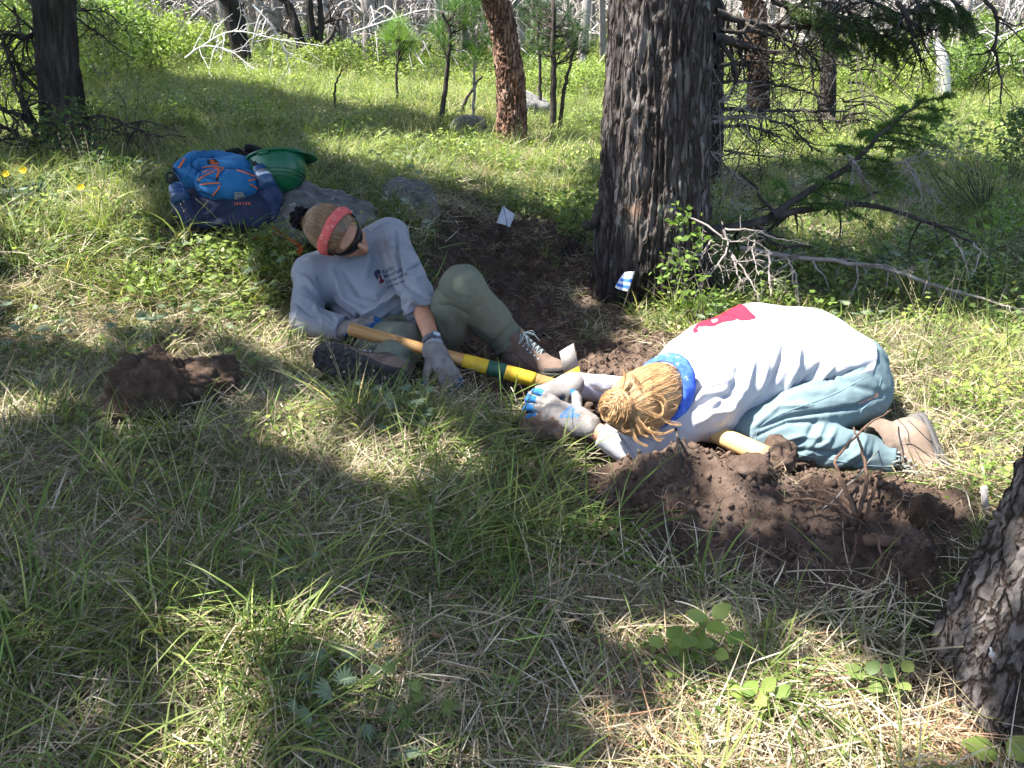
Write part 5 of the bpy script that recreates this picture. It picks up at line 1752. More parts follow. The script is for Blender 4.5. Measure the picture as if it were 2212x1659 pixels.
flag('dark striped marker flag on the far sunlit edge of the shaded grass', [(535, 200, 12.5), (541, 204, 12.5), (540, 214, 12.5), (532, 213, 12.5)], (536, 228), M['flag'], ((.25, .45, M['flag_dark']), (.65, .85, M['flag_dark'])))
flag('narrow blue-grey marker flag in sunny grass behind the slanting boulder', [(814, 306, 7.9), (818, 312, 7.9), (820, 328, 7.9), (810, 331, 7.9)], (814, 352), M['flag_dark'], ((.3, .45, M['flag']), (.6, .7, M['flag'])))
flag('tiny white marker flag in the far grass below the charred forked trunks', [(654, 158, 17), (659, 161, 17), (659, 170, 17), (651, 169, 17)], (655, 178), M['flag'])
flag('small pale marker flag lower in the far grass, below the tiny white one', [(644, 186, 13.5), (648, 189, 13.5), (648, 197, 13.5), (641, 196, 13.5)], (645, 205), M['flag'])
flag('orange marker flag at the far edge of the meadow', [(630, 146, 18), (635, 148, 18), (636, 156, 18), (628, 156, 18)], (632, 166), M['flag_orange'])

# ------------------------------------------------------------------ pine cones, roots, sticks
def pine_cone(label, px, py, L, ang):
    g = G(px, py)
    B = Buf()
    ca, sa = math.cos(ang), math.sin(ang)
    B.add(*tube(smooth_path([(-L * .48, 0, 0), (0, 0, .0), (L * .48, 0, 0)], 8), np.array([.3, .6, .75, .8, .75, .6, .4, .15]) * L * .26, 10))
    k = 0
    for i in range(13):
        x = -L * .46 + L * .92 * i / 12
        r = L * .27 * math.sqrt(max(.06, 1 - ((x / (L * .56)) ** 2)))
        for j in range(8):
            th = j * math.pi / 4 + (i % 2) * .39
            d = np.array([.35, math.cos(th), math.sin(th)]); d /= np.linalg.norm(d)
            t1 = unit([0, -math.sin(th), math.cos(th)])
            c = np.array([x, r * math.cos(th), r * math.sin(th)])
            w = L * .085
            B.add(np.array([c - t1 * w * .7 - d * w, c + t1 * w * .7 - d * w, c + t1 * w + d * w * .8, c - t1 * w + d * w * .8, c + d * w * 1.25 + [L * .02, 0, 0]]),
                  [np.array([[0, 1, 2, 3]]), np.array([[3, 2, 4]])])
    v, f = B.data()
    v = v @ np.array([[ca, sa, 0], [-sa, ca, 0], [0, 0, 1]]) + g + [0, 0, L * .24]
    solo('pine_cone', v, f, M['cone'], label, 'pine cone', g)
pine_cone('dark pine cone lying in matted grass below the spoil heap', 1252, 1368, .075, -.6)
pine_cone('pine cone half hidden beside the peaked brown rock', 242, 838, .095, .1)
pine_cone('pine cone in the shaded needles on the heap', 1848, 1130, .05, .8)

def gpath(pix, lift):
    out = []
    for i, p in enumerate(pix):
        g = G(*p[:2]); out.append(g + [0, 0, p[2] if len(p) > 2 else lift])
    return np.array(out)

def roots():
    base = G(1850, 1160)
    T = thing('root_clump', 'torn-out clump of bare brown roots on the spoil heap near the boots', 'roots', base)
    for pix, r in (([(1690, 1105, .03), (1760, 1115, .05), (1830, 1150, .05), (1870, 1160, .03)], .0045), ([(1705, 1090, .04), (1780, 1105, .06), (1840, 1140, .05)], .0040),
                   ([(1845, 1150, .04), (1858, 1110, .10), (1840, 1060, .14), (1822, 1035, .16)], .0065), ([(1850, 1150, .04), (1800, 1100, .10), (1795, 1070, .12), (1850, 1030, .16), (1905, 1000, .18)], .0058),
                   ([(1860, 1150, .04), (1880, 1110, .09), (1872, 1095, .10), (1895, 1085, .10)], .0050), ([(1840, 1165, .03), (1815, 1180, .05), (1770, 1185, .06)], .0042),
                   ([(1870, 1170, .02), (1890, 1200, .05), (1895, 1250, .02), (1888, 1290, .0)], .0045), ([(1850, 1170, .02), (1840, 1220, .02), (1790, 1262, .01)], .0038),
                   ([(1830, 1140, .04), (1790, 1130, .08), (1770, 1110, .09)], .0044), ([(1880, 1150, .03), (1930, 1140, .08), (1990, 1130, .06)], .0036)):
        p = smooth_path(gpath(pix, .02), 22)
        p = p + RNG.normal(0, .0022, p.shape)
        part('root', *tube(p, np.linspace(r, r * .35, 22), 7), M['root'], T)
    part('stub', *tube(smooth_path(gpath([(1862, 1178, .015), (1900, 1182, .02), (1940, 1185, .015)], .02), 8), [.013, .016, .017, .016, .017, .015, .016, .012], 10), M['root'], T)
    n = 0
    for pix, r, lab in (([(1472, 1012, .0), (1462, 990, .05), (1452, 965, .09)], .0062, 'dark broken stick standing in the spoil heap nearest the head'),
                        ([(1310, 1002, .0), (1312, 980, .05), (1310, 962, .085)], .0045, 'short upright stick at the lip of the hole by the elbow'),
                        ([(1365, 1135, .01), (1400, 1165, .015), (1430, 1205, .01)], .0055, 'brown stick lying on the shaded front of the heap'),
                        ([(1775, 1115, .02), (1820, 1098, .06), (1890, 1010, .06)], .0028, 'thin grey twig leaning across the roots'),
                        ([(560, 1268, .012), (680, 1300, .014), (760, 1330, .01)], .004, 'pale straight twig lying in the shaded grass'),
                        ([(505, 668, .02), (560, 695, .03), (640, 725, .02)], .0055, 'bleached crooked stick lying in sunny grass beside the reclining person')):
        p = smooth_path(gpath(pix, .01), 12)
        solo('stick', *tube(p + RNG.normal(0, .0015, p.shape), np.linspace(r, r * .6, 12), 7), M['twig_dark'] if 'dark' in lab or 'upright' in lab else M['twig_grey'], lab, 'stick', p[0])
    # fine rootlets and straw scraps in the dug earth
    B = Buf()
    rg = np.random.default_rng(77)
    poly = np.array(SOIL[0]); lo, hi = poly.min(0), poly.max(0)
    cnt = 0
    while cnt < 620:
        x, y = rg.uniform(lo[0], hi[0]), rg.uniform(lo[1], hi[1])
        if not in_poly(np.array([x]), np.array([y]), SOIL[0])[0]: continue
        cnt += 1
        a = rg.uniform(0, 6.28); L = rg.uniform(.03, .13)
        pts = []
        for s in np.linspace(0, 1, 6):
            px_, py_ = x + math.cos(a) * L * s, y + math.sin(a) * L * s
            a += rg.normal(0, .35)
            pts.append((px_, py_, gz(px_, py_) + .008 + .028 * math.sin(s * 3.1) * rg.uniform(.0, 1)))
        t = rg.choice([.8, 1.0, 2.2, 3.2])
        B.add(*tube(pts, np.linspace(.0014, .0007, 6), 3, False), (t, t * .95, t * .9))
    v, f = B.data()
    m = surf('rootlet', [(.3, (.06, .04, .03)), (.7, (.15, .11, .08))], 30, 3, .95, 0, tint=True)
    tag(build('rootlets', v, f, m, colors=B.cols()), 'fine rootlets and straw scraps strewn over the dug earth', 'rootlets', kind='stuff')
roots()
# ------------------------------------------------------------------ trees
def trunk_mesh(axis, radii, nu=64, nv=120, amp=.02, freq=9.0, stretch=.22, seed=1, flare=0.0, lobes=5, zmax=None):
    """A furrowed trunk along an axis; flare adds root buttresses at the foot."""
    axis = np.asarray(axis, float)
    L = len(axis)
    s = np.linspace(0, 1, nv)
    if zmax is not None:
        s = np.concatenate([np.linspace(0, zmax, nv), np.linspace(zmax, 1, max(6, nv // 10))[1:]])
        nv = len(s)
    k_ = np.linspace(0, 1, L)
    pts = np.stack([np.interp(s, k_, axis[:, k]) for k in range(3)], -1)
    for _ in range(6):
        pts[1:-1, :2] = (pts[:-2, :2] + 2 * pts[1:-1, :2] + pts[2:, :2]) / 4
    r = np.interp(s, np.linspace(0, 1, len(radii)), radii)
    a = np.linspace(0, 2 * np.pi, nu, endpoint=False)
    ca, sa = np.cos(a), np.sin(a)
    z = pts[:, 2] - pts[0, 2]
    rr = r[:, None] * np.ones(nu)[None]
    if flare:
        fl = np.exp(-np.clip(z, 0, None) / .22)
        rr = rr + flare * fl[:, None] * (.45 + .55 * np.cos(lobes * a + seed)[None] * np.cos(2 * a + seed)[None])
    P = np.stack([ca[None] * r[:, None] * freq, sa[None] * r[:, None] * freq, (z * freq * stretch)[:, None] * np.ones(nu)[None]], -1)
    warp = vnoise(P * .5 + 9, seed + 3)
    P2_ = P + warp[..., None] * .6
    ridge = 1 - np.abs(vnoise(P2_, seed)) * 2.2
    ridge2 = 1 - np.abs(vnoise(P2_ * 2.1 + 5, seed + 1)) * 2.0
    plate = vnoise(np.stack([P[..., 0], P[..., 1], P[..., 2] * 4], -1) * 1.3, seed + 4)
    rr = rr + amp * (.65 * np.clip(ridge, -.6, 1) + .3 * ridge2 + .25 * plate + .3 * fbm(P * 3.5, 2, seed + 6))
    v = np.stack([pts[:, None, 0] + rr * ca[None], pts[:, None, 1] + rr * sa[None], pts[:, None, 2] + 0 * rr], -1).reshape(-1, 3)
    i = np.arange(nv - 1)[:, None] * nu; j = np.arange(nu)[None]
    q = np.stack([i + j, i + (j + 1) % nu, i + nu + (j + 1) % nu, i + nu + j], -1).reshape(-1, 4)
    return v, q

def twig_tree(B, path, r0, r1, n, length, rg, droop=.5, depth=2, col=None, nseg=5):
    """A bare branch with side twigs, added to the buffer B."""
    path = np.asarray(path, float)
    m = len(path)
    B.add(*tube(path, np.linspace(r0, r1, m), 6 if r0 > .004 else 4, False), col)
    if depth <= 0: return
    T = np.gradient(path, axis=0); T /= np.linalg.norm(T, axis=1)[:, None]
    for k in range(n):
        s = rg.uniform(.12, .98); i = min(m - 2, int(s * (m - 1)))
        p = path[i] + (path[i + 1] - path[i]) * (s * (m - 1) - i)
        d = unit(T[i] * rg.uniform(.2, .8) + unit(rg.normal(0, 1, 3)) * 1.0 + np.array([0, 0, -droop * rg.uniform(.1, 1)]))
        L = length * rg.uniform(.35, 1.1) * (1 - .5 * s)
        pts = [p]; dd = d
        for q in range(nseg):
            dd = unit(dd + rg.normal(0, .22, 3) + np.array([0, 0, -.12 * droop]))
            pts.append(pts[-1] + dd * L / nseg)
        rr = (r0 + (r1 - r0) * s) * .5
        twig_tree(B, np.array(pts), max(rr, .0011), max(rr * .4, .0007), max(1, int(n * .32)), L * .45, rg, droop, depth - 1, col)

def needle_spray(B, path, nl, nn, rg, width=.0026, tint=(1, 1, 1), upb=.1, along=.55):
    """Needles set along a twig."""
    path = np.asarray(path, float)
    m = len(path)
    T = np.gradient(path, axis=0); T /= np.linalg.norm(T, axis=1)[:, None]
    s = rg.uniform(0, 1, nn)
    x = s * (m - 1); i = np.minimum(m - 2, x.astype(int)); f = (x - i)[:, None]
    p = path[i] * (1 - f) + path[i + 1] * f
    d = rg.normal(0, 1, (nn, 3)); d -= (d * T[i]).sum(1)[:, None] * T[i]; d /= np.linalg.norm(d, axis=1)[:, None]
    d = d + T[i] * along + [0, 0, upb]; d /= np.linalg.norm(d, axis=1)[:, None]
    w = np.cross(d, rg.normal(0, 1, (nn, 3))); w /= np.linalg.norm(w, axis=1)[:, None]
    L = nl * rg.uniform(.7, 1.15, nn)[:, None]
    tip = p + d * L
    v = np.stack([p - w * width * .6, p + w * width * .6, p + d * L * .6 + w * width * .6, tip, p + d * L * .6 - w * width * .6], 1).reshape(-1, 3)
    k = np.arange(nn)[:, None] * 5
    B.add(v, [np.concatenate([k, k + 1, k + 2, k + 4], 1), np.concatenate([k + 4, k + 2, k + 3], 1)], None)
    c = np.repeat(np.asarray(tint)[None] * rg.uniform(.75, 1.25, (nn, 1)), 5, 0)
    B.c.append(c)

ones = lambda v: np.ones((len(v), 3))

# ---- the big fir
fir_base = np.array([.70, 4.08, gz(.70, 3.9)])
FIR = thing('fir_tree', 'massive furrowed grey-brown conifer trunk beside the dug strip', 'tree', fir_base)
v, q = trunk_mesh([(.68, 4.06, -.15), (.67, 4.06, .55), (.645, 4.06, 1.45), (.62, 4.1, 4), (.60, 4.1, 8), (.6, 4.1, 12)], [.290, .240, .206, .18, .13, .05], 300, 340, .021, 33, .14, 3, .085, 3, zmax=.40)
zz = v[:, 2]
char = S(.40, .0, zz + .20 * fbm(v * 3, 3, 9)) * .6
scar = np.exp(-((to_px(v)[0] - 1372) / 26) ** 2 - ((to_px(v)[1] - 455) / 18) ** 2)
tint = np.stack([1 - char + .5 * scar, 1 - char + .12 * scar, 1 - char - .1 * scar], -1)
part('trunk', v, q, M['bark_fir'], FIR, colors=tint)
part('broken_branch', *tube(smooth_path([fir_base + [-.28, -.02, .42], Pt(1280, 488, 4.05), Pt(1258, 482, 4.05)], 8), [.026, .026, .024, .023, .022, .022, .020, .016], 9), M['twig_dark'], FIR)

rgb = np.random.default_rng(21)
def P6(x, y): return ((2700 + x * .6027) / 1.8228, y * .6027 / 1.8228)
def P7(x, y): return ((2700 + x * .6022) / 1.8228, (800 + y * .6022) / 1.8228)
def dead_branch(pix, t0, t1, r0, r1, n, length, mat, droop=.5, depth=2, conv=lambda x, y: (x, y), name='branch', parent=None, seg=26):
    k = len(pix)
    pts = [Pt(*conv(*p), t0 + (t1 - t0) * i / (k - 1)) for i, p in enumerate(pix)]
    path = smooth_path(pts, seg) + rgb.normal(0, .003, (seg, 3))
    B = Buf()
    twig_tree(B, path, r0, r1, n, length, rgb, droop, depth)
    v, f = B.data()
    return part(name, v, f, mat, parent or FIR), path
# long dark bough low on the right and the bleached one under it
dead_branch([(150, 1500), (420, 1470), (640, 1400), (800, 1362), (1100, 1330), (1400, 1385), (1700, 1500), (1900, 1600)], 4.25, 4.3, .026, .006, 18, .40, M['twig_dark'], .9, 2, P6)
dead_branch([(370, 290), (640, 345), (1000, 380), (1400, 455), (1700, 560), (2000, 640), (2250, 730)], 4.2, 3.7, .014, .004, 24, .26, M['twig_grey'], .8, 2, P7)
for pix in ([(1630, 530), (1665, 640), (1650, 850), (1622, 1050)], [(1740, 585), (1752, 700), (1745, 900)], [(660, 360), (720, 480), (740, 690)], [(690, 430), (715, 560), (735, 680)], [(1780, 590), (1815, 680), (1820, 745)], [(2050, 665), (2020, 780), (1990, 870)],
            [(1870, 260), (1925, 330), (1870, 470)], [(1740, 225), (1820, 350), (1845, 490)]):
    dead_branch(pix, 3.95, 3.85, .0055, .0022, 5, .10, M['twig_grey'], .5, 1, P7, seg=14)
for pix in ([(245, 175), (275, 270), (240, 360), (180, 440), (90, 540), (50, 650)], [(0, 80), (150, 150), (245, 230), (330, 250), (450, 245), (560, 330)], [(280, 310), (360, 410), (430, 520), (470, 620)], [(300, 330), (340, 460), (380, 525)],
            [(170, 240), (100, 330), (30, 330)], [(250, 180), (420, 170), (600, 230), (780, 260)], [(450, 250), (440, 330), (480, 470)], [(545, 330), (545, 480), (560, 600)]):
    dead_branch(pix, 3.85, 3.75, .0058, .0018, 10, .18, M['twig_grey'], .3, 2, P7, seg=16)
# bare boughs higher up
for pix, t0, t1, r0 in (([(160, 240), (330, 280), (420, 320)], 4.2, 4.5, .030), ([(190, 75), (330, 130), (560, 170), (780, 185), (1100, 190)], 4.3, 4.6, .022), ([(180, 560), (300, 530), (540, 545), (760, 590), (920, 650)], 4.3, 4.7, .012),
                        ([(230, 715), (500, 720), (800, 725), (1060, 730)], 4.3, 4.6, .013), ([(175, 810), (320, 765), (545, 765)], 4.2, 4.3, .011), ([(250, 825), (400, 825), (540, 865), (670, 940)], 4.3, 4.3, .010),
                        ([(190, 440), (380, 410), (620, 410), (880, 460)], 4.3, 4.9, .012), ([(230, 210), (440, 210), (640, 250), (800, 340), (890, 470)], 4.3, 4.7, .012), ([(560, 0), (700, 70), (830, 160), (960, 120), (1120, 30)], 4.5, 4.6, .016),
                        ([(545, 790), (680, 820), (760, 900), (830, 980)], 4.3, 4.4, .008), ([(170, 1010), (280, 1100), (400, 1210)], 4.2, 4.1, .007), ([(1390, 0), (1450, 130), (1500, 300), (1540, 410)], 4.4, 4.5, .016),
                        ([(1960, 0), (2030, 120), (2025, 330), (2060, 500), (2055, 680)], 4.2, 4.2, .011), ([(1420, 100), (1520, 180), (1555, 280)], 4.4, 4.5, .008), ([(600, 230), (570, 380), (560, 560), (590, 640)], 4.5, 4.5, .006),
                        ([(250, 980), (400, 1010), (620, 1020)], 4.2, 4.3, .006), ([(830, 160), (1000, 60), (1180, 0)], 4.6, 4.7, .012), ([(820, 330), (830, 520), (870, 700), (900, 840)], 4.5, 4.5, .007),
                        ([(1310, 1090), (1420, 1050), (1600, 1000), (1780, 970)], 4.3, 4.1, .006), ([(1430, 1050), (1510, 1150), (1545, 1300)], 4.2, 4.1, .006), ([(1060, 1010), (1140, 1120), (1120, 1160)], 4.2, 4.2, .005)):
    dead_branch(pix, t0, t1, r0, r0 * .35, 21, .42, M['twig_grey'] if pix[0][0] in (175, 170, 1310, 1430, 1060) else M['twig_dark'], .35, 2, P6)
B = Buf()                                                                             # snapped twig bunch, pale
for k in range(9):
    a = rgb.uniform(-.9, 1.6)
    p0 = Pt(*P6(215, 665), 3.98); d = img((math.cos(a), -math.sin(a) * .9 + .2, rgb.uniform(-.1, .4)))
    twig_tree(B, smooth_path([p0, p0 + d * .12 + rgb.normal(0, .01, 3), p0 + d * rgb.uniform(.18, .34) + [0, 0, -.05]], 9), .0035, .0010, 5, .08, rgb, .5, 1)
v, f = B.data(); part('branch', v, f, M['twig_grey'], FIR)
# the green bough
_, stem = dead_branch([(560, 1410), (650, 1350), (900, 1190), (1100, 1060), (1250, 900), (1400, 770), (1580, 640)], 4.25, 4.35, .022, .005, 3, .1, M['twig_dark'], .4, 1, P6, 'bough')
def green_bough(stem, s0, s1, nsub, L, nn, nl, mat, seed, droop=.25, tint=(1, 1, 1), spread=1.0):
    rg = np.random.default_rng(seed)
    Bn, Bt = Buf(), Buf()
    m = len(stem)
    T = np.gradient(stem, axis=0); T /= np.linalg.norm(T, axis=1)[:, None]
    for k in range(nsub):
        s = s0 + (s1 - s0) * (k + rg.uniform(0, 1)) / nsub; i = min(m - 2, int(s * (m - 1)))
        p = stem[i]
        side = unit(np.cross(T[i], [0, 0, 1])) * (1 if k % 2 else -1)
        d = unit(T[i] * .8 + side * spread + rg.normal(0, .25, 3) + [0, 0, -droop])
        ln = L * rg.uniform(.5, 1.1) * (1 - .45 * (s - s0) / (s1 - s0))
        pts = smooth_path([p, p + d * ln * .5, p + d * ln + [0, 0, -.12 * ln]], 7)
        Bt.add(*tube(pts, np.linspace(.004, .0015, 7), 4, False))
        needle_spray(Bn, pts, nl, nn, rg, tint=tint)
        for j in range(4):
            q0 = pts[2 + j]; d2 = unit(d + side * rg.uniform(-1.2, 1.2) + rg.normal(0, .3, 3) + [0, 0, -droop])
            pp = np.array([q0, q0 + d2 * ln * .22, q0 + d2 * ln * .42 + [0, 0, -.02]])
            Bt.add(*tube(pp, [.002, .0015, .001], 3, False))
            needle_spray(Bn, pp, nl, nn // 2, rg, tint=tint)
    return Bn, Bt
Bn, Bt = green_bough(stem, .16, .98, 38, .40, 130, .026, M['needles'], 5, .35)
v, f = Bn.data(); part('needles', v, f, M['needles_new'], FIR, smooth=False, colors=Bn.cols())
v, f = Bt.data(); part('twigs', v, f, M['twig_dark'], FIR)
# dark live boughs across the top right
def top_boughs():
    NB, TB = Buf(), Buf()
    for pix, t in (([(700, 60), (850, 130), (1000, 170), (1180, 200), (1350, 190)], 4.5), ([(820, 30), (950, 90), (1100, 120), (1280, 100)], 4.6), ([(1180, 0), (1290, 40), (1400, 90), (1500, 60)], 4.6), ([(1600, 0), (1660, 40), (1680, 80)], 4.3),
                   ([(1740, 0), (1800, 50), (1840, 90)], 4.3), ([(780, 130), (900, 190), (960, 260), (1010, 260)], 4.5), ([(1050, 60), (1150, 160), (1300, 240), (1430, 260)], 4.6), ([(1500, 0), (1540, 40), (1600, 20)], 4.6),
                   ([(1120, 200), (1250, 260), (1380, 330)], 4.6), ([(620, 0), (700, 40), (760, 20)], 4.5)):
        st = smooth_path([Pt(*P6(*p), t) for p in pix], 14)
        TB.add(*tube(st, np.linspace(.010, .004, 14), 5, False))
        a, b = green_bough(st, .05, 1.0, 13, .24, 70, .020, None, int(pix[0][0]), .3)
        va, fa = a.data(); NB.add(va, fa); NB.c.append(a.cols()); vb, fb = b.data(); TB.add(vb, fb)
    v, f = NB.data(); part('needles', v, f, M['needles'], FIR, smooth=False, colors=NB.cols())
    v, f = TB.data(); part('twigs', v, f, M['twig_dark'], FIR)
top_boughs()

# ---- the tilted pine in the middle
def simple_tree(name, label, pix, t, w, mat, nu=80, nv=120, amp=.02, freq=9, stretch=.25, seed=1, flare=.03, top=9.0, group=None, lean=None):
    """pix: centre line from the foot upwards in the photograph, w: widths in px there, t: depth of the foot."""
    foot = Pt(*pix[0], t); y0 = foot[1]
    axis, rad = [], []
    for (px, py), ww in zip(pix, w):
        u, vv = (px - 1106) / FPX, (829.5 - py) / FPX
        tt = y0 / (CP + vv * SP)
        axis.append(Pt(px, py, tt)); rad.append(ww * tt / FPX / 2)
    d = axis[-1] - axis[-2]; d = d / max(.05, d[2])
    axis.append(axis[-1] + d * (top - axis[-1][2]) * np.array([.4, .4, 1])); rad.append(rad[-1] * .5)
    axis = np.array(axis); axis[0, 2] -= .12
    zs = (axis[-2, 2] - axis[0, 2]) / (axis[-1, 2] - axis[0, 2])
    # arc-length parameter of the visible part
    n = len(axis)
    T = thing(name, label, 'tree', axis[0] + [0, 0, .12], group)
    v, q = trunk_mesh(axis, rad, nu, nv, amp, freq, stretch, seed, flare, 3, zmax=(n - 2) / (n - 1))
    return T, v, q, axis
T, v, q, _ = simple_tree('pine_tree', 'tilted orange-brown pine trunk standing alone in the sunny grass', [(1102, 325), (1106, 250), (1103, 170), (1092, 90), (1072, 0)], 8.35, [66, 60, 58, 54, 60], M['bark_pine'], 110, 170, .018, 42, .28, 5, .02)
sc_ = np.exp(-((to_px(v)[0] - 1113) / 5) ** 2 - ((to_px(v)[1] - 178) / 22) ** 2)
part('trunk', v, q, M['bark_pine'], T, colors=np.stack([1 + .6 * sc_, 1 + .3 * sc_, 1 - .1 * sc_], -1))
for a, b in (((1075, 60), (1052, 48)), ((1100, 60), (1118, 55))):
    part('branch_stub', *tube([Pt(*a, 8.1), Pt(*b, 8.1)], [.02, .012], 6), M['twig_dark'], T)

# ---- the charred tree at the left
T, v, q, axL = simple_tree('charred_tree', 'black charred trunk with a grey split face, at the left by the thorny bush', [(146, 338), (136, 240), (126, 150), (120, 70), (115, -20)], 5.85, [100, 84, 80, 78, 82], M['bark_dark'], 110, 150, .015, 46, .12, 9, .05)
x_, y_, _t = to_px(v)
g_ = np.exp(-((x_ - 140 - .08 * (y_ - 150)) / 22) ** 2) * S(330, 250, y_) * (.6 + .5 * vnoise(np.stack([x_ * .2, y_ * .02, 0 * x_], -1), 4))
g_ = np.clip(g_, 0, 1) * 1.4
part('trunk', v, q, M['bark_dark'], T, colors=np.stack([1 + g_ * 1.3, 1 + g_ * 1.2, 1 + g_ * 1.1], -1))
rgl = np.random.default_rng(31)
for pix, r0 in (([(100, 60), (60, 80), (20, 75), (-30, 85)], .022), ([(90, 200), (50, 160), (20, 110), (0, 60)], .018), ([(110, 290), (60, 260), (20, 240), (-20, 230)], .028), ([(120, 320), (70, 310), (20, 280), (-20, 265)], .03),
                ([(80, 300), (55, 220), (25, 150), (5, 90)], .020), ([(165, 40), (210, 70), (260, 110), (300, 130)], .008), ([(160, 20), (220, 25), (270, 60), (290, 110)], .007), ([(180, 250), (240, 255), (310, 285), (400, 295)], .012),
                ([(185, 285), (250, 275), (320, 262), (385, 285)], .010), ([(300, 262), (290, 285), (268, 305)], .008), ([(150, 0), (200, 40), (215, 90)], .006), ([(60, 0), (90, 30), (120, 60)], .008), ([(30, 20), (50, 90), (45, 190)], .010)):
    pts = [Pt(*p, 5.75 - .1 * i) for i, p in enumerate(pix)]
    B = Buf(); twig_tree(B, smooth_path(pts, 18) + rgl.normal(0, .006, (18, 3)), r0, r0 * .3, 16, .40, rgl, .5, 2)
    v, f = B.data(); part('branch', v, f, M['twig_dark'], T)

# ---- standing trunks further off
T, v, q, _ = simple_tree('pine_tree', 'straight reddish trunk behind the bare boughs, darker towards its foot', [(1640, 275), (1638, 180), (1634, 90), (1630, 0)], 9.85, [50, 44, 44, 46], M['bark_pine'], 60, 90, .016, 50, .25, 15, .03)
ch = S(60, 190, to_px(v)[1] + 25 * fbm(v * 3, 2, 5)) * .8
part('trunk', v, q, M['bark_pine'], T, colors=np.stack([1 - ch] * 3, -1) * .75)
for pix in ([(1625, 95), (1595, 75), (1570, 55)], [(1622, 80), (1600, 100), (1575, 110)]):
    B = Buf(); twig_tree(B, smooth_path([Pt(*p, 9.7) for p in pix], 10), .03, .012, 6, .4, rgl, .3, 1); v, f = B.data(); part('branch', v, f, M['twig_dark'], T)
T, v, q, _ = simple_tree('fir_tree', 'slim grey trunk with many bare twigs, right of the reddish trunk', [(1786, 292), (1788, 190), (1791, 90), (1793, 0)], 9.4, [36, 32, 30, 32], M['bark_fir'], 50, 80, .014, 60, .25, 16, .02)
part('trunk', v, q, M['bark_fir'], T, colors=ones(v) * .8)
B = Buf()
for k in range(60):
    z = rgl.uniform(.1, 1.6); a = rgl.uniform(0, 6.28)
    p0 = np.array([3.33 + .02 * z, 8.95, z]); d = unit([math.cos(a), math.sin(a), rgl.uniform(-.2, .3)])
    twig_tree(B, smooth_path([p0, p0 + d * .3 + [0, 0, .03], p0 + d * rgl.uniform(.5, 1.1) + [0, 0, -.2]], 9), .009, .003, 5, .3, rgl, .6, 1)
v, f = B.data(); tag(part('bare_twigs', v, f, M['twig_dark'], T), kind='stuff')
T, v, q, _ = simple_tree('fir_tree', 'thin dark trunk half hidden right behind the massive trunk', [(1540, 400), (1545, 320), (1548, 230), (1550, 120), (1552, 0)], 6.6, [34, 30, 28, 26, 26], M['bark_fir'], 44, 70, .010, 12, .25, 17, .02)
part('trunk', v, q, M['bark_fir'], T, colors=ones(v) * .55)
T, v, q, _ = simple_tree('charred_tree', 'blackened single trunk leaning at the far edge of the meadow', [(528, 155), (518, 100), (508, 50), (498, 0)], to_px(G(528, 155))[2], [40, 36, 36, 36], M['bark_dark'], 44, 60, .03, 7, .25, 18, .04)
part('trunk', v, q, M['bark_dark'], T, colors=ones(v) * .8)
tD = to_px(G(676, 155))[2]
T = thing('charred_tree', 'charred forked tree with three black stems at the far meadow edge', 'tree', G(676, 155))
for k, (pix, w) in enumerate((([(668, 158), (655, 110), (640, 60), (622, 0)], [22, 20, 18, 18]), ([(686, 155), (680, 100), (672, 50), (668, 0)], [20, 18, 16, 14]), ([(692, 155), (690, 100), (694, 50), (690, 0)], [14, 12, 11, 10]))):
    T2, v, q, _ = simple_tree('stem', '', pix, tD, w, M['bark_dark'], 30, 50, .02, 8, .25, 19 + k, .02)
    bpy.data.objects.remove(T2)
    part('stem', v, q, M['bark_dark'], T, colors=ones(v) * .8)
for pix in ([(690, 100), (715, 80), (730, 40), (740, 20)], [(690, 130), (720, 120), (755, 105), (780, 110)], [(655, 90), (620, 70), (590, 60)], [(680, 60), (710, 45), (750, 40)]):
    B = Buf(); twig_tree(B, smooth_path([Pt(*p, tD) for p in pix], 10), .05, .02, 7, .9, rgl, .2, 1); v, f = B.data(); part('branch', v, f, M['twig_dark'], T)

# ---- the trunk at the lower right edge
T = thing('fir_tree', 'thick scaly grey bark trunk rising at the lower right corner of the view', 'tree', (1.13, 1.33, gz(1.13, 1.33)))
v, q = trunk_mesh([(1.15, 1.33, -.12), (1.18, 1.34, .3), (1.24, 1.36, .8), (1.25, 1.4, 3), (1.3, 1.4, 6), (1.3, 1.4, 10)], [.285, .232, .21, .19, .15, .05], 280, 280, .015, 40, .32, 41, .06, 3, zmax=.40)
part('trunk', v, q, M['bark_scaly'], T, colors=ones(v) * 1.1)
bt = bvh_of(v, q)
d = Vector(unit(Pt(2142, 1402, 1) - np.array([0, 0, CAM_H])))
h = bt.ray_cast(Vector((0, 0, CAM_H)), d)
if h[0] is not None:
    c = np.array(h[0]); n = unit(np.array(h[1]))
    TG = thing('tree_nail', 'pale flat-headed nail stuck in the scaly trunk', 'nail', c)
    part('nail_shank', *tube([c - n * .01, c + n * .03 + [-.01, 0, .01]], .0022, 6), M['watch_face'], TG)
    part('nail_head', *tube([c + n * .03 + [-.01, 0, .01], c + n * .033 + [-.011, 0, .011]], .0058, 12), M['dead_wood'], TG)
p = G(2118, 1120)
solo('wood_chip', *box(p + [0, 0, .05], (.016, .006, .10), np.array([[.96, 0, -.26], [0, 1, 0], [.26, 0, .96]])), M['dead_wood'], 'splintered grey wood chip standing by the scaly trunk', 'wood chip', p, smooth=False)

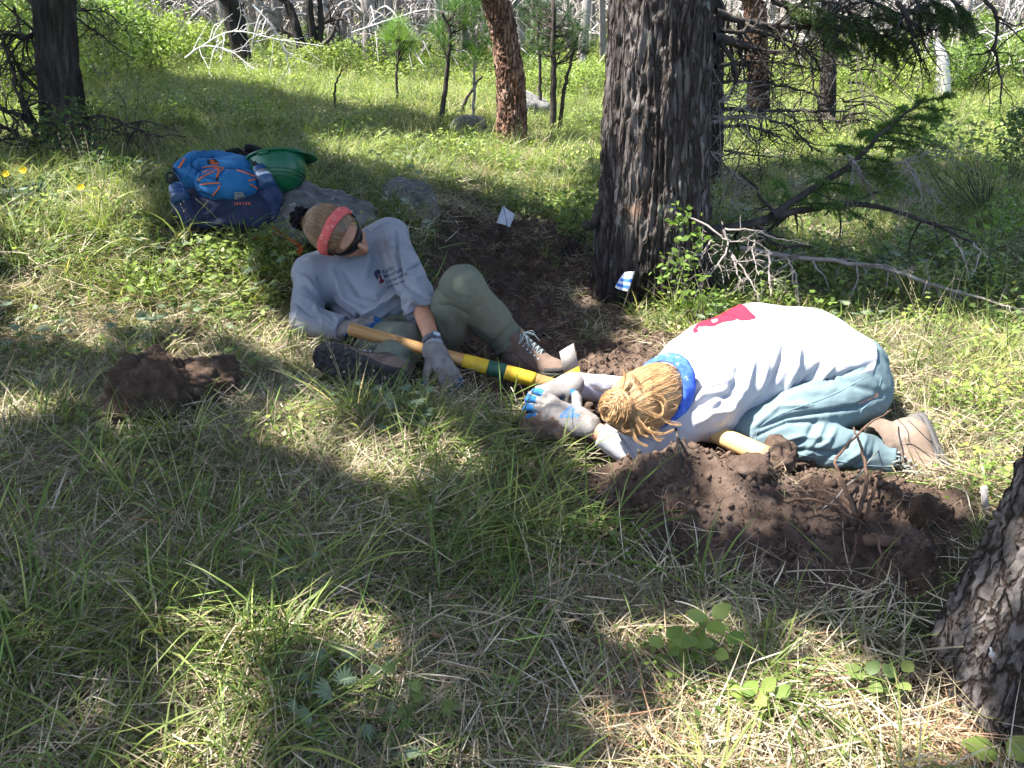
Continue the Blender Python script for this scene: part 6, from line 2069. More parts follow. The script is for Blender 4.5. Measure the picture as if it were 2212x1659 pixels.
# ---- white snag and saplings
T, v, q, _ = simple_tree('snag', 'bleached white broken snag standing beyond the shrubs', [(2040, 222), (2038, 165), (2034, 125), (2023, 80)], 12.3, [32, 29, 26, 10], M['white_wood'], 30, 50, .02, 6, .2, 51, .0, top=1.75)
v = np.minimum(v, [99, 99, float(Pt(2023, 80, 11.6)[2])])
part('trunk', v, q, M['white_wood'], T)

def pine_tuft(B, c, up, L, n, rg, tint=(1, 1, 1)):
    d = rg.normal(0, 1, (n, 3)); d /= np.linalg.norm(d, axis=1)[:, None]
    d = d + np.asarray(up) * .9; d /= np.linalg.norm(d, axis=1)[:, None]
    w = np.cross(d, rg.normal(0, 1, (n, 3))); w /= np.linalg.norm(w, axis=1)[:, None]
    ww = L * .0065
    Ls = L * rg.uniform(.7, 1.1, n)[:, None]
    m = c + d * Ls * .5 + [0, 0, .0]; tip = c + d * Ls + np.array([0, 0, -.12]) * Ls
    v = np.stack([c - w * ww, c + w * ww, m + w * ww, tip, m - w * ww], 1).reshape(-1, 3)
    k = np.arange(n)[:, None] * 5
    B.add(v, [np.concatenate([k, k + 1, k + 2, k + 4], 1), np.concatenate([k + 4, k + 2, k + 3], 1)])
    B.c.append(np.repeat(np.asarray(tint)[None] * rg.uniform(.75, 1.25, (n, 1)), 5, 0))

def sapling(label, pix, wpx, crown, seed, tuftL=.16, mat='needles_new', ntuft=46, bark='twig_dark'):
    """crown: (px, py, rx, ry) blobs of tufts."""
    rg = np.random.default_rng(seed)
    g = G(*pix[0]); t = to_px(g)[2]
    y0 = g[1]
    ax = []
    for px, py in pix:
        vv = (829.5 - py) / FPX
        ax.append(Pt(px, py, y0 / (CP + vv * SP)))
    ax[0] = g - [0, 0, .05]
    T = thing('pine_sapling', label, 'tree', g)
    path = smooth_path(ax, 16) + rg.normal(0, .006, (16, 3))
    part('trunk', *tube(path, np.linspace(wpx * t / FPX / 2, wpx * t / FPX / 4, 16), 8), M[bark], T)
    NB, TB = Buf(), Buf()
    for (px, py, rx, ry) in crown:
        tc = to_px(path[8])[2]
        for k in range(int(ntuft * .36)):
            a, r = rg.uniform(0, 6.28), math.sqrt(rg.uniform(0, 1))
            dd = rg.normal(0, .5) * rx
            c = Pt(px + rx * r * math.cos(a), py + ry * r * math.sin(a), tc) + [0, dd * tc / FPX, 0]
            s = path[np.argmin(np.linalg.norm(path - c - [0, 0, -.1], axis=1))]
            up = unit(c - s + [0, 0, .25])
            TB.add(*tube(smooth_path([s, (s + c) / 2 + [0, 0, -.03], c], 5), [.006, .005, .004, .004, .003], 4, False))
            pine_tuft(NB, c, up, tuftL * 1.2, 44, rg)
    if NB.n:
        v, f = TB.data(); part('branches', v, f, M[bark], T)
        v, f = NB.data(); part('crown', v, f, M[mat], T, smooth=False, colors=NB.cols())
    return T, path
sapling('young pine with a bright plumed top standing alone in the meadow', [(854, 232), (856, 180), (860, 130), (862, 80)], 7, [(862, 68, 20, 22), (870, 100, 30, 20), (862, 90, 26, 22)], 61, .17)
sapling('young pine with a sparse crown left of the tilted trunk', [(952, 268), (960, 200), (968, 130), (972, 70), (950, 20)], 12, [(968, 85, 45, 40), (985, 45, 35, 40), (1000, 20, 40, 25)], 62, .17, 'needles_new', 40)
sapling('very thin leaning bare sapling just left of the tilted trunk', [(985, 258), (1005, 220), (1025, 185), (1042, 165)], 8, [], 63)
sapling('pale slender young pine touching the tilted trunk in view', [(1022, 270), (1024, 210), (1026, 140), (1030, 60)], 8, [(1030, 80, 30, 45), (1025, 130, 35, 30)], 64, .17, 'needles_new', 36, 'twig_grey')
sapling('dark-stemmed young conifer with drooping branches behind the massive trunk', [(1193, 292), (1196, 200), (1196, 100), (1194, 0)], 16, [(1215, 40, 60, 35), (1180, 90, 50, 35), (1235, 95, 45, 45), (1160, 30, 40, 30)], 65, .13, 'needles', 60)
sapling('thin dark stem leaning right behind the massive trunk', [(1206, 292), (1215, 220), (1228, 150), (1243, 100)], 10, [(1245, 90, 30, 30)], 66, .13, 'needles', 30)
sapling('faint slim conifer stem between the tilted and the massive trunk', [(1165, 252), (1166, 190), (1165, 120), (1160, 20)], 9, [(1165, 100, 30, 30), (1160, 50, 30, 30)], 67, .14, 'needles_new', 36)
sapling('small crooked bare sapling in the middle of the meadow', [(722, 250), (722, 205), (728, 175), (738, 150)], 6, [], 68)

# ---- far dead thicket: bleached fallen boughs and grey standing trunks
def dead_proto(seed, h, n):
    rg = np.random.default_rng(seed)
    B1, B2 = Buf(), Buf()
    top = np.array([rg.normal(0, .5), rg.normal(0, .3), h])
    path = smooth_path([(0, 0, -.3), (rg.normal(0, .1), 0, h * .35), top * [.6, .6, .7], top], 14)
    B1.add(*tube(path, np.linspace(.13, .04, 14) * rg.uniform(.7, 1.2), 8))
    for k in range(n):
        s = rg.uniform(.05, .95); i = int(s * 13); p = path[i]
        a = rg.uniform(0, 6.28); L = rg.uniform(.8, 2.2) * (1.15 - s * .6)
        d = np.array([math.cos(a), math.sin(a) * .7, rg.uniform(-.1, .5)])
        pts = smooth_path([p, p + d * L * .5 + [0, 0, .1], p + d * L * .9 + [0, 0, -.25 * L], p + d * L * 1.1 + [0, 0, -.7 * L]], 10)
        twig_tree(B2, pts, .022, .006, 6, L * .5, rg, .5, 1)
    return B1, B2
protos = []
for k in range(5):
    B1, B2 = dead_proto(100 + k, 4.5 + k * .5, 40)
    protos.append((B1.data(), B2.data()))
rgd = np.random.default_rng(9)
dead_label = 'grey leafless dead tree in the thicket beyond the meadow'
spots = []
for px in np.linspace(205, 1030, 46):
    spots.append((px + rgd.normal(0, 14), rgd.uniform(16.5, 32)))
for px in np.linspace(1580, 2240, 30):
    spots.append((px + rgd.normal(0, 14), rgd.uniform(15, 32)))
for px in np.linspace(1040, 1320, 7):
    spots.append((px + rgd.normal(0, 14), rgd.uniform(22, 32)))
first = {}
for n_, (px, yy) in enumerate(spots):
    k = n_ % 5
    x = (px - 1106) / FPX * yy * .93
    z = gz(x, yy)
    mat1 = M['bark_dark'] if n_ % 3 == 0 else M['dead_wood']
    if k not in first:
        T = thing('dead_tree', dead_label, 'dead tree', (0, 0, 0), 'dead trees in the thicket beyond the meadow')
        (v1, f1), (v2, f2) = protos[k]
        build('trunk', v1, f1, M['twig_grey'], T); build('branches', v2, f2, M['dead_wood'], T)
        first[k] = T
    else:
        T = copy_tree(first[k])
    T.location = (x, yy, z)
    T.rotation_euler = (rgd.normal(0, .06), rgd.normal(0, .10), rgd.uniform(0, 6.28))
    s = rgd.uniform(.75, 1.25); T.scale = (s, s, s)
# bleached arching boughs that catch the sun
for n_, (pix, lab) in enumerate((([(420, 110), (500, 68), (600, 85), (700, 100)], 'long bleached bough arching in front of the leaning blackened trunk'), ([(545, 10), (590, 60), (615, 110), (625, 150)], 'bleached bough bent like a bow beside the forked charred tree'),
                           ([(400, 125), (440, 100), (500, 112), (545, 150)], 'pale low bough curving down to the grass at the far left thicket'), ([(760, 70), (850, 40), (930, 20), (1000, 40)], 'bleached bough sweeping over the young plumed pine'),
                           ([(2212, 130), (2120, 160), (2040, 215), (2010, 240)], 'bleached bough leaning down past the white snag'), ([(2212, 60), (2140, 90), (2090, 130), (2060, 190)], 'pale bough crossing high behind the white snag'),
                           ([(1930, 190), (1905, 200), (1890, 220), (1900, 240)], 'small curled white branch among the far shrubs'))):
    g = G(*[min(max(pix[-1][0], 5), 2200), 175])
    y0 = min(g[1], 19) - rgd.uniform(.5, 2)
    B = Buf()
    pts = [Pt(a, b, y0 / (CP + (829.5 - b) / FPX * SP)) for a, b in pix]
    twig_tree(B, smooth_path(pts, 18), .013, .005, 14, .7, rgd, .3, 2)
    v, f = B.data()
    solo('fallen_bough', v, f, M['white_wood'], lab, 'bough', pts[-1])

# ---- the tangle of dead twigs behind, too fine and far to tell apart
B = Buf()
for k in range(3400):
    px = rgd.uniform(150, 2260); y = rgd.uniform(17.5, 42)
    x = (px - 1106) / FPX * y * .95; z = gz(x, y) + rgd.uniform(0, 1) ** 1.3 * 5.0
    a = rgd.uniform(0, 6.28); L = rgd.uniform(.6, 2.0)
    d = np.array([math.cos(a), math.sin(a) * .4, rgd.uniform(-.4, .6)])
    t = rgd.uniform(.5, 1.4)
    B.add(*tube(smooth_path([(x, y, z), np.array([x, y, z]) + d * L * .5 + [0, 0, .15 * L], np.array([x, y, z]) + d * L + [0, 0, -.35 * L]], 6), np.linspace(.020, .008, 6) * rgd.uniform(.6, 1.4), 3, False), (t, t, t))
for k in range(420):
    px = rgd.uniform(150, 2260); y = rgd.uniform(19, 44)
    x = (px - 1106) / FPX * y * .95; z = gz(x, y)
    t = rgd.uniform(.25, 1.0)
    B.add(*tube([(x, y, z - .3), (x + rgd.normal(0, .15), y, z + 2), (x + rgd.normal(0, .4), y, z + rgd.uniform(4, 8))], np.array([.10, .08, .04]) * rgd.uniform(.5, 1.2), 5, False), (t, t, t))
v, f = B.data()
M['thicket'] = surf('thicket', [(.3, (.22, .20, .185)), (.7, (.46, .43, .41))], 3, 4, .95, 0, tint=True, spec=.1)
tag(build('dead_thicket', v, f, M['thicket'], colors=B.cols()), 'far grey tangle of dead twigs and poles behind the meadow', 'thicket', kind='stuff')

# ---- shrubs
def leaf_cloud(n, r, size, rg, hollow=.35):
    d = rg.normal(0, 1, (n, 3)); d /= np.linalg.norm(d, axis=1)[:, None]
    rad = rg.uniform(hollow, 1, n) ** .6
    lump = 1 + .35 * vnoise(d * 2.2, int(rg.integers(99)))
    c = d * (rad * lump)[:, None] * np.asarray(r)
    a = rg.normal(0, 1, (n, 3)) * [1, 1, .5]; a /= np.linalg.norm(a, axis=1)[:, None]
    b = np.cross(a, d + rg.normal(0, .5, (n, 3))); b /= np.linalg.norm(b, axis=1)[:, None]
    s = size * rg.uniform(.6, 1.3, n)[:, None]
    v = np.stack([c - a * s, c - a * s * .2 + b * s * .5, c + a * s * .5 + b * s * .4, c + a * s, c + a * s * .5 - b * s * .4, c - a * s * .2 - b * s * .5], 1).reshape(-1, 3)
    k = np.arange(n)[:, None] * 6
    f = [np.concatenate([k, k + 1, k + 2, k + 3], 1), np.concatenate([k, k + 3, k + 4, k + 5], 1)]
    col = np.repeat(rg.uniform(.7, 1.25, (n, 1)) * np.array([[1, 1, 1]]), 6, 0)
    return v, f, col
def shrub_proto(seed, mat, n=1500, size=.035):
    rg = np.random.default_rng(seed)
    T = thing('shrub', 'x', 'shrub', (0, 0, 0))
    v, f, c = leaf_cloud(n, (.55, .55, .5), size, rg)
    build('foliage', v + [0, 0, .5], f, mat, T, smooth=False, colors=c)
    B = Buf()
    for k in range(14):
        a = rg.uniform(0, 6.28); rr = rg.uniform(.1, .4)
        twig_tree(B, smooth_path([(0, 0, -.05), (rr * .4 * math.cos(a), rr * .4 * math.sin(a), .35), (rr * math.cos(a), rr * math.sin(a), rg.uniform(.6, .95))], 7), .008, .003, 4, .2, rg, -.2, 1)
    v, f = B.data(); build('stems', v, f, M['twig_grey'], T)
    return T
sh = [shrub_proto(1, M['leaf_bright']), shrub_proto(2, M['leaf']), shrub_proto(3, M['leaf_bright'], 1900, .028)]
used = [False] * 3
def put_shrub(k, x, y, s, label, group, sz=1.0):
    T = sh[k] if not used[k] else copy_tree(sh[k])
    used[k] = True
    T.location = (x, y, gz(x, y) - .03); T.scale = (s, s, s * sz); T.rotation_euler = (0, 0, rgd.uniform(0, 6.28))
    T['label'] = label; T['group'] = group
far_lab = 'bright green leafy shrub at the foot of the dead thicket'
for k in range(30):
    px = rgd.uniform(190, 1040); y = rgd.uniform(14.5, 19)
    put_shrub(k % 3, (px - 1106) / FPX * y * .93, y, rgd.uniform(.35, .8), far_lab, 'leafy shrubs at the foot of the thicket')
r_lab = 'pale green leafy shrub beyond the sandy path on the right'
for k in range(26):
    px = rgd.uniform(1560, 2260); y = rgd.uniform(13, 19)
    put_shrub(k % 3, (px - 1106) / FPX * y * .93, y, rgd.uniform(.45, .95), r_lab, 'leafy shrubs on the right beyond the path')
m_lab = 'green shrub between the tilted and the massive trunk, far back'
for k in range(9):
    px = rgd.uniform(1120, 1330); y = rgd.uniform(12.5, 18)
    put_shrub(k % 3, (px - 1106) / FPX * y * .93, y, rgd.uniform(.4, .75), m_lab, 'green shrubs far back between the trunks')
l_lab = 'light green bushy willow at the far left of the meadow'
for px, y, s in ((270, 12.5, .95), (330, 13, .85), (390, 14, .8), (455, 15.5, .65), (230, 11, .85), (300, 14.5, 1.1), (60, 9.0, 1.0), (20, 8.2, .9), (190, 12, 1.0)):
    put_shrub((int(px) // 10) % 3, (px - 1106) / FPX * y * .95, y, s, l_lab, 'willows at the far left of the meadow', 1.15)
# ------------------------------------------------------------------ ground cover: blades, straw, forbs, set out as copies
LIB = bpy.data.collections.new('tuft_library')
LIBN = []
def lib(name, B, mat):
    v, f = B.data()
    o = build(name, v, f, mat, smooth=True, colors=B.cols())
    COL.objects.unlink(o); LIB.objects.link(o)
    LIBN.append(name)

def blade(B, p, a, L, w, lean, curl, rg, tint=1.0, seg=5, flatz=None):
    """One blade: starts at p, heads out along a, leans and droops."""
    d = np.array([math.cos(a), math.sin(a), 0])
    side = np.array([-math.sin(a), math.cos(a), 0])
    pts = [np.array(p, float)]
    th = lean
    for k in range(seg):
        th += curl / seg
        pts.append(pts[-1] + (d * math.sin(th) + np.array([0, 0, math.cos(th)])) * L / seg)
    pts = np.array(pts)
    if flatz is not None: pts[:, 2] = np.clip(pts[:, 2], flatz, None)
    sway = rg.normal(0, .10) * L
    pts += side * (np.linspace(0, 1, seg + 1) ** 2 * sway)[:, None]
    ws = w * np.array([.75, 1, .95, .8, .5, .08])[:seg + 1] if seg == 5 else w * np.linspace(1, .1, seg + 1)
    tw = side + np.array([0, 0, rg.normal(0, .35)])
    v = np.concatenate([pts - tw * ws[:, None] / 2, pts + tw * ws[:, None] / 2])
    n = seg + 1
    q = np.array([[i, i + 1, n + i + 1, n + i] for i in range(seg)])
    c = np.asarray(tint) * np.ones(3)
    B.add(v, q, c)

rg = np.random.default_rng(3)
for k in range(6):                                        # a: green tufts, short to lush
    B = Buf()
    n = (16, 20, 26, 18, 30, 24)[k]
    for i in range(n):
        t = rg.uniform(.7, 1.25)
        c = np.array([t, t * rg.uniform(.95, 1.05), t * rg.uniform(.7, 1.1)])
        if rg.uniform() < .12: c = np.array([2.2, 1.5, 1.6]) * t
        blade(B, (rg.normal(0, .018), rg.normal(0, .018), -.01), rg.uniform(0, 6.28), rg.uniform(.07, .17) * (1, 1.15, 1.3, 1, 1.5, 1.3)[k], rg.uniform(.0028, .0052), rg.uniform(.05, .6), rg.uniform(.5, 2.0), rg, c)
    lib('a_green_%d' % k, B, M['grass'])
for k in range(5):                                        # b: mats of lying straw
    B = Buf()
    for i in range(40):
        t = rg.uniform(.55, 1.3)
        c = np.array([t, t, t * rg.uniform(.85, 1.05)])
        if rg.uniform() < .10: c = np.array([.45, .75, .25]) * t
        blade(B, (rg.normal(0, .07), rg.normal(0, .07), rg.uniform(.0, .028)), rg.uniform(0, 6.28), rg.uniform(.05, .17), rg.uniform(.0014, .0032), rg.uniform(1.1, 1.68), rg.uniform(-.3, .6), rg, c, flatz=.002)
    lib('b_straw_%d' % k, B, M['straw'])
for k in range(2):                                        # c: fallen pine needles
    B = Buf()
    for i in range(46):
        t = rg.uniform(.6, 1.3)
        blade(B, (rg.normal(0, .07), rg.normal(0, .07), rg.uniform(.004, .03)), rg.uniform(0, 6.28), rg.uniform(.07, .14), .0020, rg.uniform(1.2, 1.6), rg.uniform(-.1, .3), rg, (t, t, t), flatz=.003)
    lib('c_needle_%d' % k, B, M['pineneedle'])
def lobed_leaf(B, p, d, up, size, rg, t):
    """A deeply cut leaf: narrow lobes fanning from one point."""
    d = unit(d); side = unit(np.cross(up, d))
    for a in np.linspace(-1.25, 1.25, 9):
        dd = d * math.cos(a) + side * math.sin(a)
        L = size * (1 - .28 * abs(a)) * rg.uniform(.85, 1.1)
        w = np.cross(np.asarray(up), dd); w = unit(w) * L * .075
        tip = p + dd * L + np.asarray(up) * rg.normal(-.08, .06) * L
        m = p + dd * L * .55
        B.add(np.array([p - w * .3, p + w * .3, m + w, tip, m - w]), [np.array([[0, 1, 2, 4]]), np.array([[4, 2, 3]])], (t, t, t))
for k in range(3):                                        # d: forbs with cut leaves
    B = Buf()
    for i in range(9):
        a = rg.uniform(0, 6.28); L = rg.uniform(.05, .14); le = rg.uniform(.3, 1.1)
        d = np.array([math.cos(a) * math.sin(le), math.sin(a) * math.sin(le), math.cos(le)])
        t = rg.uniform(.75, 1.25)
        B.add(*tube([(0, 0, 0), d * L * .5, d * L], [.0012, .001, .0008], 4, False), (t, t, t))
        lobed_leaf(B, d * L, unit(np.array([math.cos(a), math.sin(a), .25])), unit([-.3 * math.cos(a), -.3 * math.sin(a), 1]), rg.uniform(.030, .052), rg, t)
    lib('d_forb_%d' % k, B, M['leaf_blue'] if k == 2 else M['leaf'])
for k in range(3):                                        # e: low leafy herbs of the meadow
    B = Buf()
    n = 46
    c = rg.normal(0, 1, (n, 3)) * [.055, .055, .03] + [0, 0, .07]
    for i in range(n):
        a = rg.uniform(0, 6.28); s = rg.uniform(.010, .020); t = rg.uniform(.7, 1.3)
        u = unit([math.cos(a), math.sin(a), rg.normal(0, .35)]); w = unit(np.cross(u, [rg.normal(0, .4), rg.normal(0, .4), 1])) * s * .55
        p = c[i]
        B.add(np.array([p, p + u * s * .6 + w, p + u * s * 1.5, p + u * s * .6 - w]), np.array([[0, 1, 2, 3]]), (t, t, t * .9))
        if i % 4 == 0: B.add(*tube([(0, 0, -.01), p * [.6, .6, .5], p], [.001, .0009, .0007], 3, False), (t, t, t))
    lib('e_herb_%d' % k, B, M['leaf_bright'] if k != 1 else M['leaf'])
B = Buf()                                                 # f: tall seed stalks
for i in range(4):
    a = rg.uniform(0, 6.28)
    blade(B, (rg.normal(0, .02), rg.normal(0, .02), 0), a, rg.uniform(.28, .42), .0016, .05, rg.uniform(.2, .7), rg, (1.0, 1.0, .9))
    for j in range(7):
        h = .22 + .022 * j
        blade(B, (math.cos(a) * h * .25, math.sin(a) * h * .25, h), rg.uniform(0, 6.28), .016, .002, .4, .3, rg, (1.1, 1.1, 1), seg=3)
lib('f_stalk_0', B, M['straw'])
for k in range(2):                                        # g: long arching sedge
    B = Buf()
    for i in range(34):
        t = rg.uniform(.7, 1.3)
        blade(B, (rg.normal(0, .025), rg.normal(0, .025), -.01), rg.uniform(0, 6.28), rg.uniform(.20, .40), rg.uniform(.0035, .0068), rg.uniform(.15, .7), rg.uniform(.9, 2.1), rg, (t, t, t * .8))
    lib('g_sedge_%d' % k, B, M['grass'])
IDX = {n: i for i, n in enumerate(sorted(LIBN))}
def kinds(prefix): return [i for n, i in IDX.items() if n.startswith(prefix)]
KA, KB, KC, KD, KE, KF, KG = [kinds(p) for p in 'abcdefg']

# where nothing grows: under bodies, stones, trunks, the pack
EXCL = []
def clear(x, y, r): EXCL.append((x, y, r))
for a, b, r in (((1560, 960), (1900, 1010), .14), ((1300, 960), (1600, 960), .14), ((1650, 900), (1880, 880), .18), ((1500, 850), (1850, 830), .2), ((1130, 880), (1330, 900), .14)):
    for s in np.linspace(0, 1, 6):
        g = G(a[0] + (b[0] - a[0]) * s, a[1] + (b[1] - a[1]) * s); clear(g[0], g[1], r)
for px, py, t, r in ((680, 600, 3.5, .16), (760, 640, 3.45, .2), (850, 730, 3.35, .2), (930, 740, 3.3, .15), (870, 780, 3.05, .12), (790, 810, 2.84, .13), (700, 790, 2.8, .06), (660, 680, 3.36, .10), (1110, 780, 3.3, .12), (740, 700, 3.3, .12), (700, 500, 3.7, .12)):
    p = Pt(px, py, t); clear(p[0], p[1], r)
for px, py, t, r in ((440, 470, 3.92, .16), (500, 470, 3.92, .19), (560, 470, 3.92, .18), (680, 500, 4.12, .30), (610, 400, 3.98, .1), (882, 452, 4.75, .16), (325, 858, 2.66, .13), (430, 826, 2.76, .10)):
    p = Pt(px, py, t); clear(p[0], p[1], r)
for px, py, r in ((1990, 1000, .10), (2010, 1060, .10), (2040, 1080, .08), (700, 860, .07), (760, 870, .07), (820, 880, .07), (860, 880, .07), (960, 850, .08), (260, 925, .07), (320, 945, .08), (390, 940, .08), (440, 910, .07), (490, 890, .06), (420, 510, .07), (480, 515, .08), (540, 512, .08), (590, 505, .07), (1000, 870, .07), (1500, 1010, .1), (1480, 1440, .05), (1520, 1470, .05), (1450, 1470, .05), (1610, 1550, .035), (1890, 1520, .035)):
    g = G(px, py); clear(g[0], g[1], r)
clear(.70, 4.08, .36); clear(1.135, 1.33, .34)
EXCL = np.array(EXCL)

def excluded(x, y):
    m = np.zeros(len(x), bool)
    for ex, ey, er in EXCL: m |= (x - ex) ** 2 + (y - ey) ** 2 < er * er
    return m

PTS = dict(p=[], i=[], r=[], s=[])
gr = np.random.default_rng(14)
def strew(n, ylo, yhi, ks, smin, smax, dens=None, soil=0.03, tilt=.12, xlim=None):
    y = np.sqrt(gr.uniform(ylo ** 2, yhi ** 2, n))
    half = .64 * (y * CP + .55) + .35 if xlim is None else xlim
    x = gr.uniform(-1, 1, n) * half
    keep = ~excluded(x, y)
    sm = np.zeros(n)
    nr = (np.abs(x - .3) < 1.6) & (y < 6.2) & (y > 1.2)
    sm[nr] = np.maximum(soil_mask(x[nr], y[nr]), S(-.07, -.03, poly_dist(x[nr], y[nr], SOIL[0])) * (gr.uniform(0, 1, nr.sum()) < .8))
    keep &= gr.uniform(0, 1, n) > sm * (1 - soil) * 1.05
    if dens is not None: keep &= gr.uniform(0, 1, n) < dens(x, y)
    x, y = x[keep], y[keep]
    z = ground_smooth(x, y)
    m = len(x)
    PTS['p'].append(np.stack([x, y, z], -1)); PTS['i'].append(gr.choice(ks, m))
    PTS['r'].append(np.stack([gr.normal(0, tilt, m), gr.normal(0, tilt, m), gr.uniform(0, 6.28, m)], -1)); PTS['s'].append(gr.uniform(smin, smax, m))
nz = lambda x, y, f, s: .5 + .5 * vnoise(np.stack([x * f, y * f, 0 * x], -1), s)
nd = lambda x, y: needle_mask(x, y)
lush = lambda x, y: S(.30, .62, nz(x, y, 1.5, 31)) * (1 - .85 * nd(x, y))
leftsun = lambda x, y: S(-.1, -.6, x) * S(2.0, 2.6, y)
# foreground
strew(5600, .75, 3.4, KB, .7, 1.35, lambda x, y: 1 - .35 * nd(x, y))
strew(3000, .75, 3.4, KA, .45, 1.05, lambda x, y: .05 + .42 * np.maximum(lush(x, y), leftsun(x, y) * .9))
strew(1400, .75, 3.4, KC, .8, 1.2, lambda x, y: .10 + .9 * nd(x, y))
strew(200, .75, 3.6, KD, .45, .75, lambda x, y: .10 + .6 * S(.55, .75, nz(x, y, 1.1, 37)))
strew(150, .75, 3.6, KG, .5, .9, lambda x, y: S(.5, .75, nz(x, y, 1.9, 33)))
strew(260, .9, 3.6, KE, .6, 1.0, lambda x, y: .1 + .8 * S(.6, .8, nz(x, y, 1.4, 39)))
# the bank and the middle ground
strew(3900, 3.3, 7.2, KA, .7, 1.25, lambda x, y: .55 + .45 * lush(x, y))
strew(2600, 3.3, 7.2, KB, .9, 1.5, lambda x, y: .75 + 0 * x)
strew(1300, 3.1, 7.5, KE, .7, 1.2, lambda x, y: .10 + .6 * S(.4, .65, nz(x, y, .9, 41)))
strew(500, 3.0, 7.5, KG, .6, 1.0, lambda x, y: .2 + .7 * lush(x, y))
strew(260, 3.0, 7.5, KD, .8, 1.3)
strew(700, 3.6, 7.2, KC, .9, 1.3, lambda x, y: nd(x, y))
# meadow
strew(8000, 7.0, 14.5, KA, .9, 1.5)
strew(2600, 7.0, 14.5, KE, 1.0, 1.7, lambda x, y: .3 + .7 * S(.35, .6, nz(x, y, .6, 43)))
strew(1800, 7.0, 14.5, KB, 1.3, 2.0)
strew(600, 6.0, 14.5, KF, .8, 1.2)
strew(900, 7.0, 14.5, KG, .7, 1.1)
strew(7500, 14.0, 30, KA, 1.4, 2.3)
strew(2500, 14.0, 28, KE, 1.8, 2.8)
strew(120, 1.0, 6.0, KF, .6, 1.0)
strew(700, 1.6, 5.6, KB, .35, .75, lambda x, y: .25 + .5 * (y > 3.2), soil=.9)       # wisps left on the dug earth
strew(150, 3.4, 5.6, KA, .4, .8, None, soil=.6)
def clump(px, py, k, n, spread, s0, s1):
    g = G(px, py)
    for _ in range(n):
        x, y = g[0] + gr.normal(0, spread), g[1] + gr.normal(0, spread)
        if excluded(np.array([x]), np.array([y]))[0]: continue
        PTS['p'].append(np.array([[x, y, gz(x, y)]])); PTS['i'].append(np.array([gr.choice(k)])); PTS['r'].append(np.array([[gr.normal(0, .15), gr.normal(0, .15), gr.uniform(0, 6.28)]])); PTS['s'].append(np.array([gr.uniform(s0, s1)]))
# lush patches seen in the photograph
for px, py, k, n, sp, a, b in ((830, 905, KA, 22, .08, .9, 1.3), (850, 900, KD, 14, .08, .8, 1.1), (1060, 990, KG, 7, .08, .55, .8), (1130, 1030, KG, 4, .06, .45, .6), (1000, 1010, KG, 9, .10, .6, .9), (1120, 1190, KG, 14, .09, .7, 1.0), (1000, 1230, KG, 9, .08, .6, .9),
                               (430, 1330, KG, 6, .10, .5, .8), (1680, 1520, KG, 5, .04, .6, .8), (760, 1270, KD, 3, .10, .5, .7), (570, 1290, KD, 2, .05, .6, .8), (650, 1220, KD, 2, .06, .6, .8), (620, 1350, KG, 6, .08, .6, .9), (200, 1250, KG, 8, .14, .6, .9), (120, 1480, KG, 8, .12, .6, .9), (480, 1560, KG, 6, .1, .6, .85), (690, 640, KG, 9, .07, .7, 1.0), (600, 640, KG, 6, .09, .6, .9),
                               (480, 850, KD, 8, .07, .8, 1.1), (330, 960, KG, 6, .12, .6, .8), (150, 760, KD, 6, .1, .8, 1.1), (480, 680, KD, 8, .09, .8, 1.1), (1240, 480, KE, 16, .16, 1.0, 1.6), (1120, 470, KE, 8, .10, 1.0, 1.4), (1780, 600, KE, 26, .35, 1.0, 1.6),
                               (1430, 700, KA, 10, .08, .6, 1.0), (2020, 640, KE, 30, .35, 1.0, 1.6), (2050, 800, KA, 26, .25, .9, 1.4), (2120, 900, KE, 14, .18, .8, 1.2), (300, 640, KE, 10, .25, .8, 1.1), (150, 560, KE, 14, .3, .8, 1.2), (250, 680, KB, 40, .25, .9, 1.4), (120, 640, KB, 40, .25, .9, 1.4), (420, 700, KB, 30, .18, .8, 1.2), (560, 560, KE, 12, .1, .8, 1.2),
                                (960, 440, KB, 16, .12, .7, 1.1), (1030, 470, KB, 14, .12, .7, 1.1), (1150, 520, KB, 10, .12, .6, 1.0), (1240, 640, KB, 12, .1, .6, .9), (1330, 720, KB, 12, .1, .6, .9), (820, 1560, KD, 5, .05, .8, 1.0), (1450, 1450, KE, 5, .05, .5, .7)):
    clump(px, py, k, n, sp, a, b)

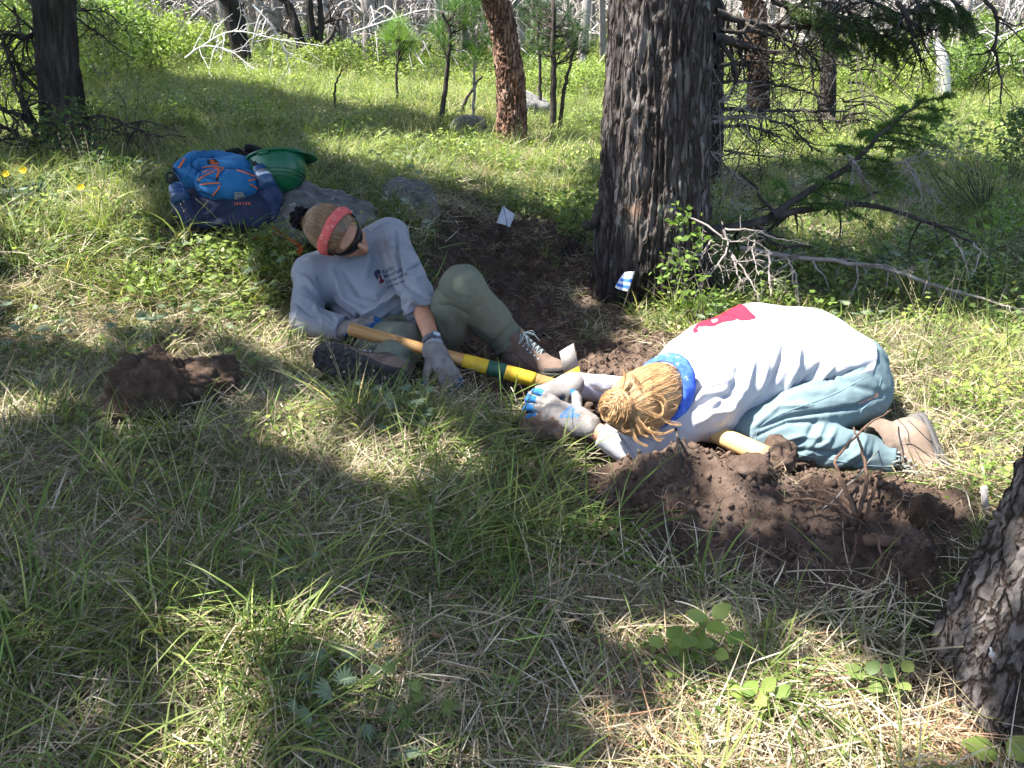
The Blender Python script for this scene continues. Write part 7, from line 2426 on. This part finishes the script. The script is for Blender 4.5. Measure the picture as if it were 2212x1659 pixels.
def scatter(name, label, P, I, R, Sc):
    me = bpy.data.meshes.new(name)
    me.vertices.add(len(P)); me.vertices.foreach_set('co', np.asarray(P, np.float32).ravel())
    for an, typ, data, key in (('pick', 'INT', I.astype(np.int32), 'value'), ('turn', 'FLOAT_VECTOR', R.astype(np.float32), 'vector'), ('size', 'FLOAT', Sc.astype(np.float32), 'value')):
        at = me.attributes.new(an, typ, 'POINT'); at.data.foreach_set(key, data.ravel())
    o = bpy.data.objects.new(name, me); COL.objects.link(o)
    ng = bpy.data.node_groups.new(name, 'GeometryNodeTree')
    ng.interface.new_socket('Geometry', in_out='INPUT', socket_type='NodeSocketGeometry'); ng.interface.new_socket('Geometry', in_out='OUTPUT', socket_type='NodeSocketGeometry')
    n = ng.nodes; L = ng.links.new
    gi, go = n.new('NodeGroupInput'), n.new('NodeGroupOutput')
    mp = n.new('GeometryNodeMeshToPoints'); L(gi.outputs[0], mp.inputs[0])
    ci = n.new('GeometryNodeCollectionInfo'); ci.inputs[0].default_value = LIB; ci.inputs['Separate Children'].default_value = True; ci.inputs['Reset Children'].default_value = True
    ip = n.new('GeometryNodeInstanceOnPoints'); L(mp.outputs[0], ip.inputs['Points']); L(ci.outputs[0], ip.inputs['Instance']); ip.inputs['Pick Instance'].default_value = True
    def attr(nm, dt):
        a = n.new('GeometryNodeInputNamedAttribute'); a.data_type = dt; a.inputs[0].default_value = nm
        return a.outputs[0]
    L(attr('pick', 'INT'), ip.inputs['Instance Index'])
    L(attr('turn', 'FLOAT_VECTOR'), ip.inputs['Rotation']); L(attr('size', 'FLOAT'), ip.inputs['Scale'])
    L(ip.outputs[0], go.inputs[0])
    md = o.modifiers.new('scatter', 'NODES'); md.node_group = ng
    return tag(o, label, 'grass', kind='stuff')
scatter('meadow_grass', 'green grass, matted straw, herbs and needles covering the forest floor', np.concatenate(PTS['p']), np.concatenate(PTS['i']), np.concatenate(PTS['r']), np.concatenate(PTS['s']))

# crumbs of earth
LIB2 = LIB
cl = []
LIB = bpy.data.collections.new('crumb_library')
for k in range(4):
    v, f = rock_mesh((1, .85, .7), 200 + k, 2, 5, .2, .1)
    o = build('crumb_%d' % k, v, f, M['crumb']); COL.objects.unlink(o); LIB.objects.link(o)
poly = np.array(SOIL[0]); lo, hi = poly.min(0), poly.max(0)
n = 34000
x, y = gr.uniform(lo[0], hi[0], n), gr.uniform(lo[1], hi[1], n)
k = (soil_mask(x, y) > .5)
x, y = x[k], y[k]
zz, _ = ground_h(x, y)
sz = .0022 * np.exp(gr.normal(0, .65, len(x))) * (1 + 0 * x)
sz = np.clip(sz * 1.7, .002, .020)
o = scatter('soil_crumbs', 'loose crumbs of dark earth on the dug ground', np.stack([x, y, zz + sz * .3], -1), gr.integers(0, 4, len(x)), gr.uniform(0, 6.28, (len(x), 3)), sz)
o['category'] = 'soil'
# ------------------------------------------------------------------ single plants
def seedling(name, label, px, py, stems, mat, leaf=.028, cat='plant', lift=.0, leafname='leaf'):
    """stems: list of (dx px, dy px up, leaves); each leaf is a mesh of its own."""
    g = G(px, py); t = to_px(g)[2]
    T = thing(name, label, cat, g)
    rg = np.random.default_rng(int(px + py))
    lm = None
    for dx, dy, nl in stems:
        top = g + IMG_R * dx * t / FPX + np.array([0, -.02, dy * t / FPX / CP])
        path = smooth_path([g - [0, 0, .01], g * .5 + top * .5 + rg.normal(0, .006, 3), top], 10)
        part('stem', *tube(path, np.linspace(.0022, .0010, 10), 6), M['twig_red'], T)
        for k in range(nl):
            s = 1 - .75 * k / max(1, nl)
            i = min(8, int(s * 9)); p = path[i] * .5 + path[min(9, i + 1)] * .5 if k else path[9]
            a = k * 2.4 + rg.uniform(0, .8)
            d = unit([math.cos(a), math.sin(a), rg.uniform(.1, .7)])
            upv = unit(np.array([-.3 * d[0], -.3 * d[1], 1]) + rg.normal(0, .25, 3) + [0, -.45, 0])
            L = leaf * rg.uniform(.75, 1.25)
            R = rot_from(d, upv)
            xs = np.linspace(0, 1, 7); w = .36 * np.sin(np.pi * np.clip(xs, .02, 1) ** .8) ** .8 + .01
            mid = np.stack([xs, 0 * xs, -.18 * xs * xs], -1)
            l = np.stack([xs, w, .10 * w - .18 * xs * xs + .02 * np.sin(9 * xs)], -1); r = np.stack([xs, -w, .10 * w - .18 * xs * xs], -1)
            v = np.concatenate([l, mid, r]) * L
            q = np.array([[j, j + 1, 7 + j + 1, 7 + j] for j in range(6)] + [[7 + j, 7 + j + 1, 14 + j + 1, 14 + j] for j in range(6)])
            tt = rg.uniform(.85, 1.15)
            part(leafname, xf(v, R, p + d * .006), q, mat, T, colors=np.full((21, 3), tt))
    return T
seedling('seedling', 'bright green oval-leaved seedling in the dry grass below the spoil heap', 1480, 1440, [(35, 135, 8), (-55, 85, 6), (75, 75, 5), (5, 80, 6)], M['leaf_bright'], .040)
seedling('seedling', 'yellow-green round-leaved seedling beside the arching grass tuft near the bottom', 1610, 1540, [(-20, 60, 4), (15, 75, 5), (45, 58, 4)], M['leaf_bright'], .034)
seedling('seedling', 'green round-leaved seedling on the reddish needle litter near the scaly trunk', 1890, 1510, [(-40, 75, 5), (30, 85, 6), (15, 50, 4)], M['leaf'], .034)
seedling('seedling', 'single broad green leaf at the lower right corner under the trunk', 2140, 1650, [(10, 40, 2)], M['leaf_bright'], .062)
seedling('seedling', 'small pale-leaved sprig in the straw near the bottom centre', 1090, 1500, [(0, 50, 4), (-30, 30, 3)], M['leaf'], .022)
seedling('seedling', 'little sprig with rounded leaves in the shaded grass left of the heap', 960, 1140, [(0, 40, 4), (20, 25, 3)], M['leaf'], .022)
seedling('seedling', 'leafy sprig hanging beside the reclining shoulder', 590, 610, [(40, 60, 5), (0, 40, 4), (60, 20, 4)], M['leaf_bright'], .030)
seedling('seedling', 'three-leaved sprig in sunny grass below the backpack', 300, 690, [(10, 70, 4), (50, 60, 4), (-30, 40, 3)], M['leaf_bright'], .040)
seedling('seedling', 'broad-leaved dark sprig right under the backpack', 440, 560, [(10, 40, 5), (40, 30, 4), (-40, 30, 4)], M['leaf'], .036)

def bush(name, label, blobs, n, size, mat, seed, stems=8, cat='bush', twig='twig_dark'):
    """blobs: (px, py, t, r): clusters of small lobed leaves on thin stems; rooted below the lowest."""
    rg = np.random.default_rng(seed)
    b0 = max(blobs, key=lambda b: b[1]); p0 = Pt(b0[0], b0[1], b0[2]); root = np.array([p0[0], p0[1], gz(p0[0], p0[1])])
    T = thing(name, label, cat, root)
    LB, TB = Buf(), Buf()
    for px, py, t, r in blobs:
        c = Pt(px, py, t)
        v, f, col = leaf_cloud(n, (r, r, r * .9), size, rg, .1)
        LB.add(v + c, f); LB.c.append(col)
        for k in range(stems):
            e = c + rg.normal(0, r * .5, 3)
            TB.add(*tube(smooth_path([root + rg.normal(0, .02, 3), (root + e) / 2 + rg.normal(0, .04, 3), e], 8), np.linspace(.0022, .0010, 8), 4, False))
    v, f = LB.data(); part('foliage', v, f, mat, T, smooth=False, colors=LB.cols())
    v, f = TB.data(); part('stems', v, f, M[twig], T)
    return T
bush('currant_bush', 'thorny small-leaved bush growing against the charred trunk', [(130, 260, 5.45, .16), (180, 235, 5.45, .12), (200, 290, 5.4, .14), (150, 310, 5.35, .16), (95, 290, 5.4, .14), (210, 340, 5.2, .14)], 110, .016, M['leaf'], 71)
bush('currant_bush', 'small-leaved bush in front of the massive trunk, right side of its foot', [(1470, 470, 3.72, .09), (1500, 520, 3.7, .10), (1440, 590, 3.68, .10), (1500, 640, 3.62, .10), (1475, 560, 3.7, .09), (1545, 660, 3.6, .08)], 42, .017, M['leaf_bright'], 72, 3)
bush('currant_bush', 'dark leafy bush under the bare boughs behind the kneeling person', [(1640, 600, 4.3, .16), (1730, 640, 4.2, .18), (1800, 680, 4.0, .15), (1700, 570, 4.4, .14), (1590, 660, 4.1, .12)], 120, .018, M['leaf'], 73)
bush('currant_bush', 'leafy bush with reddish shoots at the right edge behind the bleached bough', [(2060, 560, 4.6, .16), (2130, 520, 4.7, .18), (2180, 620, 4.4, .18), (2100, 660, 4.2, .16), (2180, 470, 4.9, .16), (2020, 620, 4.4, .12)], 120, .019, M['leaf_bright'], 74)
bush('currant_bush', 'tall airy bush in the shade below the far sandy path on the right', [(2010, 280, 5.6, .16), (2060, 340, 5.5, .2), (2110, 300, 5.7, .16), (2150, 360, 5.5, .16), (1980, 340, 5.6, .12)], 90, .02, M['leaf'], 75)
bush('currant_bush', 'leafy bush in sunny grass at the foot of the massive trunk, left side', [(1245, 455, 4.75, .12), (1270, 430, 4.8, .10), (1225, 480, 4.7, .09)], 90, .017, M['leaf'], 76)
bush('currant_bush', 'small dark-leaved plant just behind the blank white flag', [(1120, 450, 5.6, .08), (1135, 462, 5.6, .07), (1105, 440, 5.65, .06)], 60, .016, M['leaf'], 77)
bush('fir_seedling', 'dark young fir at the right edge below the far shrubs', [(2195, 290, 6.5, .16), (2200, 330, 6.4, .2), (2205, 250, 6.6, .12)], 200, .02, M['needles'], 78, cat='tree', twig='twig_dark')
bush('currant_bush', 'low dark green bush between the charred trunk and the backpack', [(250, 370, 5.0, .14), (310, 400, 4.7, .14), (200, 390, 4.9, .16), (130, 400, 4.8, .16)], 140, .018, M['leaf'], 79)
bush('currant_bush', 'silvery lobed-leaf bush at the left edge in the sun', [(40, 430, 4.3, .12), (90, 420, 4.3, .10), (60, 480, 4.1, .13), (20, 500, 4.1, .12)], 90, .022, M['leaf_blue'], 80)

def flower(label, px, py, t, foot):
    c = Pt(px, py, t); g = G(*foot)
    g = np.array([c[0] + .01, c[1] + .01, gz(c[0], c[1])])
    T = thing('wildflower', label, 'flower', g)
    part('stem', *tube(smooth_path([g, (g + c) / 2 + [.01, 0, 0], c], 8), .0018, 5), M['leaf'], T, colors=np.ones((8 * 5 + 2, 3)))
    for k in range(7):
        a = k * .9
        d = unit(IMG_R * math.cos(a) + IMG_U * math.sin(a) * .7 + IMG_C * .5); w = unit(np.cross(d, IMG_C)) * .009
        L = .024
        part('petal', np.array([c, c + d * L * .5 + w, c + d * L, c + d * L * .5 - w]), np.array([[0, 1, 2, 3]]), M['petal'], T, smooth=False)
    part('flower_head', *tube([c - IMG_C * .004, c + IMG_C * .006], [.007, .005], 8), M['petal'], T)
flower('yellow wildflower at the left edge, the lowest-leaning of the two there', 14, 376, 4.3, (14, 500))
flower('yellow wildflower at the left edge, the taller one above silvery leaves', 52, 368, 4.3, (60, 480))
flower('yellow wildflower alone in the grass between bush and backpack', 176, 405, 4.35, (180, 480))

# a row of pale sandy path far off on the right
pth = [G(1560, 318), G(1700, 330), G(1850, 335), G(2000, 345), G(2212, 358), G(2400, 365)]
B = Buf()
c = smooth_path(pth, 60)
tn = np.gradient(c, axis=0); nn = np.stack([-tn[:, 1], tn[:, 0]], -1); nn /= np.linalg.norm(nn, axis=1)[:, None]
rows = []
for s in np.linspace(-1, 1, 7):
    w = .42 * s * (1 + .25 * vnoise(np.stack([c[:, 0] * 1.5, c[:, 1] * 1.5, 0 * c[:, 0] + s], -1), 4))
    xy = c[:, :2] + nn * w[:, None]
    rows.append(np.c_[xy, ground_smooth(xy[:, 0], xy[:, 1]) + .03 - .022 * abs(s) ** 2])
v = np.concatenate(rows)
q = np.array([[a * 60 + i, a * 60 + i + 1, (a + 1) * 60 + i + 1, (a + 1) * 60 + i] for a in range(6) for i in range(59)])
M['sand'] = surf('sand', [(.3, (.26, .20, .15)), (.7, (.45, .37, .29))], 6, 8, 1, .6, .02, 40, spec=.05)
tag(build('path', v, q, M['sand']), 'pale sandy footpath crossing behind the trunks on the right', kind='structure')
# ------------------------------------------------------------------ crowns overhead: sprays placed along sun rays to shade chosen ground, and their bearer trees
LIT = [  # sunlit ground, by what the photograph shows
    [(0, 400), (200, 345), (330, 390), (380, 520), (560, 540), (640, 620), (650, 740), (780, 800), (650, 850), (520, 770), (300, 745), (150, 790), (0, 760)],
    [(640, 318), (1300, 318), (1290, 470), (1190, 490), (1090, 435), (900, 415), (760, 395)],
    [(1060, 940), (1120, 830), (1240, 770), (1390, 690), (1600, 640), (1900, 690), (2400, 690), (2400, 1100), (2080, 1090), (1700, 1075), (1500, 1030), (1420, 1000), (1220, 1010)],
    [(1630, 470), (1980, 465), (2010, 560), (1720, 570)],
    [(1280, 1560), (1500, 1500), (1760, 1440), (2080, 1490), (2160, 1659), (2000, 1800), (1240, 1800)],
    [(1540, 1250), (1700, 1280), (1660, 1335), (1530, 1315)],
    [(500, 1420), (600, 1440), (620, 1500), (500, 1510)], [(940, 1010), (1080, 1010), (1120, 1050), (980, 1060)], [(720, 870), (900, 885), (880, 925), (720, 915)], [(260, 780), (420, 760), (520, 800), (500, 870), (380, 880)], [(1455, 1290), (1560, 1330), (1560, 1420), (1440, 1420)],
]
SHADE_FAR = [[(150, 180), (330, 175), (480, 195), (720, 235), (1010, 275), (1060, 300), (900, 318), (620, 318), (330, 318), (190, 300)], [(1540, 360), (2400, 372), (2400, 470), (1540, 470)]]
LITP = []
for p, r in ((Pt(700, 470, 3.35), .085), (Pt(862, 770, 3.02), .11), (Pt(660, 585, 3.45), .05), (Pt(1415, 400, 4.0), .28), (Pt(1410, 300, 3.9), .25), (Pt(450, 380, 3.9), .10), (Pt(1420, 150, 3.8), .2), (Pt(1350, 520, 3.85), .12), (Pt(1380, 200, 3.8), .2), (Pt(1000, 600, 3.0), .05)):
    g = p - SUN * (p[2] / SUN[2]); LITP.append((g[0], g[1], r))

def lit(x, y):
    px, py, _ = to_px(np.stack([x, y, ground_smooth(x, y)], -1))
    m = np.zeros(len(x), bool)
    for poly in LIT: m |= poly_dist(px, py, poly) > 6 * vnoise(np.stack([x * 8, y * 8, 0 * x], -1), 77)
    for a, b, r in LITP: m |= (x - a) ** 2 + (y - b) ** 2 < r * r
    far = py < 318
    if far.any():
        s = np.zeros(len(x), bool)
        for poly in SHADE_FAR: s |= in_poly(px, py, poly)
        m |= far & ~s
    m |= (py > 318) & (py < 372) & (px > 1300)
    return m

BEARERS = [  # unseen trees added to carry the shading sprays
    ('fir_tree', 'unseen', (-2.55, .55)), ('fir_tree', 'unseen', (-2.6, 1.45)), ('fir_tree', 'unseen', (-1.1, -1.2)), ('pine_tree', 'unseen', (-6.6, 8.4)), ('fir_tree', 'unseen', (-4.9, 5.4))]
labels = ['fir standing just out of view on the left, nearest the viewer', 'fir out of view on the left, the slightly farther of two', 'unseen fir standing behind the viewer', 'pine out of view beyond the charred trunk', 'fir out of view left of the charred trunk']
TR = []
for (nm, _, (x, y)), lb in zip(BEARERS, labels):
    g = np.array([x, y, gz(x, y)])
    T = thing(nm, lb, 'tree', g)
    v, q = trunk_mesh([g - [0, 0, .2], g + [0.02, 0, 3], g + [.0, .05, 7], g + [0, 0, 11]], [.22, .18, .12, .03], 40, 60, .02, 26, .25, int(abs(x) * 10) + 60, .05)
    part('trunk', v, q, M['bark_fir'], T, colors=ones(v))
    TR.append((T, np.array([x, y]), [], []))
TR.append((FIR, np.array([.62, 4.1]), [], []))

rs = np.random.default_rng(55)
def shade_points(xlo, xhi, ylo, yhi, step, hlo, hhi, n):
    xs, ys = np.meshgrid(np.arange(xlo, xhi, step), np.arange(ylo, yhi, step), indexing='ij')
    x, y = xs.ravel() + rs.uniform(-.5, .5, xs.size) * step, ys.ravel() + rs.uniform(-.5, .5, xs.size) * step
    k = ~lit(x, y)
    x, y = x[k], y[k]
    out = []
    for _ in range(n):
        h = rs.uniform(hlo, hhi, len(x)) 
        g = np.stack([x + rs.normal(0, step * .4, len(x)), y + rs.normal(0, step * .4, len(x)), ground_smooth(x, y)], -1)
        out.append(g + SUN[None] * (h / SUN[2])[:, None])
    return np.concatenate(out)
pts = [shade_points(-3.2, 3.4, .55, 2.6, .085, 3.0, 7.0, 3), shade_points(-3.2, 3.4, 2.6, 3.7, .11, 3.0, 7.0, 3), shade_points(-4.2, 4.2, 3.7, 7.0, .16, 3.0, 7.5, 3), shade_points(-6.5, 1.0, 7.0, 14.5, .30, 4.0, 9.0, 3), shade_points(1.0, 6.5, 7.0, 8.5, .3, 3.0, 6.0, 3)]
sizes = [.12, .17, .22, .38, .34]
holes = lambda p: vnoise(p * np.array([3.1, 3.1, 1.0]), 88) < .62
for P_, sz in zip(pts, sizes):
    base = P_ - SUN[None] * (P_[:, 2:3] / SUN[2])
    dapple = ((vnoise(np.c_[base[:, :2] * 4.2, 0 * base[:, :1]], 91) < .30) & (vnoise(np.c_[base[:, :2] * 10, 0 * base[:, :1]], 93) < .34)) | (base[:, 1] > 2.55)
    P_ = P_[dapple]
    D = np.stack([np.linalg.norm(P_[:, :2] - t[1][None], axis=1) for t in TR], 1)
    own = D.argmin(1)
    for i in range(len(TR)):
        TR[i][2].append(P_[own == i]); TR[i][3].append(np.full((own == i).sum(), sz))
for T, xy, ps, ss in TR:
    if not ps: continue
    P_, Z_ = np.concatenate(ps), np.concatenate(ss)
    if not len(P_): continue
    n = len(P_)
    # needle fans: each a small spray of narrow blades facing mostly up
    m = 11
    a0 = rs.uniform(0, 6.28, n)
    V, F4 = [], []
    tilt = rs.normal(0, .35, (n, 2))
    for k in range(m):
        a = a0 + (k - m / 2) * .26
        d = np.stack([np.cos(a), np.sin(a), tilt[:, 0] * np.cos(a) + tilt[:, 1] * np.sin(a)], -1)
        w = np.stack([-np.sin(a), np.cos(a), 0 * a], -1)
        L = (Z_ * rs.uniform(.7, 1.15, n))[:, None]; wd = L * .12
        o = P_ - np.stack([np.cos(a0), np.sin(a0), 0 * a0], -1) * L * .5
        V.append(np.stack([o, o + d * L * .6 + w * wd, o + d * L, o + d * L * .6 - w * wd], 1))
    V = np.stack(V, 1).reshape(-1, 3)
    F4 = np.arange(len(V)).reshape(-1, 4)
    part('crown', V, F4, M['needles'], T, smooth=False, colors=np.repeat(rs.uniform(.7, 1.2, (len(V) // 4, 1)) * np.ones((1, 3)), 4, 0))  # crown shaped by the shade mask, not by how the tree grows
    B = Buf()                                               # boughs reaching to the sprays
    for k in rs.choice(n, min(n, 45), replace=False):
        e = P_[k]; s = np.array([xy[0], xy[1], max(.8, e[2] * rs.uniform(.75, .95))])
        B.add(*tube(smooth_path([s, (s + e) / 2 + [0, 0, .12], e], 8), np.linspace(.016, .004, 8), 5, False))
    v, f = B.data(); part('boughs', v, f, M['twig_dark'], T)
